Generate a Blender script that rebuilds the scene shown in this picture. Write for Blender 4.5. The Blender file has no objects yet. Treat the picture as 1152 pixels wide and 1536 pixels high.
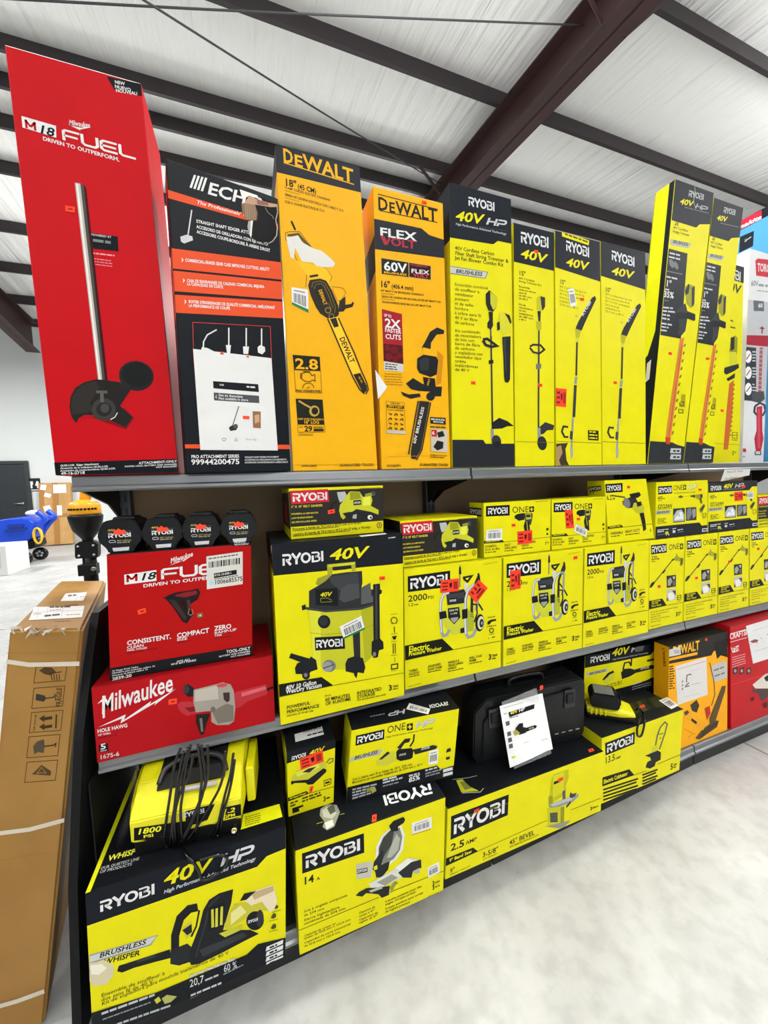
import bpy, bmesh, math, random
from mathutils import Vector, Matrix
random.seed(7)
SC = bpy.context.scene
COL = SC.collection

# ------------------------------------------------------------------ camera, world, lamps, exposure
FPX = 558.728                      # focal length in pixels of the 1152 x 1536 frame
CAM = Vector((0.4386, -1.2001, 1.4428))
YAW, PITCH, ROLL = 0.345504, -0.071239, -0.035337


def cam_axes():
    cy, sy = math.cos(YAW), math.sin(YAW)
    cp, sp = math.cos(PITCH), math.sin(PITCH)
    f = Vector((sy * cp, cy * cp, sp))
    r = Vector((cy, -sy, 0))
    u = r.cross(f)
    c, s = math.cos(ROLL), math.sin(ROLL)
    return c * r + s * u, -s * r + c * u, f


AR, AU, AF = cam_axes()
cd = bpy.data.cameras.new('camera')
cam = bpy.data.objects.new('camera', cd)
COL.objects.link(cam)
cd.sensor_width = 36.0
cd.lens = FPX / 1536 * 36.0
cd.clip_start = 0.02
cam.matrix_world = Matrix(((AR.x, AU.x, -AF.x, CAM.x), (AR.y, AU.y, -AF.y, CAM.y), (AR.z, AU.z, -AF.z, CAM.z), (0, 0, 0, 1)))
SC.camera = cam

SC.view_settings.view_transform = 'Standard'
SC.view_settings.look = 'None'
SC.view_settings.gamma = 1.0
SC.view_settings.use_curve_mapping = False
SC.view_settings.exposure = 0.0

w = bpy.data.worlds.new('world')
SC.world = w
w.use_nodes = True
w.node_tree.nodes['Background'].inputs[0].default_value = (0.97, 0.99, 1.0, 1)
w.node_tree.nodes['Background'].inputs[1].default_value = 0.2


def high_bay_with_fill(x, y, z, power, up):
    """warehouse lamp shining down, plus an added upward fill for the roof"""
    for down, pw_, sz in ((True, power, 0.6), (False, up, 1.6)):
        ld = bpy.data.lights.new('high_bay_lamp', 'AREA')
        ld.shape = 'DISK'
        ld.size = sz
        ld.energy = pw_
        ld.color = (1.0, 0.99, 0.975)
        o = bpy.data.objects.new('high_bay_lamp', ld)
        o.location = (x, y, z if down else z - 0.6)
        if not down:  # unseen upward disk, added to brighten the ceiling
            o.rotation_euler = (math.pi, 0, 0)
        COL.objects.link(o)


for hx in (-4.0, 2.2, 8.4):
    high_bay_with_fill(hx, 0.3, 5.4, 215, 130 if hx > 5 else 70)
for hx in (-4.0, 1.6, 7.5):
    high_bay_with_fill(hx, -4.2, 4.7, 55, 300 if hx > 5 else 200)
for hx in (-7.0, -1.5, 4.0):
    high_bay_with_fill(hx, 8.0, 5.4, 380, 60)


# added fill light behind the camera, brightening the front faces
ld = bpy.data.lights.new('roll_up_door_daylight', 'AREA')
ld.shape = 'RECTANGLE'
ld.size, ld.size_y = 6.0, 3.8
ld.energy = 150
ld.color = (0.97, 0.99, 1.0)
o = bpy.data.objects.new('roll_up_door_daylight', ld)
o.location = (2.0, -8.6, 2.3)
o.rotation_euler = (math.radians(90), 0, 0)
COL.objects.link(o)


# ------------------------------------------------------------------ pixels to points
def ray(px, py):
    return AF + AR * ((px - 576) / FPX) - AU * ((py - 768) / FPX)


def project(P):
    q = Vector(P) - CAM
    d = q.dot(AF)
    return (576 + FPX * q.dot(AR) / d, 768 - FPX * q.dot(AU) / d)


def at(px, py, Y):
    d = ray(px, py)
    return CAM + d * ((Y - CAM.y) / d.y)


def atz(px, py, Z):
    d = ray(px, py)
    return CAM + d * ((Z - CAM.z) / d.z)


def atx(px, py, X):
    d = ray(px, py)
    return CAM + d * ((X - CAM.x) / d.x)


# ------------------------------------------------------------------ materials
def lin(h):
    h = h.lstrip('#')
    if len(h) == 3:
        h = ''.join(x * 2 for x in h)
    c = [int(h[i:i + 2], 16) / 255 for i in (0, 2, 4)]
    return tuple(x / 12.92 if x <= 0.04045 else ((x + 0.055) / 1.055) ** 2.4 for x in c) + (1,)


MATS = {}


def mat(hexc, rough=0.42, metal=0.0, var=0.06, bump=0.05, scale=14.0, emit=0.0, coat=0.0, name=None, trans=0.0, spec=0.5):
    key = (hexc, rough, metal, var, bump, scale, emit, coat, trans, spec)
    if key in MATS:
        return MATS[key]
    m = bpy.data.materials.new(name or 'surface_' + hexc.lstrip('#'))
    m.use_nodes = True
    nt = m.node_tree
    b = nt.nodes['Principled BSDF']
    b.inputs['Roughness'].default_value = rough
    b.inputs['Metallic'].default_value = metal
    b.inputs['Specular IOR Level'].default_value = spec
    c = lin(hexc)
    b.inputs['Base Color'].default_value = c
    if coat:
        b.inputs['Coat Weight'].default_value = coat
        b.inputs['Coat Roughness'].default_value = 0.12
    if trans:
        b.inputs['Transmission Weight'].default_value = trans
    if emit:
        b.inputs['Emission Color'].default_value = c
        b.inputs['Emission Strength'].default_value = emit
    if var or bump:
        tc = nt.nodes.new('ShaderNodeTexCoord')
        nz = nt.nodes.new('ShaderNodeTexNoise')
        nz.inputs['Scale'].default_value = scale
        nz.inputs['Detail'].default_value = 4
        nt.links.new(tc.outputs['Object'], nz.inputs['Vector'])
        if var:
            rp = nt.nodes.new('ShaderNodeMapRange')
            rp.inputs['To Min'].default_value = 1 - var
            rp.inputs['To Max'].default_value = 1 + var
            nt.links.new(nz.outputs['Fac'], rp.inputs['Value'])
            mx = nt.nodes.new('ShaderNodeVectorMath')
            mx.operation = 'SCALE'
            mx.inputs[0].default_value = c[:3]
            nt.links.new(rp.outputs['Result'], mx.inputs['Scale'])
            nt.links.new(mx.outputs['Vector'], b.inputs['Base Color'])
        if bump:
            bp = nt.nodes.new('ShaderNodeBump')
            bp.inputs['Strength'].default_value = bump
            bp.inputs['Distance'].default_value = 0.02
            nt.links.new(nz.outputs['Fac'], bp.inputs['Height'])
            nt.links.new(bp.outputs['Normal'], b.inputs['Normal'])
    MATS[key] = m
    return m


RY, DK, WH, DY, RD, EO = '#dad30c', '#11151b', '#dcdcdb', '#e6aa0e', '#ba0e18', '#d84e26'
GY, LG, TN, GN, OS, BK = '#7d8184', '#c4c8ca', '#b9986c', '#1c7a3a', '#f4492c', '#0b0c0e'
INK = '#1c1f16'


# ------------------------------------------------------------------ glyphs (Blender's own built-in font)
CHARS = "ABCDEFGHIJKLMNOPQRSTUVWXYZabcdefghijklmnopqrstuvwxyz0123456789.,:;'\"/-+&()%<>*éàèÀÉóúîôáçí°!?"
GLY = {}
BOLD = {'r': 0.0, 'b': 0.016, 'x': 0.024}


def build_glyphs():
    tmp = []
    for st, off in BOLD.items():
        for ch in CHARS:
            for body in (ch, ch + '|'):
                cu = bpy.data.curves.new('glyph', 'FONT')
                cu.body = body
                cu.size = 1.0
                cu.offset = off
                cu.resolution_u = 2
                o = bpy.data.objects.new('glyph', cu)
                COL.objects.link(o)
                tmp.append((st, ch, body, o))
    dg = bpy.context.evaluated_depsgraph_get()
    dg.update()
    ext = {}
    for st, ch, body, o in tmp:
        me = bpy.data.meshes.new_from_object(o.evaluated_get(dg))
        vs = [(v.co.x, v.co.y) for v in me.vertices]
        if len(body) == 1:
            GLY[st, ch] = [vs, [tuple(p.vertices) for p in me.polygons], 0]
        else:
            ext[st, ch] = max(v[0] for v in vs) if vs else 0
        bpy.data.meshes.remove(me)
    for st in BOLD:
        base = bpy.data.curves.new('glyph', 'FONT')
        base.body = '|'
        base.offset = BOLD[st]
        o = bpy.data.objects.new('glyph', base)
        COL.objects.link(o)
        dg = bpy.context.evaluated_depsgraph_get()
        dg.update()
        me = bpy.data.meshes.new_from_object(o.evaluated_get(dg))
        bx = max(v.co.x for v in me.vertices)
        bpy.data.meshes.remove(me)
        tmp.append((st, '', '', o))
        for ch in CHARS:
            GLY[st, ch][2] = ext[st, ch] - bx
    for t in tmp:
        cu = t[3].data
        bpy.data.objects.remove(t[3])
        bpy.data.curves.remove(cu)


build_glyphs()
CAPH = max(v[1] for v in GLY['r', 'H'][0])


# ------------------------------------------------------------------ flat drawing on a face
def homography(src, dst):
    A = []
    for (x, y), (u, v) in zip(src, dst):
        A.append([x, y, 1, 0, 0, 0, -u * x, -u * y, u])
        A.append([0, 0, 0, x, y, 1, -v * x, -v * y, v])
    n = 8
    for i in range(n):
        pv = max(range(i, n), key=lambda r: abs(A[r][i]))
        A[i], A[pv] = A[pv], A[i]
        d = A[i][i]
        A[i] = [a / d for a in A[i]]
        for r in range(n):
            if r != i and A[r][i]:
                f = A[r][i]
                A[r] = [a - f * b for a, b in zip(A[r], A[i])]
    h = [A[i][8] for i in range(n)] + [1]
    return lambda x, y: ((h[0] * x + h[1] * y + h[2]) / (h[6] * x + h[7] * y + h[8]), (h[3] * x + h[4] * y + h[5]) / (h[6] * x + h[7] * y + h[8]))


def clip_unit(pl, lo=0.001, hi=0.999):
    for ax in (0, 1):
        for lim, sg in ((lo, 1), (hi, -1)):
            if all((p[ax] - lim) * sg >= 0 for p in pl):
                continue
            out = []
            for i, p in enumerate(pl):
                q = pl[i - 1]
                a, b = (q[ax] - lim) * sg, (p[ax] - lim) * sg
                if (a < 0) != (b < 0):
                    t = a / (a - b)
                    out.append((q[0] + (p[0] - q[0]) * t, q[1] + (p[1] - q[1]) * t))
                if b >= 0:
                    out.append(p)
            pl = out
    return pl


UNIT = [(0, 0), (1, 0), (1, 1), (0, 1)]


def wide_stroke(pts, wd, closed=False):
    """outline quads of a mitred polyline of width wd"""
    n = len(pts)
    L, R_ = [], []
    for i in range(n):
        if closed:
            a, b, c = pts[i - 1], pts[i], pts[(i + 1) % n]
        else:
            a, b, c = pts[max(i - 1, 0)], pts[i], pts[min(i + 1, n - 1)]
        d1 = Vector((b[0] - a[0], b[1] - a[1]))
        d2 = Vector((c[0] - b[0], c[1] - b[1]))
        if d1.length < 1e-9:
            d1 = d2
        if d2.length < 1e-9:
            d2 = d1
        d1 = d1.normalized()
        d2 = d2.normalized()
        n1 = Vector((-d1.y, d1.x))
        n2 = Vector((-d2.y, d2.x))
        m = n1 + n2
        if m.length < 0.35:
            m = n1
        m = m.normalized()
        k = wd / 2 / max(0.45, m.dot(n1))
        L.append((b[0] + m.x * k, b[1] + m.y * k))
        R_.append((b[0] - m.x * k, b[1] - m.y * k))
    q = []
    for i in range(n if closed else n - 1):
        j = (i + 1) % n
        q.append([L[i], L[j], R_[j], R_[i]])
    return q


def arc(cx, cy, rx, ry, a0, a1, n=8):
    return [(cx + rx * math.cos(math.radians(a0 + (a1 - a0) * i / n)), cy + ry * math.sin(math.radians(a0 + (a1 - a0) * i / n))) for i in range(n + 1)]


# bold maker-style lettering as strokes: char -> (advance, [(points, width, closed)])
LOGO = {
    'R': (0.86, [([(0.0, 0.9), (0.52, 0.9)] + arc(0.52, 0.67, 0.2, 0.23, 90, -90, 6) + [(0.3, 0.44)], 0.2, False), ([(0.1, 0.62), (0.1, 0.0)], 0.2, False), ([(0.4, 0.42), (0.74, 0.0)], 0.22, False)]),
    'Y': (0.80, [([(0.02, 1.0), (0.4, 0.46)], 0.22, False), ([(0.78, 1.0), (0.4, 0.46), (0.4, 0.0)], 0.22, False)]),
    'O': (0.98, [(arc(0.46, 0.5, 0.36, 0.4, 0, 337.5, 15), 0.2, True)]),
    'B': (0.84, [([(0.0, 0.91), (0.48, 0.91)] + arc(0.48, 0.73, 0.18, 0.18, 90, -90, 5) + [(0.3, 0.55)], 0.16, False), ([(0.3, 0.51), (0.52, 0.51)] + arc(0.52, 0.295, 0.2, 0.215, 90, -90, 5) + [(0.1, 0.08)], 0.16, False), ([(0.1, 0.0), (0.1, 0.64)], 0.19, False)]),
    'I': (0.24, [([(0.12, 0.0), (0.12, 1.0)], 0.2, False)]),
    'F': (1.12, [([(1.08, 0.91), (0.22, 0.91), (0.1, 0.8), (0.1, 0.0)], 0.18, False), ([(0.12, 0.45), (0.95, 0.45)], 0.17, False)]),
    'U': (1.14, [([(0.1, 1.0), (0.1, 0.25), (0.25, 0.09), (0.85, 0.09), (1.0, 0.25), (1.0, 1.0)], 0.18, False)]),
    'E': (1.12, [([(1.04, 0.91), (0.25, 0.91), (0.1, 0.78), (0.1, 0.22), (0.25, 0.09), (1.04, 0.09)], 0.18, False), ([(0.12, 0.5), (0.98, 0.5)], 0.17, False)]),
    'M': (1.15, [([(0.12, 0.0), (0.12, 1.0)], 0.24, False), ([(0.95, 0.0), (0.95, 1.0)], 0.24, False), ([(0.06, 1.0), (0.535, 0.3)], 0.24, False), ([(1.01, 1.0), (0.535, 0.3)], 0.24, False)]),
    'L': (1.0, [([(0.1, 1.0), (0.1, 0.22), (0.25, 0.09), (1.0, 0.09)], 0.18, False)]),
    'H': (1.15, [([(0.12, 0.0), (0.12, 1.0)], 0.24, False), ([(0.95, 0.0), (0.95, 1.0)], 0.24, False), ([(0.12, 0.5), (0.95, 0.5)], 0.22, False)]),
    'P': (1.0, [([(0.0, 0.89), (0.7, 0.89)] + arc(0.7, 0.64, 0.22, 0.25, 90, -90, 5) + [(0.12, 0.39)], 0.22, False), ([(0.12, 0.5), (0.12, 0.0)], 0.24, False)]),
}


class Face:
    """a flat face of an object that can be drawn on; drawing is given in crop pixels of the photograph"""

    def __init__(s, own, C, n, quad):
        s.own, s.C, s.n = own, [Vector(c) for c in C], Vector(n).normalized()
        s.quad = quad
        s.lay = 0.00012
        s.view(0, 0, 1)
        s.use(quad)

    def use(s, quad):
        s.H = homography(quad, UNIT)
        dx = (quad[0][0] - quad[3][0] + quad[1][0] - quad[2][0]) / 2
        dy = (quad[0][1] - quad[3][1] + quad[1][1] - quad[2][1]) / 2
        s.up = (dx / abs(dy), dy / abs(dy)) if abs(dy) > 1e-6 else (0, -1)
        return s

    def view(s, x0, y0, k):
        s.vx, s.vy, s.k = x0, y0, k
        return s

    def uv(s, x, y):
        return s.H(s.vx + x / s.k, s.vy + y / s.k)

    def p3(s, u, v, off):
        a, b, c, d = s.C
        return (a * (1 - u) + b * u) * (1 - v) + (d * (1 - u) + c * u) * v + s.n * off

    def raw(s, col, polys_uv, step=True):
        mi = s.own.mi(col)
        bm = s.own.bm
        for pl in polys_uv:
            pl = clip_unit(pl)
            if len(pl) < 3:
                continue
            vs = [bm.verts.new(s.p3(u, v, s.lay)) for u, v in pl]
            try:
                f = bm.faces.new(vs)
            except ValueError:
                continue
            f.material_index = mi
            f.normal_update()
            if f.normal.dot(s.n) < 0:
                f.normal_flip()
        if step:
            s.lay += 0.00003

    def U(s, col, pts):
        s.raw(col, [pts])

    def P(s, col, *polys):
        s.raw(col, [[s.uv(*p) for p in pl] for pl in polys])

    def S(s, col, wd, *lines, closed=False):
        q = []
        for l in lines:
            q += wide_stroke(l, wd, closed)
        s.raw(col, [[s.uv(*p) for p in pl] for pl in q])

    def E(s, col, cx, cy, rx, ry=None, rot=0, n=18):
        ry = ry or rx
        c, si = math.cos(math.radians(rot)), math.sin(math.radians(rot))
        s.P(col, [(cx + rx * math.cos(t) * c - ry * math.sin(t) * si, cy + rx * math.cos(t) * si + ry * math.sin(t) * c) for t in (2 * math.pi * i / n for i in range(n))])

    def ring(s, col, wd, cx, cy, rx, ry=None, n=16):
        ry = ry or rx
        s.S(col, wd, [(cx + rx * math.cos(2 * math.pi * i / n), cy + ry * math.sin(2 * math.pi * i / n)) for i in range(n)], closed=True)

    def T(s, col, text, x0, y0, x1, y1, h, st='r', rot=False, sh=0.0, h1=None):
        """text whose baseline runs from (x0, y0) to (x1, y1) with cap height h"""
        if 'i' in st:
            sh = sh or 0.22
            st = st.replace('i', '') or 'r'
        tot = 0
        lay = []
        for ch in text:
            if ch == ' ':
                tot += 0.3
                continue
            g = GLY.get((st, ch))
            if not g:
                continue
            lay.append((tot, g))
            tot += g[2]
        if not lay:
            return
        L = math.hypot(x1 - x0, y1 - y0)
        up = ((y1 - y0) / L, -(x1 - x0) / L) if rot else s.up
        h1 = h1 or h
        mi = s.own.mi(col)
        bm = s.own.bm
        for ox, g in lay:
            vs = []
            for gx, gy in g[0]:
                t = (ox + gx + sh * gy) / tot
                hh = (h + (h1 - h) * t) * gy / CAPH
                u, v = s.uv(x0 + (x1 - x0) * t + up[0] * hh, y0 + (y1 - y0) * t + up[1] * hh)
                vs.append(bm.verts.new(s.p3(u, v, s.lay)))
            for fc in g[1]:
                try:
                    f = bm.faces.new([vs[i] for i in fc])
                    f.material_index = mi
                    f.normal_update()
                    if f.normal.dot(s.n) < 0:
                        f.normal_flip()
                except ValueError:
                    pass
        s.lay += 0.00003

    def logo(s, col, text, x0, y0, x1, y1, h, sh=0.0, h1=None, fat=1.0):
        tot = sum(LOGO[c][0] for c in text)
        h1 = h1 or h
        ox = 0
        q = []
        for ch in text:
            adv, strokes = LOGO[ch]
            for pts, wd, cl in strokes:
                for pl in wide_stroke(pts, wd * fat, cl):
                    o = []
                    for gx, gy in pl:
                        t = (ox + gx + sh * gy) / tot
                        hh = (h + (h1 - h) * t) * gy
                        o.append(s.uv(x0 + (x1 - x0) * t + s.up[0] * hh, y0 + (y1 - y0) * t + s.up[1] * hh))
                    q.append(o)
            ox += adv
        s.raw(col, q)

    def G(s, col, x0, y0, x1, y1, h, fill=1.0):
        """print too small to read: word-length dashes"""
        L = math.hypot(x1 - x0, y1 - y0)
        t = 0
        q = []
        rnd = random.Random(int(x0 * 7 + y0 * 13))
        while t < L * fill - h:
            w_ = min(rnd.uniform(1.5, 5) * h, L - t)
            a, b = t / L, (t + w_) / L
            q.append([(x0 + (x1 - x0) * a, y0 + (y1 - y0) * a - h), (x0 + (x1 - x0) * b, y0 + (y1 - y0) * b - h), (x0 + (x1 - x0) * b, y0 + (y1 - y0) * b), (x0 + (x1 - x0) * a, y0 + (y1 - y0) * a)])
            t += w_ + h * 0.6
        s.P(col, *q)

    def tag(s, pts, col=WH, bg=DK, sh=0.0, mx=0.09, my=0.2):
        """dark name plate TL TR BR BL with the maker's five letters in it"""
        s.P(bg, pts)
        (ax, ay), (bx, by), (cx, cy), (dx, dy) = pts

        def q(u, v):
            return ((ax * (1 - u) + bx * u) * (1 - v) + (dx * (1 - u) + cx * u) * v, (ay * (1 - u) + by * u) * (1 - v) + (dy * (1 - u) + cy * u) * v)
        a, b = q(mx, 1 - my), q(1 - mx, 1 - my)
        t0, t1 = q(mx, my), q(1 - mx, my)
        h0 = math.hypot(a[0] - t0[0], a[1] - t0[1])
        h1 = math.hypot(b[0] - t1[0], b[1] - t1[1])
        s.logo(col, 'RYOBI', a[0], a[1], b[0], b[1], h0, h1=h1)


class Shape:
    """one mesh object under construction"""

    def __init__(s):
        s.bm = bmesh.new()
        s.cols, s.mats = [], []
        s.kids = []

    def mi(s, col):
        if col not in s.cols:
            s.cols.append(col)
            s.mats.append(col if not isinstance(col, str) else mat(col, spec=0.1))
        return s.cols.index(col)


def put_props(o, label=None, cat=None, group=None, kind=None):
    if label:
        o['label'] = label
    if cat:
        o['category'] = cat
    if group:
        o['group'] = group
    if kind:
        o['kind'] = kind
    return o


def link(name, bm, mats, parent=None, origin=None, smooth=False):
    me = bpy.data.meshes.new(name)
    if origin is not None:
        bmesh.ops.translate(bm, vec=-Vector(origin), verts=bm.verts)
    bm.to_mesh(me)
    bm.free()
    for m in (mats if isinstance(mats, (list, tuple)) else [mats]):
        me.materials.append(m)
    if smooth:
        for p in me.polygons:
            p.use_smooth = True
    o = bpy.data.objects.new(name, me)
    COL.objects.link(o)
    if parent is not None:
        o.parent = parent
    elif origin is not None:
        o.location = origin
    return o


class Box(Shape):
    """printed carton: front face seen at photograph pixels `quad`, standing at depth Y"""

    def __init__(s, name, label, cat, quad, Y, depth, z0=None, ztop=None, group=None, yaw=0.0, body=RY, side=None, top=None, tilt=0.0):
        super().__init__()
        s.name, s.label, s.cat, s.group = name, label, cat, group
        if yaw or tilt:
            p0 = at(*quad[3], Y)
            n = Vector((math.sin(math.radians(yaw)), -math.cos(math.radians(yaw)), 0))
            n = Matrix.Rotation(math.radians(tilt), 3, Vector((0, 0, 1)).cross(n)) @ n
            F = []
            for px in quad:
                d = ray(*px)
                F.append(CAM + d * ((p0 - CAM).dot(n) / d.dot(n)))
        else:
            F = [at(*px, Y) for px in quad]
            n = Vector((0, -1, 0))
        if z0 is not None:
            F[2].z = F[3].z = z0
        if ztop is not None:
            F[0].z = F[1].z = ztop
        elif abs(F[0].z - F[1].z) < 0.045:
            F[0].z = F[1].z = (F[0].z + F[1].z) / 2
        for i in (0, 1):
            F[i].z -= 0.0006
        for i in (2, 3):
            F[i].z += 0.0008
        ui = (F[2] - F[3]).normalized() * 0.0012
        F = [F[0] + ui, F[1] - ui, F[2] - ui, F[3] + ui]
        back = Vector((-n.x, -n.y, 0)).normalized() * depth
        s.F, s.n, s.back = F, n, back
        K = [p + back for p in F]
        if tilt:
            for i in (2, 3):
                K[i].z = F[i].z
        s.K = K
        s.ztop = F[0].z
        v = [s.bm.verts.new(p) for p in F + K]
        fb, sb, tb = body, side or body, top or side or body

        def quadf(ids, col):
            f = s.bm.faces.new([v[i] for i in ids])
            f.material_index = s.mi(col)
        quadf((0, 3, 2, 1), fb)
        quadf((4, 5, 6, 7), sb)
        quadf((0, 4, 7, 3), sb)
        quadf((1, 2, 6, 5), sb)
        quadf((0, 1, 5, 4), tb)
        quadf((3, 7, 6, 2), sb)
        bmesh.ops.recalc_face_normals(s.bm, faces=s.bm.faces)
        rb = bmesh.ops.bevel(s.bm, geom=list(s.bm.edges), offset=0.0025, segments=2, affect='EDGES', profile=0.6, clamp_overlap=True)
        for bf in rb['faces']:
            if bf.calc_center_median().z > F[0].z - 0.0035 and top:
                bf.material_index = s.mi(tb)
        s.f = Face(s, F, n, quad)
        u = (F[1] - F[0]).normalized()
        s.faces = {}
        s.u = u

    def left(s):
        if 'L' not in s.faces:
            C = [s.K[0], s.F[0], s.F[3], s.K[3]]
            nn = (C[1] - C[0]).cross(C[3] - C[0])
            if nn.dot(s.u) > 0:
                nn = -nn
            s.faces['L'] = Face(s, C, nn, [project(c) for c in C])
        return s.faces['L']

    def right(s):
        if 'R' not in s.faces:
            C = [s.F[1], s.K[1], s.K[2], s.F[2]]
            nn = (C[1] - C[0]).cross(C[3] - C[0])
            if nn.dot(s.u) < 0:
                nn = -nn
            s.faces['R'] = Face(s, C, nn, [project(c) for c in C])
        return s.faces['R']

    def top(s):
        if 'T' not in s.faces:
            C = [s.K[0], s.K[1], s.F[1], s.F[0]]
            s.faces['T'] = Face(s, C, (0, 0, 1), [project(c) for c in C])
        return s.faces['T']

    def sticker(s, kind, pts, face=None, name=None, label=None, art=None):
        """a label stuck on the carton: a part of its own. pts = TL TR BR BL in the face's crop pixels"""
        f = face or s.f
        k = Shape()
        uv = [f.uv(*p) for p in pts]
        off = f.lay + 0.0004
        C = [f.p3(u, v, off) for u, v in uv]
        B = [f.p3(u, v, 0.00005) for u, v in uv]
        base = {'o': OS, 'r': '#e8402a', 'bc': WH, 'bg': WH, 'w': WH}[kind]
        a = [k.bm.verts.new(p) for p in C]
        b = [k.bm.verts.new(p) for p in B]
        m = k.mi(base)
        for ids in [a] + [[a[i], b[i], b[(i + 1) % 4], a[(i + 1) % 4]] for i in range(4)]:
            k.bm.faces.new(ids).material_index = m
        bmesh.ops.recalc_face_normals(k.bm, faces=k.bm.faces)
        g = Face(k, C, f.n, [(f.vx + p[0] / f.k, f.vy + p[1] / f.k) for p in pts])
        rnd = random.Random(len(s.kids) * 17 + len(s.name))
        if kind == 'r':
            for v0 in (0.18, 0.45, 0.72):
                g.U('#7c1a10', [(0.08, v0), (0.38, v0), (0.38, v0 + 0.12), (0.08, v0 + 0.12)])
            g.U('#3a1210', [(0.45, 0.3), (0.62, 0.25), (0.6, 0.6), (0.5, 0.7)])
            g.U('#9c2417', [(0.7, 0.2), (0.92, 0.2), (0.92, 0.8), (0.7, 0.8)])
        elif kind == 'o':
            g.U('#8a2412', [(0.3, 0.35), (0.75, 0.35), (0.75, 0.65), (0.3, 0.65)])
        elif kind in ('bc', 'bg'):
            v0, v1 = (0.3, 0.8)
            x = 0.12
            while x < 0.86:
                wd = rnd.choice((0.015, 0.02, 0.035))
                g.raw('#17181a', [[(x, v0), (x + wd, v0), (x + wd, v1), (x, v1)]], step=False)
                x += wd + rnd.choice((0.015, 0.025, 0.03))
            g.lay += 0.00003
            g.U('#8b8d8f', [(0.15, 0.12), (0.8, 0.12), (0.8, 0.19), (0.15, 0.19)])
            if kind == 'bg':
                g.U(GN, [(0, 0.86), (1, 0.86), (1, 1), (0, 1)])
        if art:
            g.view(f.vx, f.vy, f.k)
            art(g)
        nm = name or {'o': 'price_sticker', 'r': 'clearance_tag', 'bc': 'barcode_label', 'bg': 'barcode_label', 'w': 'paper_label'}[kind]
        lb = label or {'o': 'small orange price sticker', 'r': 'red clearance tag', 'bc': 'white barcode label', 'bg': 'white barcode label with a green edge', 'w': 'white paper label'}[kind]
        s.kids.append((nm, lb, k))
        return g

    def done(s):
        P = (s.F[2] + s.F[3] + s.K[2] + s.K[3]) / 4
        o = link(s.name, s.bm, s.mats, origin=P)
        put_props(o, s.label, s.cat, s.group)
        for nm, lb, k in s.kids:
            bmesh.ops.translate(k.bm, vec=-P, verts=k.bm.verts)
            c = link(nm, k.bm, k.mats, parent=o)
            c['label'] = lb
        s.obj = o
        return o


# ------------------------------------------------------------------ solid building helpers (each returns into a bmesh)
def add_box(bm, x0, x1, y0, y1, z0, z1, M=None, mi=0, bev=0.0):
    r = bmesh.ops.create_cube(bm, size=1.0)
    vs = r['verts']
    for v in vs:
        v.co = Vector((x0 + (v.co.x + 0.5) * (x1 - x0), y0 + (v.co.y + 0.5) * (y1 - y0), z0 + (v.co.z + 0.5) * (z1 - z0)))
    fs = list({f for v in vs for f in v.link_faces})
    if bev:
        r2 = bmesh.ops.bevel(bm, geom=list({e for f in fs for e in f.edges}), offset=bev, segments=2, affect='EDGES', profile=0.5)
        vs = list({v for f in r2['faces'] for v in f.verts} | {v for v in vs if v.is_valid})
        fs = list({f for v in vs for f in v.link_faces})
    for f in fs:
        f.material_index = mi
    if M is not None:
        bmesh.ops.transform(bm, matrix=M, verts=vs)
    return vs


def add_prism(bm, outline, axis, a, b, mi=0, M=None):
    """outline 2D points extruded along axis 'x','y','z' from a to b"""
    def P(p, t):
        return {'x': (t, p[0], p[1]), 'y': (p[0], t, p[1]), 'z': (p[0], p[1], t)}[axis]
    A = [bm.verts.new(P(p, a)) for p in outline]
    B = [bm.verts.new(P(p, b)) for p in outline]
    n = len(outline)
    fs = [bm.faces.new(A), bm.faces.new(B[::-1])]
    for i in range(n):
        fs.append(bm.faces.new((A[i], B[i], B[(i + 1) % n], A[(i + 1) % n])))
    bmesh.ops.recalc_face_normals(bm, faces=fs)
    for f in fs:
        f.material_index = mi
    if M is not None:
        bmesh.ops.transform(bm, matrix=M, verts=A + B)
    return A + B


def add_tube(bm, pts, r, seg=10, mi=0, caps=True, taper=None):
    pts = [Vector(p) for p in pts]
    rings = []
    ref = None
    for i, p in enumerate(pts):
        t = (pts[min(i + 1, len(pts) - 1)] - pts[max(i - 1, 0)]).normalized()
        if ref is None:
            ref = t.orthogonal().normalized()
        ref = (ref - t * ref.dot(t)).normalized()
        bn = t.cross(ref)
        rr = taper[i] if taper else r
        rings.append([bm.verts.new(p + ref * rr * math.cos(2 * math.pi * k / seg) + bn * rr * math.sin(2 * math.pi * k / seg)) for k in range(seg)])
    fs = []
    for a, b in zip(rings, rings[1:]):
        for k in range(seg):
            fs.append(bm.faces.new((a[k], a[(k + 1) % seg], b[(k + 1) % seg], b[k])))
    if caps:
        fs.append(bm.faces.new(rings[0][::-1]))
        fs.append(bm.faces.new(rings[-1]))
    for f in fs:
        f.material_index = mi
        f.smooth = True
    bmesh.ops.recalc_face_normals(bm, faces=fs)
    return rings


def add_lathe(bm, prof, cx, cy, seg=24, mi=0, M=None):
    rings = []
    for r, z in prof:
        rings.append([bm.verts.new((cx + r * math.cos(2 * math.pi * k / seg), cy + r * math.sin(2 * math.pi * k / seg), z)) for k in range(seg)])
    fs = []
    for a, b in zip(rings, rings[1:]):
        for k in range(seg):
            fs.append(bm.faces.new((a[k], a[(k + 1) % seg], b[(k + 1) % seg], b[k])))
    fs.append(bm.faces.new(rings[0][::-1]))
    fs.append(bm.faces.new(rings[-1]))
    for f in fs:
        f.material_index = mi
        f.smooth = True
    bmesh.ops.recalc_face_normals(bm, faces=fs)
    if M is not None:
        bmesh.ops.transform(bm, matrix=M, verts=[v for r in rings for v in r])


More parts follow.
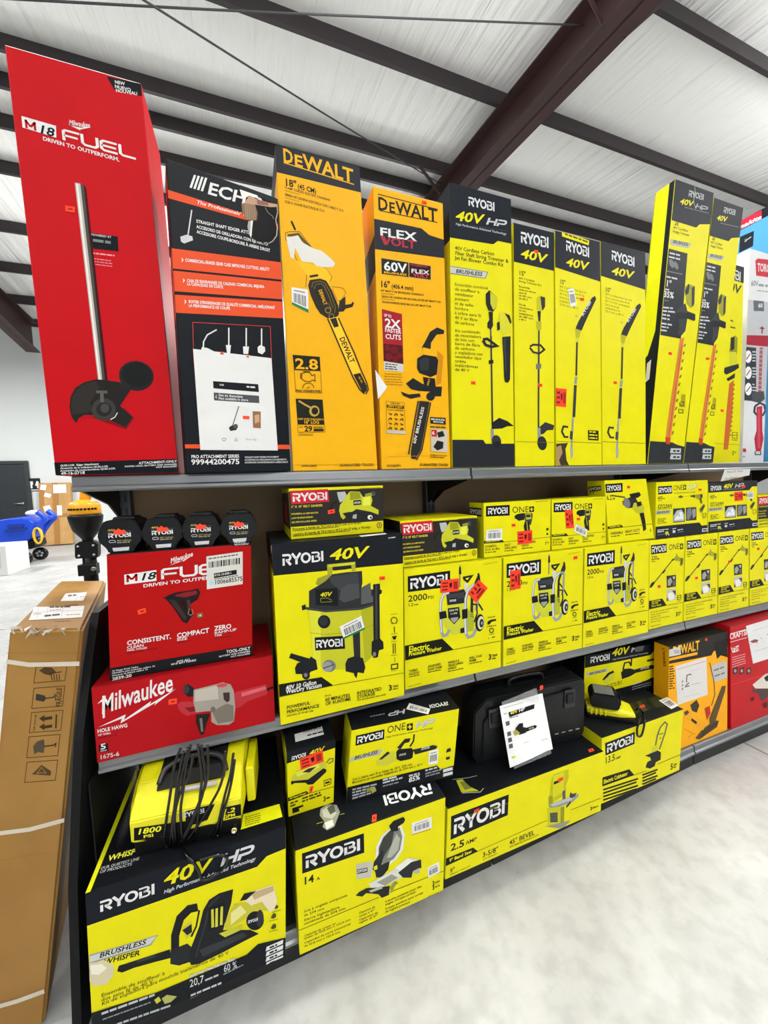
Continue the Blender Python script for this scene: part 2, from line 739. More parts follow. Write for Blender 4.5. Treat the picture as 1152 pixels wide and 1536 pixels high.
def smooth_path(pts, n=6):
    pts = [Vector(p) for p in pts]
    out = []
    for i in range(len(pts) - 1):
        p0, p1, p2, p3 = pts[max(i - 1, 0)], pts[i], pts[i + 1], pts[min(i + 2, len(pts) - 1)]
        for k in range(n):
            t = k / n
            out.append(0.5 * ((2 * p1) + (p2 - p0) * t + (2 * p0 - 5 * p1 + 4 * p2 - p3) * t * t + (3 * p1 - p0 - 3 * p2 + p3) * t ** 3))
    out.append(pts[-1])
    return out


def empty(name, loc, label, cat, group=None, rz=0.0):
    o = bpy.data.objects.new(name, None)
    COL.objects.link(o)
    o.location = loc
    o.rotation_euler = (0, 0, rz)
    return put_props(o, label, cat, group)


def part(name, bm, m, parent, label=None, smooth=False):
    """bm in the parent's local coordinates"""
    o = link(name, bm, m, parent=parent, smooth=smooth)
    if label:
        o['label'] = label
    return o


def child(name, bm, m, parent, loc, label=None):
    """bm given in world coordinates, parent an unrotated Empty/mesh at loc"""
    bmesh.ops.translate(bm, vec=-Vector(loc), verts=bm.verts)
    return part(name, bm, m, parent, label)

# ------------------------------------------------------------------ the building
def structure(name, bm, m, label=None):
    o = link(name, bm, m)
    o['kind'] = 'structure'
    return o


def node_mat(name, build):
    m = bpy.data.materials.new(name)
    m.use_nodes = True
    nt = m.node_tree
    build(nt, nt.nodes['Principled BSDF'], nt.nodes.new, nt.links.new)
    return m


def floor_nodes(nt, b, N, Lk):
    tc = N('ShaderNodeTexCoord')
    n1 = N('ShaderNodeTexNoise')
    n1.inputs['Scale'].default_value = 2.6
    n1.inputs['Detail'].default_value = 8
    n1.inputs['Roughness'].default_value = 0.62
    n2 = N('ShaderNodeTexNoise')
    n2.inputs['Scale'].default_value = 16
    n2.inputs['Detail'].default_value = 8
    n3 = N('ShaderNodeTexVoronoi')
    n3.inputs['Scale'].default_value = 5.0
    for n in (n1, n2, n3):
        Lk(tc.outputs['Object'], n.inputs['Vector'])
    r1 = N('ShaderNodeValToRGB')
    r1.color_ramp.elements[0].position = 0.3
    r1.color_ramp.elements[0].color = lin('#9d9d9b')
    r1.color_ramp.elements[1].position = 0.72
    r1.color_ramp.elements[1].color = lin('#b8b9b8')
    Lk(n1.outputs['Fac'], r1.inputs['Fac'])
    r2 = N('ShaderNodeValToRGB')
    r2.color_ramp.elements[0].position = 0.36
    r2.color_ramp.elements[0].color = (0.84, 0.84, 0.83, 1)
    r2.color_ramp.elements[1].position = 0.55
    r2.color_ramp.elements[1].color = (1, 1, 1, 1)
    Lk(n2.outputs['Fac'], r2.inputs['Fac'])
    r3 = N('ShaderNodeValToRGB')
    r3.color_ramp.elements[0].position = 0.012
    r3.color_ramp.elements[0].color = (0.5, 0.48, 0.45, 1)
    r3.color_ramp.elements[1].position = 0.05
    r3.color_ramp.elements[1].color = (1, 1, 1, 1)
    Lk(n3.outputs['Distance'], r3.inputs['Fac'])
    m1 = N('ShaderNodeMixRGB')
    m1.blend_type = 'MULTIPLY'
    m1.inputs['Fac'].default_value = 0.8
    Lk(r1.outputs['Color'], m1.inputs['Color1'])
    Lk(r2.outputs['Color'], m1.inputs['Color2'])
    m2 = N('ShaderNodeMixRGB')
    m2.blend_type = 'MULTIPLY'
    m2.inputs['Fac'].default_value = 0.6
    Lk(m1.outputs['Color'], m2.inputs['Color1'])
    Lk(r3.outputs['Color'], m2.inputs['Color2'])
    Lk(m2.outputs['Color'], b.inputs['Base Color'])
    b.inputs['Roughness'].default_value = 0.42
    b.inputs['Specular IOR Level'].default_value = 0.35


def ceil_nodes(nt, b, N, Lk):
    tc = N('ShaderNodeTexCoord')
    mp = N('ShaderNodeMapping')
    mp.inputs['Rotation'].default_value = (0, 0, math.radians(9))
    mp.inputs['Scale'].default_value = (8.0, 0.4, 0.4)
    n1 = N('ShaderNodeTexNoise')
    n1.inputs['Scale'].default_value = 1.0
    n1.inputs['Detail'].default_value = 5
    Lk(tc.outputs['Object'], mp.inputs['Vector'])
    Lk(mp.outputs['Vector'], n1.inputs['Vector'])
    bp = N('ShaderNodeBump')
    bp.inputs['Strength'].default_value = 0.6
    bp.inputs['Distance'].default_value = 0.12
    Lk(n1.outputs['Fac'], bp.inputs['Height'])
    Lk(bp.outputs['Normal'], b.inputs['Normal'])
    b.inputs['Base Color'].default_value = lin('#f0f0ee')
    b.inputs['Roughness'].default_value = 0.5
    b.inputs['Specular IOR Level'].default_value = 0.25


FLOOR = node_mat('polished_concrete', floor_nodes)
CEIL = node_mat('white_insulation_sheet', ceil_nodes)
WALLM = mat('#d3d7d6', rough=0.75, var=0.02, bump=0.01, scale=3)
PURL = mat('#2d2528', rough=0.5, var=0.12, bump=0.02, scale=6, name='dark_purlin_paint')
STEEL = mat('#3a2523', rough=0.5, var=0.12, bump=0.02, scale=6, name='oxide_painted_steel')
CORD = mat('#3a3a3c', rough=0.5, var=0, bump=0)

X0, X1, YF, YW = -16.0, 17.0, -9.0, 12.8
RY_, RH = CAM.y + 6.8, CAM.z + 5.66            # ridge


def roof_z(y, off=0.24):
    """underside of the roof sheet"""
    d = y - CAM.y
    return CAM.z + off + (4.27 + 0.167 * d if d <= 6.8 else 5.42 - 0.093 * (d - 6.8))


bm = bmesh.new()
add_box(bm, X0, X1, YF, YW, -0.2, 0.0)
structure('floor', bm, FLOOR)
bm = bmesh.new()
add_box(bm, 2.85, 2.862, YF, YW, 0.0, 0.0008)
add_box(bm, -5.5, -5.488, YF, YW, 0.0, 0.0008)
structure('trim_1', bm, mat('#77756e', var=0.1, bump=0))
bm = bmesh.new()
add_box(bm, X0, X1, YW, YW + 0.2, 0.0, 6.5)
structure('wall_back', bm, WALLM)
bm = bmesh.new()
add_box(bm, X0 - 0.2, X0, YF, YW, 0.0, 7.5)
structure('wall_left', bm, WALLM)
bm = bmesh.new()
add_box(bm, X1, X1 + 0.2, YF, YW, 0.0, 7.5)
structure('wall_right', bm, WALLM)
bm = bmesh.new()
yr = CAM.y + 6.8
prof = [(YF, roof_z(YF)), (yr, roof_z(yr)), (YW + 0.2, roof_z(YW + 0.2)), (YW + 0.2, roof_z(YW + 0.2) + 0.15), (yr, roof_z(yr) + 0.15), (YF, roof_z(YF) + 0.15)]
add_prism(bm, prof, 'x', X0 - 0.2, X1 + 0.2)
structure('ceiling', bm, CEIL)

# purlins run parallel to the shelf, under the sheet and over the frames
Q = {1: 1.62, 2: 1.115, 3: 0.882}
for d in (0.1, 1.45, 2.94, 4.49, 5.98, 6.62, 7.3, 8.15, 9.6, 10.95, 12.3, 13.5):
    y = CAM.y + d
    z = roof_z(y, 0.0)
    bm = bmesh.new()
    h = 0.22
    add_prism(bm, [(y - 0.045, z), (y - 0.045, z + 0.015), (y - 0.008, z + 0.015), (y - 0.008, z + h - 0.015), (y - 0.008, z + h), (y + 0.045, z + h), (y + 0.045, z + h - 0.015), (y + 0.005, z + h - 0.015), (y + 0.005, z), ], 'x', X0, X1)
    structure('ceiling_purlin', bm, PURL)
# main frames: tapered I-beams along the roof slope (their columns stand behind the wall lining)
for fx in (4.02, -4.95):
    bm = bmesh.new()
    ys = [YF, -4.0, CAM.y + 2.5, yr, CAM.y + 9.5, YW - 0.75]
    dep = [0.52, 0.5, 0.44, 0.46, 0.5, 0.8]
    tp = [(y, roof_z(y, -0.005)) for y in ys]
    bt = [(y, roof_z(y, -0.005) - d) for y, d in zip(ys, dep)]
    add_prism(bm, tp + bt[::-1], 'x', fx - 0.012, fx + 0.012)
    for line, s in ((tp, -1), (bt, 1)):
        add_prism(bm, line + [(y, z + 0.018 * s) for y, z in line[::-1]], 'x', fx - 0.16, fx + 0.16)
    structure('roof_beam', bm, STEEL)
# flange braces from the frame up to the purlins
for d, sx in ((2.94, -1), (2.94, 1), (5.98, -1), (5.98, 1), (9.6, 1)):
    y = CAM.y + d
    fx = 4.02 if d < 9 else -4.95
    z = roof_z(y, 0.02)
    bm = bmesh.new()
    a, b = Vector((fx + sx * 0.12, y - 0.05, roof_z(y - 0.05, -0.44))), Vector((fx + sx * 0.62, y - 0.05, z))
    u = (b - a).normalized().cross(Vector((0, 1, 0))) * 0.03
    add_prism(bm, [(a.x - u.x, a.z - u.z), (b.x - u.x, b.z - u.z), (b.x + u.x, b.z + u.z), (a.x + u.x, a.z + u.z)], 'y', y - 0.055, y - 0.049)
    structure('flange_brace', bm, STEEL)


# roof tie cables
def tie(p, q, label):
    bm = bmesh.new()
    mid = (Vector(p) + Vector(q)) / 2 - Vector((0, 0, 0.03))
    add_tube(bm, smooth_path([p, mid, q], 8), 0.008, 6)
    o = link('tie_cable', bm, CORD, origin=p)
    put_props(o, label, 'cable', 'roof tie cables')


def on_frame(px, py, fx):
    return atx(px, py, fx)


a = on_frame(876, 38, 3.86)
b = at(132, -2, CAM.y + 3.3)
tie(a, a + (b - a) * 1.7, 'thin dark cable running level to the bracket near the top of the roof beam')
a = on_frame(661, 276, 3.86)
b = at(222, 0, CAM.y + 3.1)
tie(a, a + (b - a) * 1.3, 'thin dark cable running diagonally down to the foot of the roof beam')

# door and rest-room plate on the back wall
YB = YW - 0.005
tl, tr = at(-22, 695, YB), at(37, 696, YB)
br = at(43, 800, YB)
bm = bmesh.new()
dx0, dx1, dz = tl.x, tr.x, tr.z
add_box(bm, dx0, dx1, YW - 0.055, YW - 0.005, 0.01, dz, bev=0.004)
door = structure('door_1', bm, mat('#23292d', rough=0.5, var=0.04, bump=0.01))
bm = bmesh.new()
for x in (dx0 - 0.09, dx1):
    add_box(bm, x, x + 0.09, YW - 0.08, YW, 0, dz + 0.09)
add_box(bm, dx0, dx1, YW - 0.08, YW, dz, dz + 0.09)
part('door_frame', bm, mat('#2b3134', rough=0.5, var=0.03, bump=0), door)
hp = at(35, 755, YB)
bm = bmesh.new()
add_lathe(bm, [(0.035, 0), (0.035, 0.012)], 0, 0, 16, M=Matrix.Translation((dx1 - 0.12, YW - 0.056, hp.z)) @ Matrix.Rotation(math.pi / 2, 4, 'X'))
add_tube(bm, [(dx1 - 0.12, YW - 0.06, hp.z), (dx1 - 0.12, YW - 0.11, hp.z), (dx1 - 0.3, YW - 0.11, hp.z)], 0.014, 8)
part('door_handle', bm, mat('#c9cbcb', rough=0.3, metal=1, var=0, bump=0), door, 'silver lever handle')
c = at(52, 727, YB)
bm = bmesh.new()
add_box(bm, c.x - 0.14, c.x + 0.14, YW - 0.02, YW, c.z - 0.19, c.z + 0.19, bev=0.004)
sg = link('restroom_sign', bm, mat('#141619', var=0, bump=0), origin=(c.x, YW - 0.01, c.z))
put_props(sg, 'small black restroom plate with two white figures on the far wall', 'sign')
bm = bmesh.new()
for s_, skirt in ((-1, 0), (1, 1)):
    x = s_ * 0.075
    add_lathe(bm, [(0.026, -0.013), (0.026, -0.0115)], 0, 0, 12, M=Matrix.Translation((x, 0, 0.14)) @ Matrix.Rotation(math.pi / 2, 4, 'X'))
    if skirt:
        add_prism(bm, [(x - 0.02, 0.1), (x + 0.02, 0.1), (x + 0.06, -0.03), (x + 0.02, -0.03), (x + 0.02, -0.11), (x - 0.02, -0.11), (x - 0.02, -0.03), (x - 0.06, -0.03)], 'y', -0.013, -0.0112)
    else:
        add_prism(bm, [(x - 0.045, 0.1), (x + 0.045, 0.1), (x + 0.045, 0.0), (x + 0.025, 0.0), (x + 0.025, -0.11), (x - 0.025, -0.11), (x - 0.025, 0.0), (x - 0.045, 0.0)], 'y', -0.013, -0.0112)
add_box(bm, -0.11, 0.11, -0.0125, -0.0112, -0.17, -0.145)
part('figures', bm, mat('#f2f3f3', var=0, bump=0), sg, 'white man and woman figures')
bm = bmesh.new()
add_box(bm, dx1 + 0.09, X1, YW - 0.015, YW, 0.0, 0.1)
structure('baseboard_back', bm, mat('#c3c6c5', var=0.02, bump=0))

# ------------------------------------------------------------------ the gondola shelving
SW, ZT, ZM, ZD = 1.22, 1.497, 0.715, 0.10
YU = 0.33
G_ORG = Vector((1.83, 0.18, 0))
gond = empty('gondola_shelving', G_ORG, 'long grey metal shelving run of three bays filled with boxed power tools', 'shelving')
METAL = mat('#4d5053', rough=0.34, metal=0.55, var=0.08, bump=0.02, scale=5, name='grey_shelf_steel')
LIP = mat('#818487', rough=0.32, metal=0.6, var=0.12, bump=0.02, scale=7, name='shelf_lip_steel')
BLACKM = mat('#101113', rough=0.5, metal=0.0, var=0.05, bump=0.01)
PANEL = mat('#8c7456', rough=0.7, var=0.14, bump=0.04, scale=2.2, name='brown_hardboard')


def lip_profile(y, z):
    """front edge of a shelf: rounded channel"""
    return [(y + 0.02, z), (y + 0.006, z), (y + 0.001, z - 0.003), (y, z - 0.008), (y, z - 0.026), (y - 0.006, z - 0.031), (y - 0.007, z - 0.038), (y - 0.002, z - 0.043), (y + 0.008, z - 0.043), (y + 0.02, z - 0.043)]


for i in range(3):
    a, b = i * SW + 0.004, (i + 1) * SW - 0.004
    yb, yb2 = ((-0.122, -0.098), (-0.098, -0.056), (-0.056, -0.052))[i]

    def skew(m_):
        # the base fronts run slightly askew to the shelves above
        for v_ in m_.verts:
            if v_.co.y < 0.1:
                v_.co.y += (yb2 - yb) * (v_.co.x - a) / (b - a)

    for zz, y0 in ((ZT, 0.0), (ZM, 0.0), (ZD, yb)):
        bm = bmesh.new()
        add_box(bm, a, b, y0 + 0.02, 0.37, zz - 0.024, zz - 0.0006)
        add_box(bm, a, b, 0.36, 0.37, zz - 0.04, zz - 0.026)
        if zz == ZD:
            skew(bm)
        bmesh.ops.translate(bm, vec=-G_ORG, verts=bm.verts)
        sh = part('shelf' if zz != ZD else 'base_deck', bm, METAL, gond)
        bm = bmesh.new()
        add_prism(bm, lip_profile(y0, zz), 'x', a, b)
        if zz == ZD:
            skew(bm)
        bmesh.ops.translate(bm, vec=-G_ORG, verts=bm.verts)
        part('shelf_lip', bm, LIP, sh, 'rounded bright front lip')
    bm = bmesh.new()
    add_box(bm, a, b, yb + 0.003, yb + 0.018, 0.0, ZD - 0.044)
    skew(bm)
    child('kick_plate', bm, BLACKM, gond, G_ORG, 'black kick plate')
    bm = bmesh.new()
    add_box(bm, a, b, 0.375, 0.385, ZD, ZT - 0.025)
    child('back_panel', bm, PANEL, gond, G_ORG, 'brown hardboard back panel')
for i in range(4):
    x = i * SW
    bm = bmesh.new()
    add_box(bm, x - 0.022 + (0.024 if i == 0 else 0), x + 0.022 + (0.024 if i == 0 else 0), YU + 0.002, YU + 0.07, 0.0, ZT - 0.03, bev=0.003)
    u = child('upright', bm, METAL, gond, G_ORG, 'slotted upright post')
    bm = bmesh.new()
    z = 0.2
    while z < ZT - 0.05:
        for s_ in (-0.009, 0.009):
            xs_ = x + s_ + (0.024 if i == 0 else 0)
            add_box(bm, xs_ - 0.003, xs_ + 0.003, YU - 0.0005, YU + 0.003, z, z + 0.026)
        z += 0.045
    bmesh.ops.translate(bm, vec=-G_ORG, verts=bm.verts)
    part('slots', bm, mat('#08090a', var=0, bump=0), u)
    for zz in (ZT, ZM):
        for s_ in (-1, 1):
            if (i == 0 and s_ < 0) or (i == 3 and s_ > 0):
                continue
            bm = bmesh.new()
            xx = x + s_ * 0.012
            add_prism(bm, [(YU + 0.02, zz - 0.03), (0.03, zz - 0.03), (0.03, zz - 0.042), (YU - 0.1, zz - 0.085), (YU + 0.02, zz - 0.15)], 'x', xx - 0.003, xx + 0.003)
            child('bracket', bm, BLACKM, gond, G_ORG, 'black shelf bracket')
bm = bmesh.new()
add_box(bm, -0.016, -0.0125, -0.02, 0.386, 0.0, ZM - 0.05)  # black sheet added so the gap at the run's end goes dark
child('end_panel', bm, BLACKM, gond, G_ORG, 'added black end panel darkening the gap below the middle shelf')
# rear side of the run and its base, as far as it shows past the end
bm = bmesh.new()
add_box(bm, 0.008, 3 * SW, 0.386, 0.395, 0.0, ZT - 0.025)
child('rear_panel', bm, METAL, gond, G_ORG)

# ------------------------------------------------------------------ printed cartons
def depY(px, py, z):
    return atz(px, py, z).y


def hp(f, x0, y0, x1, y1, h, col='#b9bdc0', h1=None):
    f.logo(col, 'HP', x0, y0, x1, y1, h, sh=0.3, h1=h1)


# ================== top shelf
b = Box('edger_attachment_box', 'tall red box with an edger pictured, tallest on the left end of the top shelf', 'box',
        [(5, 60), (213, 130), (268, 703), (82, 706)], -0.01, 0.22, ZT, body=RD, top='#e9e4e2')
f = b.f.view(0, 0, 2)
f.P(DK, [(322, 233), (427, 262), (428, 298), (346, 275)])
f.T(WH, 'NEW', 347, 255, 377, 263, 9, 'x')
f.T(WH, 'NUEVO', 347, 268, 396, 282, 9, 'x')
f.T(WH, 'NOUVEAU', 350, 280, 415, 294, 9, 'x')
f.P(WH, [(62, 335), (168, 370), (169, 405), (65, 369)])
f.logo(RD, 'M', 74, 371, 111, 383, 25)
f.T(DK, '18', 112, 386, 162, 402, 25, 'xi')
f.T(WH, 'Milwaukee', 208, 369, 272, 381, 15, 'bi')
f.P(WH, [(213, 372), (252, 381), (248, 377), (275, 380), (240, 385), (244, 388)])
f.logo(WH, 'FUEL', 188, 412, 410, 482, 34)
f.T(WH, 'DRIVEN TO OUTPERFORM.', 128, 410, 361, 485, 11, 'x')
f.P(DK, [(271, 690), (355, 704), (357, 748), (274, 736)])
f.T(LG, 'POWERED BY', 274, 698, 336, 708, 6, 'b')
f.G(GY, 280, 716, 345, 727, 8)
f.G('#e79aa0', 278, 752, 345, 762, 4)
for q in (768, 776, 784):
    f.G('#e08088', 280, q, 338, q + 9, 3)
f.view(0, 0, 1)
f.P('#3a1013', [(126, 273), (130, 280), (162, 566), (157, 578)])
f.P('#b9b4ad', [(112.5, 270), (121, 272), (155.5, 578), (149, 578)])
f.P('#e4e0da', [(114.5, 272), (117.5, 272), (152.8, 578), (150.3, 578)])
f.P('#4b4844', [(121, 272), (126, 274), (158, 566), (155, 575)])
f.view(0, 380, 4.4308)
GD = '#23211f'
f.P('#7f0d14', [(520, 1062), (610, 1058), (700, 1092), (840, 1142), (896, 1066), (830, 1000), (760, 1040)])
f.P(GD, [(505, 1095), (475, 1060), (459, 990), (467, 920), (500, 862), (560, 826), (640, 808), (700, 814), (800, 830), (872, 880), (800, 985), (885, 1063), (838, 1130), (735, 1080), (680, 1076), (620, 1046), (560, 1042), (522, 1062)])
f.P('#2f2c29', [(480, 1040), (470, 985), (478, 925), (508, 872), (560, 838), (640, 822), (660, 860), (640, 900), (600, 960), (610, 1020), (545, 1032)])
f.E('#232425', 908, 790, 118, 98, 12)
f.E('#1a1b1c', 912, 782, 100, 80, 12)
f.E('#3b3937', 690, 1008, 82, 74)
f.E('#272524', 692, 1008, 52, 46)
f.E('#454240', 698, 1000, 30)
f.P('#5b5854', [(640, 882), (715, 885), (715, 905), (690, 900), (692, 960), (668, 960), (666, 900), (642, 902)])
f.S(WH, 6, [(735, 1076), (765, 1060), (783, 1030)])
f.U(DK, [(0, 0.9675), (1, 0.9605), (1, 1), (0, 1)])
f.T(WH, 'QUIK-LOK  Edger Attachment', 397, 1385, 657, 1374, 12, 'x')
f.T(WH, 'Accesorio de la orilladora QUIK-LOK', 397, 1402, 720, 1390, 11, 'x')
f.T(WH, 'Accessoire de coupe-bordures QUIK-LOK', 397, 1419, 768, 1404, 11, 'x')
f.T(WH, '49-16-2718', 402, 1440, 563, 1434, 17, 'x')
f.T(WH, 'ATTACHMENT-ONLY', 926, 1372, 1178, 1360, 15, 'x')
f.T(WH, 'POWER HEAD, BATTERY AND CHARGER', 832, 1391, 1178, 1377, 9, 'x')
f.T(WH, 'NOT INCLUDED', 1040, 1397, 1178, 1391, 9, 'x')
b.sticker('o', [(98, 303.5), (113, 306.5), (113, 315), (98.5, 312)], f.view(0, 0, 1))
r = b.right()
r.U('#96101a', [(0, 0.28), (1, 0.3), (1, 0.31), (0, 0.29)])
b.done()

b = Box('edger_attachment_box', 'black and orange box with a torn top corner and a white printout on its front', 'box',
        [(248, 243), (417, 292), (437, 705), (279, 707)], -0.056, 0.1, ZT, body=DK, yaw=11, top='#2a2622')
f = b.f.view(230, 220, 3.073)
OR = EO
f.P(OR, [(60, 213), (420, 302), (575, 338), (576, 366), (425, 330), (62, 251)])
for i in range(4):
    x = 190 + i * 17
    f.P(WH, [(x - 6, 138 + i * 3), (x + 4, 140 + i * 3), (x - 16, 200 + i * 4), (x - 26, 197 + i * 4)])
f.T(WH, 'ECHO', 243, 219, 500, 276, 54, 'xi')
f.T(WH, "The Professionals' Choice", 195, 268, 490, 330, 15, 'bi')
f.S(LG, 6, [(174, 300), (157, 415)])
f.P(LG, [(122, 425), (150, 414), (176, 420), (180, 438), (160, 446), (140, 455), (125, 447)])
f.T(WH, 'STRAIGHT SHAFT EDGER ATTACHMENT', 195, 356, 520, 408, 14, 'x')
f.T(WH, 'ACCESORIO DE ORILLADORA CON EJE RECTO', 196, 381, 528, 444, 14, 'x')
f.T(WH, 'ACCESSOIRE COUPE-BORDURE À ARBRE DROIT', 197, 404, 538, 473, 14, 'x')
for (a0, a1, c1, c0) in ((480, 516, 597, 571), (580, 606, 688, 673), (688, 698, 776, 770)):
    f.raw(OR, [[(0.0, f.uv(84, a0)[1]), (1.0, f.uv(580, a1)[1]), (1.0, f.uv(584, c1)[1]), (0.0, f.uv(86, c0)[1])]])
f.P(WH, [(128, 519), (137, 530), (128, 542), (130, 530)])
f.P(WH, [(134, 612), (143, 623), (134, 635), (136, 623)])
f.P(WH, [(141, 709), (150, 720), (141, 732), (143, 720)])
f.T(WH, 'COMMERCIAL-GRADE GEAR CASE IMPROVES CUTTING ABILITY', 145, 537, 535, 561, 14, 'x')
f.T(WH, 'CAJA DE ENGRANAJES DE CALIDAD COMERCIAL MEJORA', 153, 629, 510, 642, 13, 'x')
f.T(WH, 'LA CAPACIDAD DE CORTE', 153, 645, 318, 652, 13, 'x')
f.T(WH, "BOITIER D'ENGRENAGES DE QUALITÉ COMMERCIAL AMÉLIORANT", 160, 725, 561, 737, 13, 'x')
f.T(WH, 'LA PERFORMANCE DE COUPE', 160, 743, 350, 749, 13, 'x')
f.S('#b83a35', 3, [(178, 813), (538, 819), (545, 1000)], [(178, 813), (184, 1000)])
f.S(WH, 6, [(288, 843), (245, 868), (228, 900), (226, 940)], [(344, 832), (344, 915)], [(425, 830), (425, 915)], [(497, 830), (497, 915)])
f.P(WH, [(220, 925), (245, 928), (280, 945), (215, 945)])
f.P(WH, [(330, 912), (354, 912), (350, 950), (336, 950)])
f.P(WH, [(410, 916), (438, 916), (434, 950), (412, 950)])
f.P(WH, [(478, 918), (490, 907), (512, 915), (514, 935), (500, 950), (480, 942)])
f.P(OR, [(119, 1370), (640, 1368), (640, 1388), (121, 1388)])
f.T(WH, 'PRO ATTACHMENT SERIES', 172, 1433, 392, 1429, 14, 'x')
f.T(WH, '99944200475', 172, 1462, 395, 1458, 23, 'x')
f.T(WH, 'STRAIGHT SHAFT EDGER ATTACHMENT', 418, 1431, 578, 1428, 7, 'b')
f.T(WH, 'ACCESORIO DE ORILLADORA CON EJE RECTO', 418, 1443, 615, 1440, 7, 'b')
f.T(WH, 'ACCESSOIRE COUPE-BORDURE À ARBRE DROIT', 418, 1455, 622, 1452, 7, 'b')
# torn corner: the printed liner is ripped away, flutes show, the hole's inner shade is painted flat
f.view(340, 240, 9.07)
f.P('#1f2426', [(175, 300), (240, 312), (660, 425), (690, 560), (420, 470), (270, 415), (170, 390)])
f.P('#060708', [(380, 580), (540, 590), (690, 640), (694, 760), (684, 950), (600, 1085), (430, 1085), (340, 1045), (340, 800), (400, 780)])
f.P('#e9e6e2', [(168, 385), (262, 410), (412, 450), (425, 492), (300, 462), (255, 490), (232, 562), (200, 500)])
f.P('#b9937a', [(232, 568), (296, 466), (400, 500), (570, 540), (694, 556), (690, 590), (600, 600), (420, 582), (250, 576)])
f.P('#8a5a52', [(405, 505), (570, 545), (560, 580), (410, 575)])
f.P('#7d6650', [(190, 575), (232, 568), (380, 585), (416, 690), (402, 795), (262, 792), (205, 700)])
for q in range(6):
    f.P('#a58c70', [(238 + q * 26, 578), (248 + q * 26, 580), (262 + q * 25, 788), (252 + q * 25, 786)])
f.P('#a9a6a0', [(285, 815), (352, 796), (326, 1042), (296, 990), (274, 890)])
f.P('#dcdcda', [(322, 805), (350, 798), (326, 1036), (306, 1000)])
f.S('#b3a496', 13, [(690, 585), (694, 660), (668, 770), (688, 880), (680, 985), (625, 1065), (565, 1100)])
f.S('#8f8880', 7, [(520, 610), (560, 680), (620, 720), (640, 760)])
f.view(230, 220, 3.073)


def sheet_art(g):
    g.P('#15171b', [(270, 1078), (480, 1088), (483, 1124), (272, 1111)])
    g.T(WH, '9:00', 300, 1098, 320, 1099, 8, 'b')
    g.G(WH, 425, 1104, 465, 1106, 7)
    g.P('#4a4d51', [(273, 1130), (483, 1141), (485, 1175), (275, 1166)])
    g.T(WH, 'See an Associate', 296, 1146, 408, 1152, 11, 'b')
    g.T(WH, 'Not available in store', 296, 1161, 433, 1167, 11, 'b')
    g.S(WH, 2.5, [(288, 1142), (282, 1149), (288, 1156)])
    g.S('#33363a', 4, [(389, 1191), (358, 1288)])
    g.P('#2a2c30', [(342, 1292), (352, 1282), (372, 1278), (384, 1290), (376, 1302), (350, 1306)])
    g.E('#4c4f53', 374, 1284, 11)
    g.P('#8b6a4c', [(453, 1213), (491, 1214), (492, 1292), (455, 1290)])
    g.P('#c79a72', [(462, 1232), (484, 1226), (486, 1262), (464, 1270)])
    g.S('#55585c', 2, [(320, 1338), (313, 1342), (312, 1348), (321, 1354), (330, 1347), (328, 1341), (320, 1340)])
    g.S('#55585c', 2, [(371, 1342), (371, 1352), (382, 1352), (382, 1342)], [(376, 1346), (376, 1336)])
    g.T('#7c7f83', 'Store Map', 421, 1348, 473, 1349, 9)
    g.P(OS, [(407, 1235), (438, 1236), (438, 1251), (408, 1250)])


g = b.sticker('w', [(180, 935), (543, 967), (573, 1395), (213, 1395)], f, 'paper_sheet', 'white printout taped to the front', sheet_art)
b.sticker('o', [(304, 944), (322, 944), (322, 958), (304, 957)], f)
b.sticker('o', [(422, 954), (441, 955), (441, 972), (424, 971)], f)
L = b.left()
for v0, v1 in ((0.05, 0.08), (0.27, 0.335), (0.345, 0.41), (0.42, 0.485)):
    L.U(OR, [(0, v0), (1, v0), (1, v1), (0, v1)])
b.done()

b = Box('chainsaw_box', 'tall yellow box with a drawn corded chainsaw and the number 2.8', 'box',
        [(412.6, 223), (539.5, 243), (567, 704), (439, 702)], 0.004, 0.2, ZT, body=DY, top='#2a2a28')
f = b.f.view(400, 210, 3.01)
f.U('#22252c', [(0, 0), (1, 0), (1, 0.081), (0, 0.081)])
f.T(DY, 'D', 72, 107, 118, 116, 54, 'x')
f.T(DY, 'E', 121, 117, 160, 125, 44, 'x')
f.T(DY, 'WALT', 163, 126, 392, 172, 56, 'x')
f.S(DY, 4, [(74, 112), (394, 178)])
f.T(INK, '18"', 78, 206, 132, 214, 29, 'x')
f.T(INK, '(45 CM)', 136, 215, 220, 231, 20, 'x')
f.T(INK, '15-AMP CORDED ELECTRIC CHAINSAW', 78, 219, 283, 259, 10, 'b')
f.S(INK, 1.5, [(80, 228), (145, 240)], [(80, 258), (145, 270)])
f.T(INK, 'SIERRA DE CADENA ELÉCTRICA CON CABLE Y 15 A', 80, 249, 344, 300, 10, 'b')
f.T(INK, 'SCIE À CHAÎNE ÉLECTRIQUE 15 A', 80, 279, 256, 307, 10, 'b')
f.view(400, 320, 5.483)
f.S(INK, 16, [(196, 44), (228, 112)])
f.S(INK, 4, [(150, 190), (148, 140), (180, 128), (262, 122), (360, 240)], [(150, 190), (200, 250), (240, 350), (290, 410), (320, 460), (312, 560)], [(360, 350), (480, 400), (528, 470), (510, 505)])
f.P('#5a4a1c', [(160, 150), (255, 132), (355, 235), (330, 240), (250, 165), (170, 165)])
f.P('#f7b917', [(230, 350), (330, 370), (480, 400), (525, 470), (500, 520), (440, 490), (340, 500), (320, 460)])
f.P('#d8d5cf', [(155, 175), (250, 152), (285, 205), (375, 248), (440, 262), (520, 320), (556, 358), (540, 385), (470, 393), (400, 385), (370, 360), (280, 355), (225, 250), (215, 340), (190, 330), (165, 230)])
f.P(INK, [(340, 465), (410, 450), (416, 468), (345, 482)])
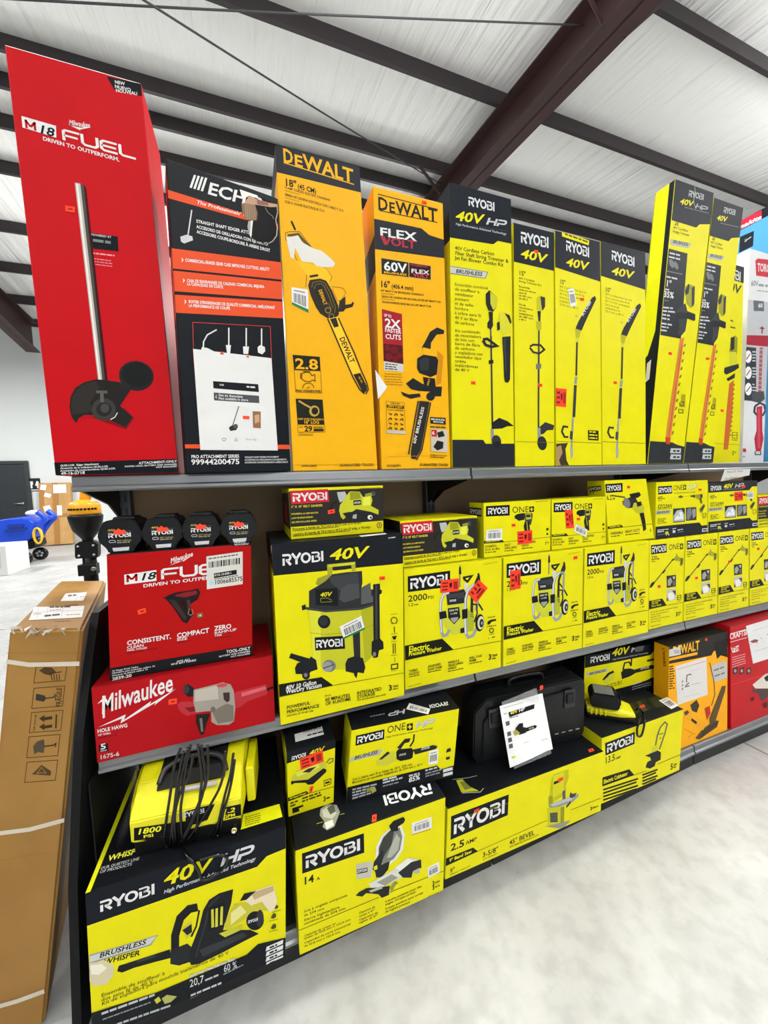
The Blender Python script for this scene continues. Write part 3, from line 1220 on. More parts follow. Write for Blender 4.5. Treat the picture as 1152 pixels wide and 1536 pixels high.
f.P('#26221a', [(330, 545), (345, 500), (430, 485), (480, 500), (530, 580), (580, 700), (585, 770), (560, 805), (490, 805), (430, 770), (395, 720), (350, 620)])
f.S('#7a6726', 5, [(360, 560), (370, 520), (430, 505), (470, 520), (515, 600), (555, 710), (550, 760)], [(380, 570), (392, 540), (430, 525), (460, 540), (500, 620), (535, 720)], [(400, 590), (410, 560), (440, 550), (520, 730)])
f.P('#1d1a12', [(390, 540), (440, 530), (500, 680), (440, 690), (400, 600)])
f.T(DY, 'DEWALT', 415, 580, 462, 700, 28, 'x', rot=True)
f.ring('#8a7430', 8, 495, 740, 22)
f.ring('#8a7430', 6, 522, 788, 20)
f.S(INK, 3, [(525, 545), (620, 555), (645, 590), (600, 660), (570, 655), (530, 560)])
f.P('#26221a', [(590, 660), (640, 620), (640, 690), (690, 680), (700, 662), (714, 672), (700, 705), (640, 722), (625, 745), (580, 750)])
f.P('#f9c02b', [(500, 810), (572, 790), (770, 1255), (700, 1270)])
f.S('#3a3218', 12, [(492, 810), (560, 965), (640, 1150), (705, 1300), (760, 1400), (800, 1438)], [(580, 800), (640, 930), (715, 1090), (770, 1230), (820, 1340), (834, 1400), (812, 1440)])
f.P('#26221a', [(510, 812), (562, 798), (585, 870), (545, 882)])
f.P('#26221a', [(706, 1272), (765, 1258), (820, 1370), (824, 1405), (800, 1430), (780, 1415)])
f.T('#26221a', 'DEWALT', 588, 968, 680, 1178, 42, 'x', rot=True)
f.T(DY, '18 IN', 745, 1290, 775, 1345, 14, 'b', rot=True)
f.P(INK, [(205, 1112), (426, 1126), (433, 1245), (218, 1238)])
f.T(DY, '2.8', 228, 1225, 415, 1232, 82, 'x')
f.S(INK, 3, [(218, 1238), (232, 1422), (442, 1430), (433, 1245)])
f.S(INK, 6, [(270, 1265), (270, 1310)], [(280, 1265), (300, 1262), (310, 1255), (345, 1256), (352, 1270), (362, 1285), (385, 1275), (388, 1330), (365, 1320), (350, 1335), (305, 1330), (280, 1312), (280, 1265)], [(290, 1250), (345, 1252)])
f.S(INK, 5, [(288, 1392)] + [(332 + 46 * math.cos(math.radians(a)), 1388 + 42 * math.sin(math.radians(a))) for a in range(180, 361, 20)], [(322, 1392), (345, 1378)])
f.T(INK, 'PEAK HORSEPOWER', 233, 1418, 435, 1424, 17, 'x')
f.view(400, 210, 3.01)
f.P(INK, [(127, 1142), (247, 1147), (256, 1265), (136, 1262)])
f.E('#b99a3a', 210, 1200, 23, 26)
f.E(INK, 212, 1200, 15, 17)
f.S('#b99a3a', 8, [(140, 1152), (168, 1170), (195, 1185)])
f.T(DY, 'FAST CUTS THROUGH A', 138, 1240, 252, 1244, 8, 'x')
f.T(DY, '16" LOG', 163, 1258, 232, 1260, 15, 'x')
f.S(INK, 1.5, [(136, 1262), (138, 1298), (258, 1300), (256, 1265)])
f.T(INK, 'UP TO', 143, 1278, 160, 1279, 7, 'b')
f.T(INK, '29', 166, 1294, 202, 1295, 24, 'x')
f.T(INK, 'SECONDS', 206, 1281, 250, 1282, 8, 'x')
f.P(INK, [(207, 1284), (252, 1285), (252, 1296), (207, 1295)])
for q in (1308, 1314):
    f.G('#a57c12', 140, q, 205, q + 2, 3)
f.T(INK, 'GUARANTEED TOUGH.', 325, 1466, 485, 1469, 12, 'x')
f.T(INK, 'DWCS600', 155, 1462, 221, 1463, 10, 'x')
f.S('#c98c06', 2, [(122, 1452), (500, 1462)])
b.sticker('bg', [(107, 642), (181, 650), (183, 752), (110, 718)], f)
L = b.left()
L.U('#22252c', [(0, 0), (1, 0), (1, 0.08), (0, 0.085)])
b.done()

b = Box('chainsaw_box', 'orange-yellow box with a battery chainsaw and a dark red 2X square', 'box',
        [(558.8, 276.4), (664.8, 306), (676.4, 703), (572, 705)], 0.004, 0.17, ZT, body=DY, top='#b98a1a')
f = b.f.view(400, 210, 3.01)
f.S(INK, 4, [(500, 238), (775, 316)], [(508, 310), (772, 372)])
f.T(INK, 'D', 500, 304, 548, 315, 54, 'x')
f.T(INK, 'E', 551, 316, 580, 323, 42, 'x')
f.T(INK, 'WALT', 584, 324, 772, 368, 52, 'x')
f.raw('#22252c', [[(0, f.uv(485, 345)[1]), f.uv(660, 385), f.uv(700, 395), f.uv(735, 425), (1, f.uv(797, 447)[1]), (1, f.uv(800, 528)[1]), (0, f.uv(482, 478)[1])]])
f.T('#d9dbdc', 'FLEX', 508, 420, 676, 450, 36, 'x')
f.T('#a8283a', 'VOLT', 524, 457, 674, 484, 34, 'x')
f.P('#a8283a', [(510, 418), (520, 420), (545, 462), (530, 462)])
f.P('#c9a54a', [(513, 516), (744, 560), (744, 626), (516, 592)])
f.P(INK, [(516, 520), (640, 543), (641, 608), (518, 590)])
f.P('#2c1418', [(643, 544), (741, 562), (741, 622), (644, 607)])
f.T(WH, '60V', 527, 573, 632, 588, 38, 'x')
f.T(DY, 'BRUSHLESS', 527, 587, 632, 602, 9, 'x')
f.T('#c83a4a', 'POWERED BY', 650, 556, 728, 569, 7, 'b')
f.T(WH, 'FLEX', 652, 588, 734, 599, 17, 'x')
f.T('#c83a4a', 'VOLT', 662, 606, 732, 616, 15, 'x')
f.T(INK, '16"', 510, 648, 556, 654, 28, 'x')
f.T(INK, '(406.4 mm)', 562, 655, 663, 668, 18, 'x')
f.T(INK, '60V MAX* 9 Ah BRUSHLESS CHAINSAW', 513, 668, 710, 694, 9, 'b')
f.S(INK, 1.5, [(515, 677), (575, 685)], [(515, 702), (575, 710)])
f.T(INK, 'SIERRA DE CADENA SIN ESCOBILLAS DE 60V MAX* 9 Ah', 517, 695, 787, 727, 9, 'b')
f.T(INK, 'TRONÇONNEUSE SANS BALAIS 60V MAX* 9 Ah', 518, 720, 744, 746, 9, 'b')
f.P('#9b1c28', [(518, 748), (610, 772), (617, 1000), (526, 985)])
f.P('#4a1016', [(525, 905), (612, 915), (616, 1000), (527, 985)])
for q in ((545, 925, 14), (575, 935, 18), (600, 960, 14), (550, 965, 17), (580, 975, 14)):
    f.E('#6d1018', *q)
f.P('#c3c1bc', [(527, 985), (616, 1000), (617, 1036), (528, 1027)])
for q in (1000, 1011, 1021):
    f.G('#3a3a3a', 533, q, 590, q + 6, 5)
f.T(WH, 'UP TO', 528, 781, 562, 789, 12, 'x')
f.T(WH, '2X', 532, 829, 602, 840, 38, 'x')
f.T(WH, 'FASTER', 532, 851, 606, 862, 18, 'x')
f.T(WH, 'CUTS', 534, 882, 606, 890, 21, 'x')
for q in range(5):
    f.G('#a8760c', 530, 1045 + q * 12, 612, 1050 + q * 12, 4)
# battery chainsaw
f.P('#1f2022', [(700, 925), (712, 905), (738, 855), (770, 836), (802, 850), (800, 866), (768, 868), (742, 905), (740, 935), (715, 945)])
f.P('#f0a80f', [(705, 925), (745, 935), (785, 925), (800, 960), (790, 1100), (760, 1170), (700, 1170), (690, 1130), (715, 1050)])
f.P('#c5860a', [(770, 940), (798, 965), (788, 1090), (765, 1100)])
f.P('#1b1c1e', [(680, 975), (708, 958), (765, 968), (775, 985), (768, 1050), (740, 1062), (690, 1042), (678, 1020)])
f.P('#2e3033', [(688, 985), (710, 970), (735, 978), (730, 1030), (695, 1030)])
f.P('#1b1c1e', [(705, 1060), (760, 1068), (764, 1110), (712, 1112)])
f.T(DY, 'DEWALT', 728, 1112, 738, 1070, 8, 'x', rot=True)
f.P('#1f2022', [(628, 1090), (660, 1064), (700, 1090), (740, 1104), (792, 1106), (788, 1150), (740, 1150), (735, 1128), (690, 1125), (650, 1115)])
f.P('#1f2022', [(604, 1126), (640, 1140), (690, 1136), (696, 1150), (650, 1160), (615, 1145)])
f.E('#1f2022', 740, 1150, 20)
f.P('#262626', [(690, 1170), (735, 1175), (695, 1400), (672, 1442), (652, 1440), (650, 1410)])
f.S('#3f3a2a', 7, [(684, 1170), (640, 1420)], [(740, 1178), (700, 1400), (676, 1446)])
f.T('#d8d6cf', '60V BRUSHLESS', 672, 1370, 712, 1200, 13, 'x', rot=True)
f.S('#6b5a20', 1.5, [(537, 1170), (620, 1178), (626, 1325), (541, 1320)], closed=True)
f.T(INK, 'WORKS WITH', 558, 1182, 600, 1186, 6, 'b')
f.P(INK, [(541, 1186), (580, 1190), (580, 1203), (541, 1199)])
f.P(INK, [(584, 1190), (618, 1193), (618, 1206), (584, 1203)])
f.T(DY, '20V', 546, 1197, 576, 1200, 9, 'x')
f.T(DY, '60V', 588, 1201, 614, 1203, 9, 'x')
f.T(INK, 'TOOLS + CHARGERS', 543, 1212, 616, 1218, 6, 'b')
for i in range(4):
    for j in range(3):
        x, y = 548 + j * 26, 1226 + i * 22 + j * 2
        f.S(INK, 4, [(x, y + 10), (x + 8, y), (x + 15, y + 4), (x + 12, y + 11)] if (i + j) % 2 else [(x + 2, y), (x + 12, y + 8), (x + 14, y + 2)])
f.P('#b9b4a2', [(540, 1304), (625, 1309), (626, 1325), (541, 1320)])
f.P(INK, [(738, 1245), (808, 1250), (808, 1281), (739, 1275)])
f.T(WH, 'BRUSHLESS', 742, 1259, 804, 1264, 8, 'x')
f.T(WH, 'MOTOR', 752, 1271, 798, 1275, 7, 'x')
f.G(INK, 738, 1293, 812, 1297, 5)
f.P('#bdb5a2', [(740, 1300), (816, 1304), (817, 1411), (742, 1405)])
f.P('#b3202c', [(743, 1304), (768, 1306), (768, 1338), (744, 1336)])
f.T(WH, '6', 746, 1326, 758, 1327, 15, 'x')
f.P('#1f2022', [(768, 1318), (795, 1310), (804, 1335), (775, 1342)])
f.P('#1f2022', [(752, 1385), (770, 1355), (798, 1362), (796, 1392), (770, 1402)])
f.G('#5d4a18', 738, 1424, 812, 1429, 4)
f.G('#5d4a18', 738, 1434, 800, 1438, 4)
f.T(INK, 'DCCS670T1', 541, 1477, 606, 1477, 9, 'x')
f.T(INK, 'GUARANTEED TOUGH.', 690, 1474, 822, 1475, 11, 'x')
f.S('#c98c06', 2, [(545, 1430), (830, 1425)])
b.sticker('o', [(702, 276), (722, 282), (722, 291), (702, 287)], f)
b.sticker('w', [(487, 1025), (541, 1106), (538, 1112), (500, 1160)], f)
L = b.left()
L.U('#22252c', [(0, 0.205), (1, 0.165), (1, 0.29), (0, 0.34)])
b.done()


def brushless(f, pts, x0, y0, x1, y1, h):
    f.P('#b4b8b6', pts)
    f.T(INK, 'BRUSHLESS', x0, y0, x1, y1, h, 'xi')


b = Box('trimmer_box', 'black and yellow box showing a string trimmer beside a leaf blower', 'box',
        [(673.4, 270.5), (766.8, 300.4), (772.2, 703.4), (678.5, 704.9)], 0.004, 0.114, ZT, top='#20242b')
f = b.f.view(650, 265, 6.538)
N_ = '#181d26'
f.raw(N_, [[(0, 0), (1, 0), (1, f.uv(770, 652)[1]), f.uv(635, 618), f.uv(590, 648), (0, f.uv(160, 562)[1])]])
f.logo('#d8dadc', 'RYOBI', 345, 268, 603, 338, 84)
f.T(RY, '40V', 212, 398, 478, 448, 88, 'xi')
hp(f, 518, 455, 706, 493, 66, '#c0c4c7')
f.S('#5a5f66', 2, [(370, 458), (715, 525)])
f.T('#b9bdc1', 'High Performance Advanced Technology', 215, 443, 716, 566, 20, 'bi')
f.T(INK, '40V Cordless Carbon', 210, 680, 600, 757, 34, 'b')
f.T(INK, 'Fiber Shaft String Trimmer &', 212, 728, 738, 832, 34, 'b')
f.T(INK, 'Jet Fan Blower Combo Kit', 210, 775, 688, 866, 34, 'b')
f.P('#6d6f6a', [(160, 835), (540, 910), (512, 975), (160, 912)])
f.P('#b9bcb9', [(160, 842), (530, 914), (508, 968), (160, 903)])
f.T(INK, 'BRUSHLESS', 215, 905, 478, 948, 36, 'xi')
for i, (t, x1) in enumerate((('Ensemble combiné', 538), ('de souffleur à', 452), ('ventilateur', 392), ('puissant', 348), ('et de taille-', 402), ('bordure', 343), ('à arbre sans fil', 470), ('40 V en fibre', 432), ('de carbone', 402))):
    y = 1030 + i * 46.5
    f.T(INK, t, 207, y, x1, y + (x1 - 207) * 0.155, 30, 'r')
f.view(650, 260, 3.338)
for i, (t, x1) in enumerate((('Kit combinado', 236), ('de recortadora', 240), ('de hilo con', 206), ('barra de fibra', 233), ('de carbono', 208), ('y sopladora con', 248), ('ventilador tipo', 241), ('turbina', 163), ('inalámbricas', 224), ('de 40 V', 180))):
    y = 776 + i * 22
    f.T(INK, t, 107, y, x1, y + (x1 - 107) * 0.1, 15, 'r')
f.raw('#23262b', [[(0, f.uv(98, 1335)[1]), (0.48, f.uv(265, 1337)[1]), (0.52, f.uv(285, 1358)[1]), (1, f.uv(405, 1358)[1]), (1, 1), (0, 1)]])
# trimmer
f.S('#5f6355', 9, [(287, 770), (292, 1000), (297, 1320)])
f.S('#25272a', 6, [(290, 800), (296, 1310)])
f.P('#212327', [(262, 590), (280, 572), (322, 610), (318, 655), (300, 680), (275, 672), (263, 640)])
f.P('#bdbb2a', [(285, 580), (322, 610), (318, 655), (300, 672), (286, 640)])
f.P('#212327', [(276, 680), (298, 680), (298, 728), (300, 748), (288, 772), (270, 758), (270, 735), (280, 720)])
f.S('#212327', 14, [(248, 818), (270, 815), (318, 852), (290, 856), (262, 846), (248, 822)])
f.P('#212327', [(276, 925), (300, 922), (302, 940), (278, 945)])
f.P('#1c1e21', [(290, 1250), (330, 1222), (372, 1240), (404, 1266), (370, 1266), (345, 1278), (300, 1280)])
f.P('#8d908c', [(286, 1280), (302, 1282), (306, 1340), (290, 1340)])
f.E('#303236', 316, 1346, 24, 34, -10)
f.E('#1c1e21', 318, 1362, 20, 18, -10)
# blower
f.P('#c9c628', [(330, 690), (352, 682), (385, 720), (388, 790), (350, 800), (330, 770)])
f.P('#212327', [(356, 688), (382, 700), (392, 735), (385, 745), (372, 715)])
f.P('#212327', [(318, 735), (332, 730), (334, 770), (320, 776)])
f.P('#1d1f22', [(345, 808), (387, 805), (385, 980), (384, 1025), (374, 1042), (358, 1036), (354, 1010), (350, 900)])
f.P('#33363a', [(352, 815), (362, 815), (366, 985), (360, 985)])
b.sticker('o', [(188, 1030), (210, 1032), (210, 1047), (188, 1045)], f)
L = b.left()
L.U('#20252d', [(0, 0), (1, 0), (1, 0.195), (0, 0.19)])
b.done()

b = Box('trimmer_box', 'narrow black-topped yellow box with a lone string trimmer, left of the pole saw boxes', 'box',
        [(769.8, 333.4), (831.2, 348.4), (832.1, 701.9), (772.8, 703.4)], 0.004, 0.16, ZT, top='#20242b')
f = b.f.view(650, 260, 3.338)
f.raw(N_, [[(0, 0), (1, 0), (1, f.uv(606, 488)[1]), (0, f.uv(402, 442)[1])]])
f.logo('#d8dadc', 'RYOBI', 438, 345, 578, 374, 54)
f.T(RY, '40V', 434, 420, 562, 448, 44, 'xi')
f.T(INK, '15"', 426, 508, 462, 515, 22, 'b')
for i, (t, x1) in enumerate((('40V Cordless', 507), ('String Trimmer Kit', 541))):
    f.T(INK, t, 427, 528 + i * 15, x1, 528 + i * 15 + (x1 - 427) * 0.2, 9, 'b')
for i, (t, x1) in enumerate((('Ensemble', 483), ('taille-bordures', 513), ('sans fil', 466), ('de 381 mm', 492), ('de 40 V', 473), ('', 0), ('Kit de', 462), ('recortadora', 497), ('de hilo', 465), ('inalámbrica', 499), ('de 380 mm', 500), ('y 40 V', 464))):
    if t:
        f.T(INK, t, 427, 570 + i * 15, x1, 570 + i * 15 + (x1 - 427) * 0.19, 9, 'b')
f.S('#5f6355', 9, [(528, 780), (526, 1000), (526, 1290)])
f.S('#25272a', 6, [(530, 690), (527, 1300)])
f.P('#b7b51f', [(516, 625), (530, 612), (560, 622), (560, 668), (540, 690), (516, 680)])
f.P('#2a2c2f', [(536, 615), (560, 622), (560, 668), (546, 690), (540, 660)])
f.P('#212327', [(520, 690), (538, 690), (536, 740), (526, 745)])
f.P('#a9a71f', [(514, 742), (540, 742), (540, 785), (520, 790), (514, 770)])
f.S('#25272a', 10, [(482, 870), (500, 860), (536, 862), (556, 885), (530, 905), (500, 898), (482, 875)])
f.P('#6c6e66', [(512, 958), (540, 955), (540, 980), (514, 985)])
f.P('#303236', [(528, 1280), (560, 1252), (606, 1268), (600, 1292), (570, 1294), (552, 1312), (534, 1316)])
f.P('#8d908c', [(520, 1280), (536, 1282), (538, 1340), (522, 1340)])
f.E('#26282b', 544, 1360, 24, 36, -8)
f.S('#6d6c10', 2, [(411, 1352), (608, 1356)])
b.sticker('o', [(505, 383), (524, 385), (522, 400), (507, 398)], f)
b.sticker('o', [(523, 1055), (545, 1058), (545, 1073), (523, 1070)], f)
b.done()

PS_REF = [(832.2, 345.7), (900.2, 361.8), (903.2, 698.6), (834, 700)]


def pole_saw_art(f, x_text):
    """drawn in the frame of the second pole saw box"""
    f.view(820, 260, 3.34)
    f.raw(N_, [[(0, 0), (1, 0), (1, f.uv(497, 576)[1]), (0, f.uv(272, 518)[1])]])
    f.logo('#d8dadc', 'RYOBI', 325, 436, 440, 464, 48)
    f.T(RY, '40V', 322, 507, 430, 524, 38, 'xi')
    f.T(INK, '10"', 292, 594, 321, 600, 22, 'b')
    for i, (t, x1) in enumerate((('40V Cordless Pole Saw Kit', 426), ('Scie à perche sans fil de', 415), ('40 V et 25,4 centimètres', 415), ('Sierra de pértiga', 362), ('inalámbrica de', 367), ('25,4 cm y 40 V', 384))):
        y = 611 + i * 17
        f.T('#4a4a12', t, 292, y, x1, y + (x1 - 292) * 0.2, 10, 'r')
    f.P('#1f2124', [(372, 800), (385, 770), (452, 655), (468, 645), (474, 660), (420, 770), (400, 815), (378, 822)])
    f.T('#d0d2cf', 'RYOBI', 408, 745, 450, 675, 12, 'x', rot=True)
    f.S('#8d908c', 3, [(368, 748), (377, 742), (380, 752)])
    f.P('#aaa820', [(368, 805), (398, 812), (388, 850), (372, 850)])
    f.P('#c8c632', [(372, 850), (388, 850), (385, 878), (372, 878)])
    f.S('#2a2d2a', 9, [(378, 870), (374, 1030)])
    f.S('#8d908c', 13, [(374, 1035), (370, 1070)])
    f.S('#33363a', 14, [(370, 1075), (362, 1230)])
    f.S('#8d908c', 9, [(358, 1230), (350, 1400)])
    f.S('#2a2c2f', 9, [(335, 1278), (312, 1275), (305, 1300), (318, 1326), (336, 1326)])
    f.P('#3c3f42', [(345, 1295), (358, 1300), (355, 1340), (342, 1335)])
    f.P('#9a9d9a', [(344, 1380), (358, 1380), (358, 1425), (348, 1432)])
    f.S('#6d6c10', 2, [(279, 1347), (498, 1356)])


q2 = [(900.6, 363), (968.2, 375.3), (969.1, 697.7), (903.6, 698.6)]
b = Box('pole_saw_box', 'pole saw box with a white barcode label, red tag and torn corner', 'box', PS_REF, 0.0, 0.2, ZT, top='#20242b', group='pole saw boxes')
f = b.f
h2 = homography(q2, UNIT)
f.H = h2
pole_saw_art(f, 0)
f.use(PS_REF).view(820, 260, 3.34)
f.P(RY, [(75, 288), (213, 335), (210, 358), (75, 315)])
f.G('#55550c', 90, 308, 205, 346, 8)
f.P(INK, [(206, 1280), (260, 1283), (260, 1335), (208, 1332)])
for i in range(3):
    f.G(RY, 213, 1292 + i * 16, 254, 1295 + i * 16, 7)
f.P('#3a3226', [(45, 1352), (105, 1348), (92, 1380), (98, 1440), (112, 1470), (45, 1470)])
f.P('#a08458', [(45, 1370), (70, 1360), (78, 1400), (60, 1440), (70, 1468), (46, 1468)])
b.sticker('bc', [(105, 568), (135, 565), (149, 648), (118, 655)], f)
b.sticker('r', [(45, 1062), (98, 1067), (95, 1160), (43, 1155)], f)
b.sticker('o', [(168, 610), (186, 612), (186, 625), (168, 624)], f)
b.done()
b = Box('pole_saw_box', 'pole saw box without barcode or tears, right beside the torn one', 'box', q2, 0.004, 0.2, ZT, top='#20242b', group='pole saw boxes')
pole_saw_art(b.f, 0)
b.sticker('o', [(333, 1042), (350, 1043), (350, 1056), (333, 1055)], b.f)
b.done()

H1 = [(1013, 268.4), (1070.9, 288.4), (1024.2, 697), (971.2, 698.6)]
H2 = [(1071, 293), (1115, 314), (1069, 695.6), (1025, 697)]


def hedge_art(f, hpv):
    f.view(820, 260, 3.34)
    f.U(N_, [(0, 0), (1, 0), (1, 0.115), (0.72, 0.127), (0.64, 0.142), (0, 0.142)])
    f.logo('#aeb2b5', 'RYOBI', 710, 122, 785, 140, 34)
    f.T(RY, '40V', 664, 165, 728, 177, 30, 'xi')
    if hpv:
        hp(f, 742, 184, 800, 200, 26, '#9da2a6')
    f.G('#7a7f86', 690, 185, 810, 212, 4)
    f.T(INK, '26"', 637, 281, 664, 288, 26, 'b')
    f.T('#4a4a12', '40V Cordless', 630, 301, 705, 317, 13, 'b')
    f.T('#4a4a12', 'Hedge Trimmer', 628, 321, 712, 340, 13, 'b')
    f.P('#a9aca6', [(618, 358), (722, 378), (705, 404), (614, 388)])
    f.T(INK, 'BRUSHLESS', 628, 378, 704, 392, 16, 'xi')
    f.P('#23262c', [(605, 408), (702, 432), (668, 870), (545, 850), (548, 780)])
    f.G(LG, 612, 436, 668, 448, 8)
    f.G(LG, 608, 456, 672, 470, 8)
    f.E('#6e7275', 622, 487, 12, 24, -20)
    f.E('#6e7275', 644, 497, 10, 22, -20)
    f.G(GY, 598, 530, 680, 545, 5)
    f.G(LG, 595, 560, 655, 572, 8)
    f.T(WH, '1"', 590, 606, 618, 610, 32, 'b')
    f.G(LG, 588, 625, 618, 629, 7)
    f.T(WH, '35%', 580, 660, 630, 668, 30, 'x')
    f.G(GY, 575, 680, 605, 684, 4)
    for i, (x, w_) in enumerate(((572, 55), (575, 62), (570, 42), (568, 42))):
        f.G(LG, x, 718 + i * 18, x + w_, 722 + i * 19, 8)
    f.G(LG, 565, 798, 622, 806, 8)
    f.G(LG, 570, 815, 605, 820, 7)
    f.G(LG, 565, 832, 600, 836, 7)
    f.P('#96952a', [(690, 605), (705, 590), (738, 602), (735, 700), (715, 715), (695, 690)])
    f.P('#2b2e30', [(688, 625), (706, 590), (712, 600), (706, 640), (690, 650)])
    f.P('#2f3234', [(722, 610), (738, 602), (735, 690), (722, 712)])
    f.P('#34373a', [(665, 710), (690, 690), (700, 730), (740, 745), (740, 775), (700, 765), (690, 830), (670, 855), (652, 850), (660, 800), (655, 770), (622, 760)])
    f.P('#1d2023', [(625, 755), (660, 735), (740, 745), (736, 780), (700, 768), (655, 772)])
    f.P('#d0743a', [(664, 870), (684, 862), (615, 1372), (592, 1372), (608, 1240)])
    f.S('#8d5427', 3, [(672, 900), (606, 1360)])
    f.S('#6e6f24', 7, *[[(690 - i * 5.2, 895 + i * 38), (683 - i * 5.2, 910 + i * 38)] for i in range(12)])
    f.P('#a39a18', [(672, 1140), (692, 1140), (690, 1200), (660, 1200), (662, 1180), (670, 1170)])
    f.S(INK, 3, [(662, 1180), (666, 1192), (680, 1194), (683, 1176), (668, 1176)], [(658, 1210), (680, 1212), (680, 1228), (658, 1228), (658, 1210)])
    f.U('#2a2e33', [(0, 0.918), (0.62, 0.922), (0.8, 0.932), (1, 0.938), (1, 1), (0, 1)])
    for i in range(2):
        f.P('#b5b8b8', [(620, 1392 + i * 28), (672, 1392 + i * 28), (670, 1414 + i * 28), (616, 1414 + i * 28)])
        f.G(INK, 632, 1408 + i * 28, 664, 1408 + i * 28, 8)
    f.P('#b8441e', [(592, 1340), (618, 1345), (614, 1374), (594, 1372)])
    if hpv:
        f.S('#b9bbb8', 2, [(740, 60), (742, 110), (732, 150), (745, 190)])


b = Box('hedge_trimmer_box', 'tall leaning black and yellow hedge trimmer box with its bright yellow side showing', 'box', H1, 0.0, 0.09, ZT, group='leaning 26 inch hedge trimmer boxes', top='#20242b', side='#1c2027')
hedge_art(b.f, True)
b.sticker('o', [(606, 936), (622, 938), (621, 951), (605, 949)], b.f)
L = b.left()
L.U('#e9ea10', [(0.05, 0), (0.72, 0), (0.72, 0.52), (0.45, 0.6), (0.05, 0.63)])
L.U(WH, [(0.2, 0.65), (0.38, 0.64), (0.38, 0.7), (0.2, 0.71)])
L.U(WH, [(0.46, 0.63), (0.66, 0.62), (0.66, 0.69), (0.46, 0.7)])
b.done()
b = Box('hedge_trimmer_box', 'second leaning hedge trimmer box, right against the one with the yellow side', 'box', H2, 0.004, 0.09, ZT, group='leaning 26 inch hedge trimmer boxes', top='#20242b', side='#1c2027')
# the same artwork as on the first one
b.f.H = homography(H1, UNIT)
hedge_art(b.f, False)
b.f.use(H2).view(820, 260, 3.34)
b.sticker('o', [(797, 938), (813, 940), (812, 951), (796, 949)], b.f)
b.done()

b = Box('hedge_trimmer_box', 'shorter all-yellow hedge trimmer box, half hidden behind the leaning ones', 'box',
        [(1080, 392), (1116.4, 399), (1109, 694.7), (1070, 695.6)], 0.1, 0.1, ZT)
f = b.f.view(820, 260, 3.34)
f.P('#24281f', [(870, 432), (992, 462), (990, 540), (868, 510)])
f.logo('#d8dadc', 'RYOBI', 880, 500, 972, 532, 44)
f.T('#24281f', '40V', 890, 570, 968, 590, 40, 'xi')
f.G('#5c5c10', 920, 720, 945, 726, 7)
f.G('#5c5c10', 920, 752, 950, 757, 7)
f.P('#8d8c20', [(925, 800), (945, 788), (958, 800), (955, 870), (945, 920), (920, 930), (915, 860)])
f.P('#26292b', [(922, 800), (942, 795), (940, 855), (922, 865)])
f.P('#c7c62c', [(915, 870), (950, 870), (958, 930), (918, 948)])
f.P('#26292b', [(890, 950), (920, 940), (962, 928), (964, 948), (940, 965), (900, 985), (888, 975)])
f.P('#26292b', [(900, 1005), (945, 975), (942, 1000), (908, 1018)])
f.P('#c0602b', [(915, 1030), (938, 1010), (930, 1180), (908, 1378), (885, 1378), (900, 1180)])
f.S('#5b5b18', 5, *[[(942 - i * 1.6, 1030 + i * 24), (937 - i * 1.6, 1040 + i * 24)] for i in range(12)])
f.S(INK, 3, [(930, 1285), (955, 1285), (955, 1315), (930, 1315)], [(930, 1300), (955, 1300)], closed=True)
f.G('#5c5c10', 928, 1328, 955, 1328, 5)
f.S('#6d6c10', 2, [(840, 1345), (967, 1352)])
f.T(INK, '5', 928, 1408, 938, 1408, 22, 'b')
f.T(INK, 'YR', 938, 1398, 950, 1398, 9, 'b')
b.sticker('o', [(872, 1163), (886, 1165), (886, 1177), (872, 1175)], f)
b.done()

b = Box('hedge_trimmer_box', 'white and grey box with a red hedge trimmer, before the teal box', 'box',
        [(1125, 370), (1157.5, 384), (1145, 695), (1112.5, 696)], 0.12, 0.1, ZT, body='#d9dadb', top='#b9babb')
f = b.f.view(960, 260, 3.34)
f.P('#b5b7ba', [(525, 620), (660, 650), (660, 1500), (505, 1455)])
f.P('#d5d6d8', [(518, 1135), (640, 1150), (640, 1500), (500, 1456)])
f.P('#c2283a', [(578, 432), (590, 424), (660, 440), (660, 528), (582, 508)])
f.T(WH, 'TORO', 588, 486, 652, 500, 38, 'x')
f.T('#6a6d70', '60V', 556, 556, 592, 562, 26, 'b')
f.G('#8a8d90', 594, 562, 640, 572, 12)
f.G('#9a9da0', 588, 586, 640, 598, 6)
f.P('#5b6066', [(568, 630), (620, 640), (622, 690), (570, 684)])
f.T(WH, '60', 592, 668, 614, 671, 20, 'x')
f.S('#8f2430', 6, [(612, 765), (612, 800)], [(600, 772), (624, 776)])
f.P('#a02436', [(528, 802), (660, 815), (660, 872), (526, 850)])
f.S('#9a5a62', 16, [(608, 870), (600, 1095)])
f.S('#c9a7ab', 4, *[[(590 - i * 0.5, 880 + i * 22), (624 - i * 0.5, 886 + i * 22)] for i in range(10)])
f.P('#35383c', [(522, 860), (582, 870), (582, 1140), (510, 1132)])
for i, y in enumerate((912, 994, 1077)):
    f.E('#e9e9ea', 542, y, 17, 32)
    f.S('#8a2a36' if i < 2 else '#555', 5, [(532, y + 14), (552, y - 14)])
    for k in range(4):
        f.G(LG, 562, y - 20 + k * 15, 582, y - 18 + k * 15, 6)
f.P('#4a4d51', [(560, 1095), (620, 1090), (625, 1130), (600, 1150), (562, 1140)])
f.S('#3f4246', 10, [(575, 1165), (572, 1195), (590, 1215), (615, 1212), (628, 1190), (622, 1160), (600, 1150), (575, 1165)])
f.P('#b02a3c', [(584, 1170), (612, 1165), (612, 1290), (618, 1330), (605, 1395), (580, 1395), (572, 1330), (584, 1290)])
f.P('#c64a58', [(590, 1180), (600, 1178), (602, 1380), (588, 1380)])
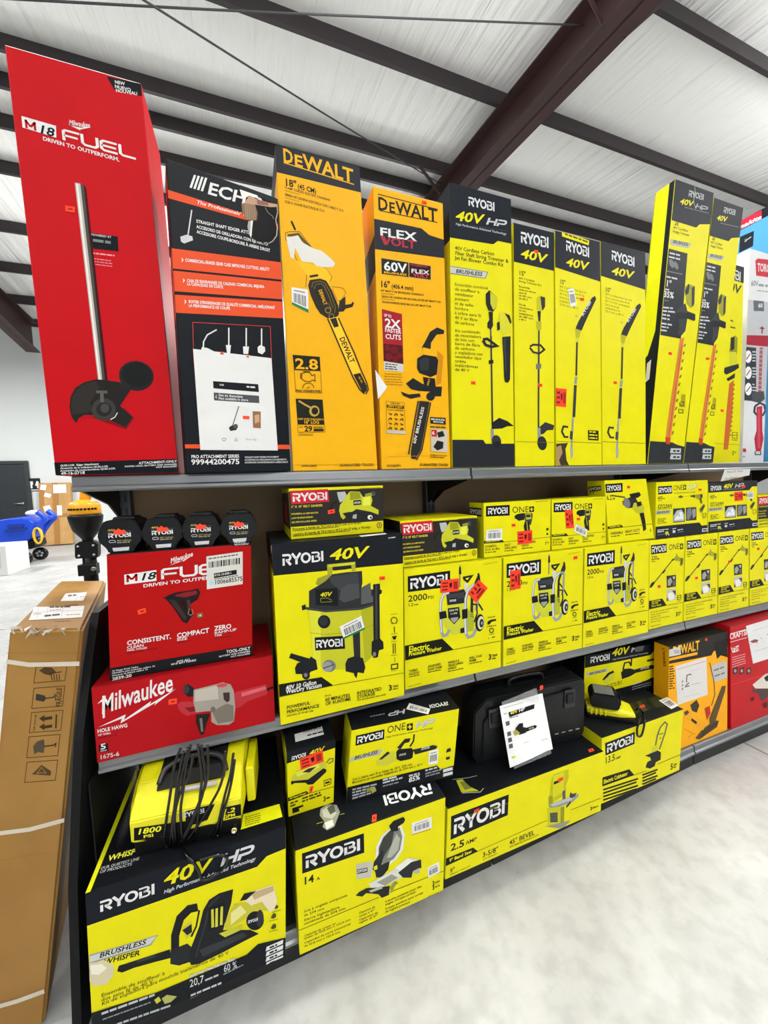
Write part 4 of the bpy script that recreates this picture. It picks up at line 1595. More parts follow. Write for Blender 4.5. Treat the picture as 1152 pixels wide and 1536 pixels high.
f.S('#3f4246', 5, [(576, 1395), (576, 1412), (604, 1412), (604, 1395)])
f.P('#b02a3c', [(514, 1380), (530, 1382), (530, 1400), (514, 1398)])
f.G(GY, 512, 1425, 525, 1425, 5)
b.done()

# the teal carton shows its left face beyond the white one
TX = 3.435
tz = atx(1152, 308, TX).z
b = Box('blue_tool_box', 'blue box with a red label strip, behind the white box', 'box',
        [project((TX, 0.06, tz)), project((TX + 0.3, 0.06, tz)), project((TX + 0.3, 0.06, ZT)), project((TX, 0.06, ZT))], 0.06, 0.3, ZT, body='#4f97c8', top='#23262b')
L = b.left().view(1080, 290, 10.58)
v0 = L.uv(500, 494)[1]
L.U('#1d2025', [(0, 0), (1, 0), (1, v0), (0, v0)])
L.P('#c3273a', [(250, 452), (660, 268), (660, 408), (250, 612)])
L.T('#f0eeee', 'makita', 262, 592, 655, 400, 62, 'xi')
L.P('#23272d', [(320, 690), (540, 595), (525, 835), (300, 945)])
L.S('#9fa9b0', 16, [(395, 770), (430, 735), (495, 690)])
L.S('#6d767d', 12, [(385, 745), (420, 720)])
b.done()

# ================== middle shelf
b = Box('hole_drill_box', 'wide low red box with a grey and red drill, under the nailer box', 'box',
        [(135.3, 1029), (409, 984.7), (413, 1069.4), (142.8, 1125.6)], -0.02, 0.3, ZM, body='#a80f16', top='#8d0d14')
HH_TOP = b.ztop
f = b.f.view(120, 950, 3.6)
f.T(WH, 'Milwaukee', 108, 405, 498, 292, 78, 'bi', sh=0.12)
f.P(WH, [(88, 358), (135, 318), (130, 345), (128, 420), (116, 424), (118, 345)])
f.P(WH, [(90, 466), (240, 405), (232, 430), (380, 342), (370, 358), (514, 284), (395, 362), (404, 348), (212, 446), (220, 424)])
f.T(WH, 'HOLE HAWG', 87, 492, 250, 462, 16, 'x')
f.T(WH, '1/2" DRILL', 88, 506, 160, 494, 8, 'b')
f.G('#7c1016', 88, 520, 200, 500, 6)
f.P('#1d1416', [(92, 548), (143, 538), (146, 574), (95, 581)])
f.T(WH, '5', 102, 568, 134, 562, 24, 'x')
f.G(LG, 102, 577, 138, 571, 4)
f.T(LG, '1675-6', 96, 613, 204, 594, 18, 'b')
f.P('#1f1f21', [(556, 270), (580, 262), (612, 280), (612, 318), (580, 322), (556, 300)])
f.E('#3a3b3e', 570, 286, 16, 20)
f.P('#b1323a', [(522, 358), (540, 344), (720, 342), (728, 372), (700, 382), (590, 404), (575, 410), (545, 395), (526, 376)])
f.P('#7c1d24', [(560, 372), (680, 356), (690, 368), (590, 392)])
f.P('#9b948a', [(610, 288), (640, 282), (730, 262), (770, 252), (812, 262), (828, 290), (836, 370), (828, 432), (800, 448), (735, 450), (705, 436), (704, 385), (620, 392), (608, 340)])
f.P('#b6afa4', [(618, 292), (740, 268), (745, 330), (616, 342)])
f.P('#776f66', [(712, 395), (740, 372), (790, 350), (826, 360), (826, 430), (740, 444)])
f.P('#3a2d2c', [(770, 300), (806, 298), (806, 336), (792, 345), (774, 332)])
f.E('#c04850', 765, 266, 30, 9, -6)
f.P('#b1323a', [(830, 300), (866, 290), (1005, 258), (1012, 305), (905, 338), (862, 366), (836, 372)])
f.P('#d0606a', [(870, 300), (1002, 268), (1006, 282), (872, 318)])
f.S('#151515', 12, [(1010, 284), (1045, 272)])
f.P('#26221f', [(622, 402), (700, 396), (680, 442), (662, 494), (645, 496), (634, 470), (620, 440)])
f.P('#77706a', [(640, 420), (655, 418), (660, 480), (648, 482)])
f.E('#6b635b', 715, 378, 14)
b.sticker('o', [(473, 335), (518, 328), (518, 352), (474, 358)], f)
b.done()

b = Box('nailer_box', 'red box with a black corner and a nail gun pictured, under the four battery packs', 'box',
        [(157.8, 822), (377.8, 822.4), (380, 989), (164, 1018)], 0.002, 0.28, HH_TOP + 0.001, body='#aa0e0d', top='#15171b')
NAIL = b
f = b.f.view(120, 700, 3.84)
f.P('#15171b', [(858, 444), (992, 444), (992, 484), (888, 480)])
f.T(WH, 'NEW', 896, 454, 935, 454, 8, 'x')
f.T(WH, 'NUEVO', 896, 465, 958, 465, 8, 'x')
f.T(WH, 'NOUVEAU', 897, 477, 976, 477, 8, 'x')
f.T(WH, 'Milwaukee', 530, 551, 660, 518, 28, 'bi', sh=0.1)
f.P(WH, [(527, 562), (580, 540), (576, 550), (664, 510), (600, 548), (606, 540)])
f.P(WH, [(254, 597), (446, 583), (447, 646), (256, 656)])
f.logo('#aa0e0d', 'M', 268, 643, 340, 639, 42)
f.T('#15171b', '18', 342, 639, 440, 634, 40, 'xi')
f.logo(WH, 'FUEL', 474, 640, 900, 628, 62, h1=64)
f.T(WH, 'DRIVEN TO OUTPERFORM.', 368, 680, 880, 652, 18, 'x')
f.P('#2a0a0c', [(545, 745), (690, 712), (704, 730), (690, 770), (640, 800), (660, 860), (625, 908), (600, 895), (540, 800), (500, 755)])
f.P('#1d191a', [(483, 752), (520, 735), (560, 722), (645, 716), (690, 708), (700, 730), (690, 765), (655, 768), (645, 790), (650, 830), (632, 838), (625, 780), (600, 770), (590, 790), (655, 868), (620, 906), (608, 898), (590, 860), (500, 755)])
f.P('#7e1f26', [(556, 738), (612, 726), (680, 720), (686, 740), (620, 755), (560, 745)])
f.P('#3a2a2b', [(520, 760), (560, 770), (625, 870), (612, 890)])
f.P('#3b3436', [(624, 772), (644, 768), (648, 828), (634, 834)])
f.S('#8a7f66', 4, [(640, 820), (632, 850), (648, 862), (662, 850), (655, 825)])
f.P('#6b5a22', [(683, 852), (718, 848), (718, 876), (684, 878)])
f.T(WH, '16', 690, 872, 710, 870, 14, 'b')
f.T(WH, 'CONSISTENT.', 272, 1016, 534, 990, 26, 'x')
f.T(WH, 'CLEAN', 272, 1038, 373, 1028, 16, 'b')
f.T(WH, 'NAIL HOLES', 272, 1052, 392, 1041, 10, 'x')
f.G('#7c1016', 272, 1068, 460, 1044, 7)
f.T(WH, 'COMPACT', 568, 988, 754, 966, 26, 'x')
f.T(WH, 'SIZE', 568, 1006, 628, 1000, 16, 'b')
f.G('#7c1016', 568, 1022, 650, 1010, 6)
f.T(WH, 'ZERO', 784, 958, 880, 948, 25, 'x')
f.T(WH, 'RAMP-UP', 784, 978, 908, 964, 14, 'b')
f.T(WH, 'TIME', 784, 992, 826, 988, 10, 'b')
f.G('#7c1016', 784, 1008, 880, 996, 6)
f.U('#15171b', [(0, f.uv(165, 1148)[1]), (1, f.uv(998, 1050)[1]), (1, 1), (0, 1)])
f.T(WH, 'TOOL-ONLY', 852, 1092, 985, 1076, 17, 'x')
f.T(WH, 'BATTERY AND CHARGER', 810, 1112, 985, 1089, 8, 'x')
f.T(WH, 'NOT INCLUDED', 876, 1117, 985, 1102, 8, 'x')
f.T(WH, 'FITS ALL', 568, 1132, 646, 1120, 10, 'x')
f.T(WH, 'M18 BATTERIES', 534, 1146, 680, 1127, 10, 'x')
f.view(120, 950, 3.6)
f.T(WH, '16 Gauge Finish Nailer', 170, 196, 320, 178, 8, 'b')
f.T(WH, 'Clavadora para acabados calibre 16', 170, 208, 412, 178, 8, 'b')
f.T(WH, 'Cloueuse de finition calibre 16', 170, 222, 372, 194, 8, 'b')
f.T(WH, '2839-20', 172, 245, 282, 228, 16, 'x')
f.view(120, 700, 3.84)


def invoice(g):
    g.P('#cfcdc6', [(738, 527), (943, 515), (943, 700), (741, 716)])
    x = 752
    rnd = random.Random(3)
    while x < 928:
        w_ = rnd.choice((3, 4, 6, 8))
        t = (x - 742) / 200
        g.raw('#17181a', [[g.uv(x, 560 - 12 * t), g.uv(x + w_, 560 - 12 * t), g.uv(x + w_, 595 - 12 * t), g.uv(x, 596 - 12 * t)]], step=False)
        x += w_ + rnd.choice((3, 4, 6))
    g.lay += 0.00003
    g.G('#55575a', 750, 545, 915, 534, 7)
    g.P('#16181b', [(780, 628), (908, 616), (910, 642), (781, 656)])
    g.T('#d8d6cf', 'RYG-10-00B-1', 784, 646, 880, 637, 12, 'b')
    g.G('#45474a', 782, 664, 918, 652, 5)
    g.P('#a9cfe0', [(756, 668), (780, 666), (782, 692), (758, 694)])
    g.T('#202225', '1006685575', 783, 692, 943, 680, 24, 'b')


b.sticker('w', [(738, 527), (943, 515), (943, 700), (741, 716)], f, 'shipping_label', 'white shipping label with barcode and long number', invoice)
b.sticker('o', [(335, 812), (382, 801), (387, 828), (340, 838)], f)
b.done()

b = Box('vacuum_box', 'large yellow box with a shop vacuum pictured, on the middle shelf', 'box',
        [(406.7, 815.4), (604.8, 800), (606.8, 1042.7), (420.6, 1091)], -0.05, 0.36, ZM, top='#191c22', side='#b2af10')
VAC_TOP = b.ztop
f = b.f.view(380, 710, 3.9375)
f.U('#171a20', [(0, 0), (1, 0), (1, f.uv(885, 536)[1]), (0, f.uv(120, 608)[1])])
f.logo(WH, 'RYOBI', 172, 548, 418, 520, 70, h1=62)
f.T(RY, '40V', 450, 514, 668, 498, 62, 'xi', h1=64)
f.G(LG, 800, 386, 850, 380, 6)
YG = '#b9bb27'
f.P('#a3a42a', [(440, 605), (438, 540), (606, 524), (608, 580), (585, 584), (580, 545), (470, 556), (470, 600)])
f.P('#c5c72e', [(445, 545), (600, 530), (600, 540), (450, 556)])
f.P('#222325', [(470, 556), (580, 545), (585, 565), (540, 572), (475, 578)])
f.P('#8f9130', [(370, 660), (380, 625), (430, 605), (560, 585), (640, 590), (640, 640), (420, 680)])
f.P('#2b2c2e', [(330, 700), (400, 660), (430, 640), (470, 600), (560, 588), (645, 580), (648, 650), (640, 690), (740, 690), (740, 770), (640, 800), (430, 818), (330, 805)])
f.P('#3b3d40', [(450, 615), (620, 590), (630, 680), (520, 700), (460, 650)])
f.P('#45474a', [(520, 690), (560, 660), (625, 655), (632, 740), (540, 770), (510, 750)])
f.P('#555759', [(640, 680), (695, 650), (700, 730), (730, 735), (728, 762), (640, 780)])
f.P('#17181a', [(366, 690), (500, 682), (505, 790), (372, 785)])
f.T(RY, '40V', 396, 735, 462, 730, 24, 'xi')
f.S('#8d8f25', 3, [(400, 765), (400, 745), (440, 742), (466, 756)], [(400, 768), (468, 764)])
f.P('#1e1f21', [(285, 790), (310, 780), (312, 810), (290, 818)])
f.P(YG, [(322, 810), (430, 822), (640, 805), (722, 780), (715, 900), (700, 1090), (655, 1130), (560, 1165), (420, 1165), (350, 1110), (338, 950)])
f.P('#cdcf35', [(328, 815), (400, 822), (400, 1150), (355, 1108), (340, 950)])
f.P('#a5a71e', [(640, 806), (720, 782), (712, 900), (700, 1090), (660, 1128)])
f.P('#3c3e40', [(312, 795), (430, 818), (640, 800), (740, 765), (738, 780), (640, 812), (430, 828), (312, 812)])
f.S('#8f9118', 3, [(336, 950), (430, 960), (600, 945), (710, 900)])
f.E('#1c1d20', 420, 884, 38, 40)
f.E('#2c2d30', 416, 880, 26, 28)
f.P('#141517', [(364, 978), (540, 966), (545, 1042), (368, 1055)])
f.logo(WH, 'RYOBI', 374, 1040, 532, 1028, 46)
f.P('#26282b', [(590, 960), (632, 920), (636, 1120), (600, 1125)])
f.P('#1c1d20', [(546, 1130), (560, 1100), (600, 1085), (650, 1095), (665, 1150), (655, 1185), (620, 1180), (612, 1215), (600, 1200), (596, 1185), (548, 1175)])
f.E('#6f7275', 450, 1145, 40, 36)
f.E('#8f9294', 440, 1150, 30, 30)
f.S('#4a4c4e', 7, [(412, 1160), (480, 1135)])
f.P('#1c1d20', [(210, 1100), (222, 1072), (340, 1105), (345, 1130), (320, 1140)])
f.P('#1c1d20', [(245, 1160), (260, 1130), (330, 1110), (340, 1090), (372, 1110), (382, 1165), (340, 1180), (330, 1195), (250, 1195)])
f.E('#232427', 312, 1202, 24, 24)
f.E('#77797b', 310, 1200, 11, 12)
f.P('#1c1d20', [(710, 660), (750, 655), (752, 690), (762, 695), (760, 715), (748, 720), (750, 980), (770, 1000), (772, 1040), (745, 1050), (738, 1090), (715, 1095), (700, 1075), (702, 1000), (712, 990)])
f.P('#3a3c3f', [(722, 665), (734, 664), (736, 985), (724, 988)])
f.E('#77797b', 718, 1072, 9, 14)
f.P('#171a14', [(148, 1258), (405, 1210), (475, 1258), (150, 1332)])
f.T(WH, '40V 10 Gallon', 192, 1290, 375, 1252, 24, 'x')
f.T(WH, 'Wet/Dry Vacuum', 192, 1312, 406, 1268, 24, 'x')
f.S('#5d5c10', 3, [(150, 1332), (475, 1258), (892, 1178)])
f.ring(INK, 5, 833, 873, 18)
f.S(INK, 5, [(834, 910), (836, 945)], [(820, 970), (848, 965)])
f.P(INK, [(822, 968), (848, 963), (842, 985), (828, 985)])
f.S(INK, 5, [(828, 1008), (828, 1068)], [(840, 1006), (840, 1066)])
f.S('#9a9910', 5, [(836, 1090), (838, 1118)])
f.S(INK, 6, [(818, 1132), (854, 1126), (854, 1152), (818, 1158)], closed=True)
for q in (840, 895, 955, 1000, 1080, 1170):
    f.G('#8b8a10', 815, q, 852, q - 4, 4)
f.T(INK, 'POWERFUL', 196, 1402, 336, 1370, 18, 'b')
f.T(INK, 'PERFORMANCE', 196, 1428, 392, 1386, 18, 'b')
f.T(INK, 'DELIVERS UP TO 80 CFM', 196, 1446, 355, 1412, 9, 'b')
f.T(INK, 'UP TO', 424, 1325, 462, 1318, 9, 'b')
f.T(INK, '60 MINUTES', 426, 1352, 574, 1322, 19, 'b')
f.T(INK, 'OF RUNTIME', 428, 1375, 580, 1342, 18, 'b')
f.T(INK, 'INTEGRATED', 614, 1310, 760, 1280, 18, 'b')
f.T(INK, 'STORAGE', 615, 1332, 722, 1308, 18, 'b')
f.T(INK, 'FOR ACCESSORIES AND HOSE', 615, 1346, 785, 1308, 8, 'b')
f.T(INK, '3', 800, 1282, 822, 1278, 30, 'x')
f.T(INK, 'YEAR', 824, 1264, 858, 1257, 11, 'x')
f.G(INK, 826, 1276, 856, 1270, 5)
f.G('#8b8a10', 715, 1362, 860, 1330, 5)
b.sticker('bg', [(512, 912), (640, 848), (662, 925), (536, 985)], f)
b.sticker('o', [(747, 615), (779, 612), (780, 631), (749, 634)], f)
b.sticker('w', [(625, 366), (780, 352), (790, 358), (640, 374)], f, label='torn strip of white tape')
L = b.left()
L.U('#23241f', [(0, 0), (1, 0), (1, 0.15), (0, 0.14)])
L.U(WH, [(0.86, 0.02), (0.98, 0.01), (0.94, 0.05), (0.88, 0.06)])
b.done()


def sander_art(f):
    """belt sander carton, drawn in the frame of the one on the vacuum box"""
    f.view(380, 710, 3.9375)
    f.U('#2a2724', [(0, f.uv(206, 112)[1]), (1, f.uv(768, 82)[1]), (1, f.uv(772, 288)[1]), (0, f.uv(218, 318)[1])])
    f.P('#c22030', [(214, 108), (430, 94), (437, 170), (222, 186)])
    f.logo(WH, 'RYOBI', 230, 172, 426, 158, 50, h1=46)
    f.T('#cfc62c', '3" X 18" BELT SANDER', 220, 208, 398, 198, 13, 'b')
    f.T('#cfc62c', 'POWERFUL 6.0 AMP MOTOR', 222, 248, 373, 240, 9, 'x')
    f.T('#cfc62c', 'LOW PROFILE DESIGN', 222, 272, 343, 265, 9, 'x')
    f.T('#cfc62c', '825 FPM NO-LOAD SPEED', 224, 296, 365, 287, 9, 'x')
    f.S('#1a1a1a', 8, [(455, 205), (440, 220), (450, 190), (480, 170)])
    f.P('#aeb0ae', [(482, 112), (530, 108), (550, 150), (500, 175), (490, 150)])
    f.P('#bcc02a', [(500, 190), (520, 165), (548, 120), (560, 106), (620, 108), (640, 140), (690, 128), (700, 160), (690, 195), (740, 222), (738, 250), (690, 232), (600, 215), (560, 240), (520, 278), (505, 262), (495, 225)])
    f.P('#8f9320', [(560, 110), (618, 112), (630, 150), (560, 160)])
    f.P('#d6da4a', [(640, 145), (685, 135), (688, 190), (640, 195)])
    f.P('#7d8a3a', [(650, 122), (690, 112), (715, 118), (712, 130), (660, 138)])
    f.E('#8d8f3a', 680, 126, 28, 8, -8)
    f.P('#4a4a48', [(690, 108), (715, 104), (720, 125), (700, 132)])
    f.P('#1b1b1c', [(580, 162), (628, 158), (630, 188), (582, 192)])
    f.logo(WH, 'RYOBI', 586, 184, 624, 180, 13)
    f.P('#232425', [(515, 240), (560, 232), (700, 240), (722, 255), (705, 278), (590, 280), (540, 268)])
    f.P('#a7abad', [(580, 250), (602, 246), (600, 274), (575, 272)])
    f.E('#e3e3df', 685, 266, 16, 14)
    f.E('#26282a', 690, 268, 7)
    f.T(INK, 'Ponceuse à bande de 76,2 mm x 457,2 mm (3 x 18 po)', 228, 337, 630, 304, 13, 'b')
    f.G(INK, 230, 343, 500, 322, 4)
    f.T(INK, 'Lijadora de banda de 76,2 mm x 457,2 mm (3 pulg. x 18 pulg.)', 230, 367, 690, 330, 13, 'b')
    f.G(INK, 232, 373, 560, 348, 4)
    f.ring('#2a2a18', 4, 744, 316, 15, 17)
    f.T('#a32020', '3', 736, 325, 752, 324, 18, 'x')
    f.G('#77760f', 620, 90, 752, 82, 4)


BS1 = [(432, 734), (575, 726.5), (576, 801.4), (436.4, 809)]
b = Box('belt_sander_box', 'belt sander box lying on top of the shop vacuum box', 'box', BS1, 0.002, 0.25, VAC_TOP + 0.001, group='belt sander boxes', side='#2a2724', top=RY)
sander_art(b.f)
b.sticker('o', [(428, 222), (468, 214), (470, 238), (430, 245)], b.f)
L = b.left()
L.U(RY, [(0, 0.8), (1, 0.82), (1, 1), (0, 1)])
L.U(RY, [(0, 0), (1, 0), (1, 0.08), (0, 0.1)])
L.U('#c22030', [(0.3, 0.3), (0.62, 0.27), (0.62, 0.72), (0.3, 0.74)])
b.done()

PWQ = [[(605.2, 854.5), (753.3, 837.7), (751.8, 1002.3), (607.3, 1034.5)], [(755, 835), (875.5, 822.8), (873.3, 970.4), (754.5, 999.3)], [(877, 822.2), (974.2, 807), (972.6, 946), (874, 970.4)]]


def washer_art(f):
    """pressure washer carton, drawn in the frame of the leftmost one"""
    f.view(570, 740, 3.9724)
    f.tag([(163, 494), (417, 461), (417, 558), (164, 588)], my=0.17, mx=0.06)
    f.T(INK, '2000', 165, 646, 280, 632, 36, 'b')
    f.T(INK, 'PSI', 282, 630, 319, 626, 17, 'b')
    f.T(INK, '1.2', 165, 674, 196, 671, 18, 'b')
    f.T(INK, 'GPM', 198, 669, 226, 666, 9, 'b')
    f.G('#77760f', 620, 428, 700, 412, 3)
    ST, S2 = '#8f9496', '#d5d8d8'
    f.S('#6f7264', 8, [(475, 430), (474, 560)])
    f.P('#1e1f21', [(470, 440), (481, 440), (484, 482), (468, 484)])
    f.S('#232427', 14, [(492, 505), (546, 494), (520, 528), (498, 510)])
    f.P('#c2c6c6', [(500, 540), (522, 536), (524, 575), (500, 578)])
    f.S('#2a2c2e', 16, [(590, 490), (572, 530), (548, 600), (545, 720)])
    f.S('#202124', 12, [(585, 478), (592, 520), (575, 560)])
    f.S('#202124', 10, [(555, 620), (595, 672), (612, 700)])
    f.P('#25272a', [(392, 600), (420, 585), (500, 572), (512, 600), (505, 665), (400, 672)])
    f.P('#383b3e', [(400, 605), (500, 590), (500, 625), (400, 640)])
    f.P('#111214', [(408, 628), (458, 622), (460, 650), (410, 655)])
    f.logo(WH, 'RYOBI', 413, 649, 452, 644, 13)
    f.P('#c0c433', [(372, 760), (400, 668), (505, 655), (530, 700), (560, 720), (560, 820), (490, 835), (430, 845), (385, 800)])
    f.P('#a4a82a', [(500, 660), (530, 700), (560, 740), (556, 820), (500, 832)])
    f.P('#191a1d', [(402, 686), (470, 678), (478, 740), (468, 752), (440, 782), (415, 756), (404, 742)])
    f.T('#d8d8c8', '2000 PSI', 410, 706, 464, 699, 11, 'b')
    f.T('#d8d8c8', '1.2 GPM', 416, 724, 458, 719, 9, 'b')
    f.P('#8f9290', [(418, 744), (464, 738), (462, 752), (440, 774), (422, 758)])
    f.P('#1c1d20', [(476, 808), (500, 800), (502, 832), (478, 836)])
    f.S(ST, 17, [(410, 592), (378, 602), (362, 640), (358, 720), (366, 830), (376, 850), (398, 842), (412, 815)])
    f.S(S2, 6, [(408, 592), (376, 603), (360, 640), (356, 720), (364, 830)])
    f.S(ST, 18, [(560, 545), (525, 575), (510, 630), (508, 760), (512, 840), (525, 860), (552, 850), (580, 800)])
    f.S(S2, 7, [(556, 545), (522, 576), (507, 630), (505, 760), (509, 840)])
    f.S(ST, 14, [(560, 545), (585, 550), (582, 640), (570, 700)])
    f.P('#17181a', [(350, 708), (390, 700), (398, 742), (354, 752)])
    f.P('#17181a', [(486, 695), (520, 688), (520, 745), (488, 752)])
    f.S('#2b2d30', 9, [(540, 660), (575, 665), (578, 720), (560, 770)])
    for i in range(7):
        f.S('#2b2d30', 4, [(538, 660 + i * 12), (556, 668 + i * 12)])
    f.E('#1b1c1e', 594, 774, 27, 52, 4)
    f.E('#c8c9a6', 600, 774, 20, 40, 4)
    f.E('#26282a', 604, 776, 13, 26, 4)
    f.E('#9a9c9a', 606, 776, 5, 10)
    f.G('#5d5c10', 640, 746, 690, 738, 5)
    f.P(INK, [(640, 768), (660, 756), (692, 752), (692, 762), (666, 768), (650, 785), (640, 785)])
    f.G('#5d5c10', 635, 800, 692, 792, 5)
    f.ring(INK, 5, 664, 820, 12, 13)
    f.G('#5d5c10', 650, 846, 680, 842, 4)
    f.S(INK, 5, [(645, 868), (650, 867)], [(665, 863), (684, 858)])
    f.P('#15170f', [(146, 906), (368, 866), (436, 932), (148, 992)])
    f.T('#e6e510', 'Electric', 168, 945, 292, 925, 34, 'b')
    f.T('#e6e510', 'Pressure Washer', 168, 968, 364, 932, 22, 'b')
    f.S('#4d4c10', 3, [(148, 992), (436, 932), (726, 882)])
    for (x, y, t, l) in ((170, 1064, ('TURBO', 'NOZZLE'), 62), (282, 1038, ('ON-BOARD', 'SOAP TANK'), 86), (402, 1016, ('WHEELS &', 'TELESCOPING', 'HANDLE'), 92), (530, 990, ('ROLL CAGE', 'FRAME'), 76)):
        for i, tt in enumerate(t):
            w_ = l * len(tt) / max(len(k) for k in t)
            f.T(INK, tt, x, y + i * 18, x + w_, y + i * 18 - w_ * 0.2, 13, 'b')
        f.G('#55540c', x, y + len(t) * 18 - 6, x + l, y + len(t) * 18 - 6 - l * 0.2, 5)
    f.T(INK, '3', 645, 995, 664, 991, 31, 'x')
    f.T(INK, 'YEAR', 668, 978, 700, 971, 13, 'x')
    f.G(INK, 668, 992, 698, 986, 6)
    f.G('#77760f', 165, 1150, 240, 1132, 4)


PW = []
for i, (q, lab) in enumerate(zip(PWQ, ('yellow electric pressure washer box with two red tags, right beside the vacuum box', 'middle yellow pressure washer box, a red tag across its name plate', 'rightmost yellow electric pressure washer box, its name plate uncovered'))):
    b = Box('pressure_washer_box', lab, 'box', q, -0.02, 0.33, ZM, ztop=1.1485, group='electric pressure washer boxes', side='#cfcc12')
    b.f.H = homography(PWQ[0], UNIT)
    washer_art(b.f)
    b.f.use(q).view(570, 740, 3.9724)
    if i == 0:
        b.sticker('r', [(360, 520), (466, 508), (468, 582), (357, 593)], b.f)
        b.sticker('r', [(588, 516), (640, 566), (572, 655), (522, 600)], b.f)
    if i == 1:
        b.sticker('r', [(774, 455), (836, 448), (836, 560), (776, 568)], b.f)
        b.f.view(800, 700, 3.2727)
        b.sticker('o', [(198, 440), (216, 437), (216, 451), (198, 454)], b.f)
    b.f.use(q)
    b.done()

BS2 = [(599.4, 780.6), (716, 773.6), (716.7, 839), (604.4, 851)]
b = Box('belt_sander_box', 'film-wrapped belt sander box lying on the leftmost pressure washer box', 'box', BS2, 0.002, 0.25, 1.1495, group='belt sander boxes', side='#2a2724', top=RY)
b.f.H = homography(BS1, UNIT)
sander_art(b.f)
b.done()

BS3 = [(1137, 743), (1180, 740.3), (1180, 786.3), (1137.4, 792)]
b = Box('belt_sander_box', 'belt sander box cut off by the right edge of the photo', 'box', BS3, 0.002, 0.25, 1.1435, group='belt sander boxes', side='#2a2724', top=RY)
b.f.H = homography(BS1, UNIT)
sander_art(b.f)
b.done()

D1 = [(725, 754), (826.7, 747), (825.8, 829), (725.8, 838)]
D2 = [(827.5, 748), (908.5, 745.2), (909.4, 814.6), (827.5, 824.7)]


def one_plus(f, x0, y0, x1, y1, h, plus):
    f.T(INK, 'ONE', x0, y0, x1, y1, h, 'r')
    f.P(INK, plus)
    (ax, ay), (bx, by), (cx, cy), (dx, dy) = plus
    mx, my = (ax + cx) / 2, (ay + cy) / 2
    w_, hh = (bx - ax) * 0.32, (dy - ay) * 0.32
    f.S(RY, hh * 0.55, [(mx - w_, my), (mx + w_, my)], [(mx, my - hh), (mx, my + hh)])


def drill_art(f):
    f.view(580, 700, 3.6)
    f.tag([(534, 215), (660, 207), (660, 266), (534, 272)])
    one_plus(f, 672, 252, 764, 248, 34, [(766, 216), (793, 214), (793, 246), (767, 248)])
    f.P('#1e2022', [(686, 268), (700, 258), (735, 252), (742, 262), (740, 290), (708, 296), (698, 288), (686, 282)])
    f.P('#3c3d40', [(738, 254), (782, 252), (786, 265), (780, 300), (775, 320), (745, 310)])
    f.P('#b4b42c', [(745, 258), (776, 256), (778, 285), (750, 290)])
    f.P('#1e2022', [(748, 262), (772, 261), (774, 275), (750, 277)])
    f.P('#1e2022', [(742, 300), (766, 298), (770, 340), (772, 380), (745, 382), (735, 325)])
    f.S('#a8a820', 4, [(752, 300), (758, 350)])
    f.P(INK, [(519, 405), (615, 397), (632, 412), (519, 418)])
    f.T(RY, 'DRILL/DRIVER', 532, 413, 608, 406, 7, 'x')
    f.S('#4d4c10', 2.5, [(519, 418), (632, 412), (886, 388)])
    for (x, y, t, l) in ((530, 442, ('POWERFUL', '515 in-lbs'), 76), (632, 436, ('FAST', 'DRILLING'), 66), (724, 424, ('RATCHETING', 'CHUCK'), 78)):
        for i, tt in enumerate(t):
            w_ = l * len(tt) / max(len(k) for k in t)
            f.T(INK, tt, x, y + i * 16, x + w_, y + i * 16 - w_ * 0.08, 12, 'b')
        f.G('#55540c', x, y + 28, x + l * 0.8, y + 24, 5)
    f.T(INK, '2', 854, 430, 862, 429, 14, 'x')
    f.T(INK, 'YR', 863, 424, 876, 423, 8, 'x')
    f.P('#33330c', [(862, 338), (874, 336), (874, 350), (860, 352)])
    f.P('#33330c', [(862, 366), (872, 365), (872, 376), (862, 377)])
    f.G('#77760f', 800, 190, 875, 184, 3)


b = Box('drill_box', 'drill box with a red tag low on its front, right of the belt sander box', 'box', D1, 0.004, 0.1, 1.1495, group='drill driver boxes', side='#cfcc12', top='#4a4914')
drill_art(b.f)
f = b.f.view(580, 700, 3.6)
b.sticker('bc', [(536, 345), (619, 338), (617, 400), (532, 404)], f)
b.sticker('r', [(700, 356), (782, 348), (783, 420), (703, 428)], f)
b.sticker('o', [(669, 313), (690, 311), (691, 327), (671, 329)], f)
L = b.left()
L.view(580, 700, 3.6)
L.tag([(447, 219), (512, 224), (512, 270), (447, 262)], mx=0.05)
b.done()
b = Box('drill_box', 'drill box with a tilted barcode label, right of the other drill box', 'box', D2, 0.004, 0.1, 1.1495, group='drill driver boxes', side='#cfcc12', top='#cfcc12')
b.f.H = homography(D1, UNIT)
drill_art(b.f)
f = b.f.use(D2).view(580, 700, 3.6)
b.sticker('r', [(962, 230), (1006, 230), (1013, 326), (970, 330)], f)
b.sticker('bc', [(1022, 306), (1086, 336), (1078, 376), (1015, 346)], f)
b.sticker('o', [(1029, 272), (1046, 272), (1045, 286), (1029, 286)], f)
b.done()

b = Box('hammer_drill_box', 'yellow hammer drill box leaning slightly, standing on the rightmost pressure washer box', 'box',
        [(906.3, 720.8), (969.6, 717.7), (981.8, 802.4), (913, 811.5)], 0.004, 0.09, 1.1495, top='#cfcc12')
f = b.f.view(800, 700, 3.2727)
f.tag([(352, 84), (438, 77), (438, 116), (356, 122)])
f.T(INK, '6.2', 360, 153, 384, 152, 20, 'b')
f.T(INK, 'AMP', 386, 151, 402, 150, 8, 'b')
f.S('#3a3a2a', 6, [(380, 132), (450, 140)])
f.P('#2b2d2f', [(435, 158), (470, 140), (500, 135), (512, 160), (490, 185), (465, 190), (440, 175)])
f.E('#6f7273', 458, 165, 17, 24, -20)
f.P('#1e2022', [(470, 125), (520, 115), (528, 128), (515, 140), (480, 145)])
f.P('#b1b22a', [(492, 165), (530, 155), (545, 185), (540, 215), (505, 212), (485, 190)])
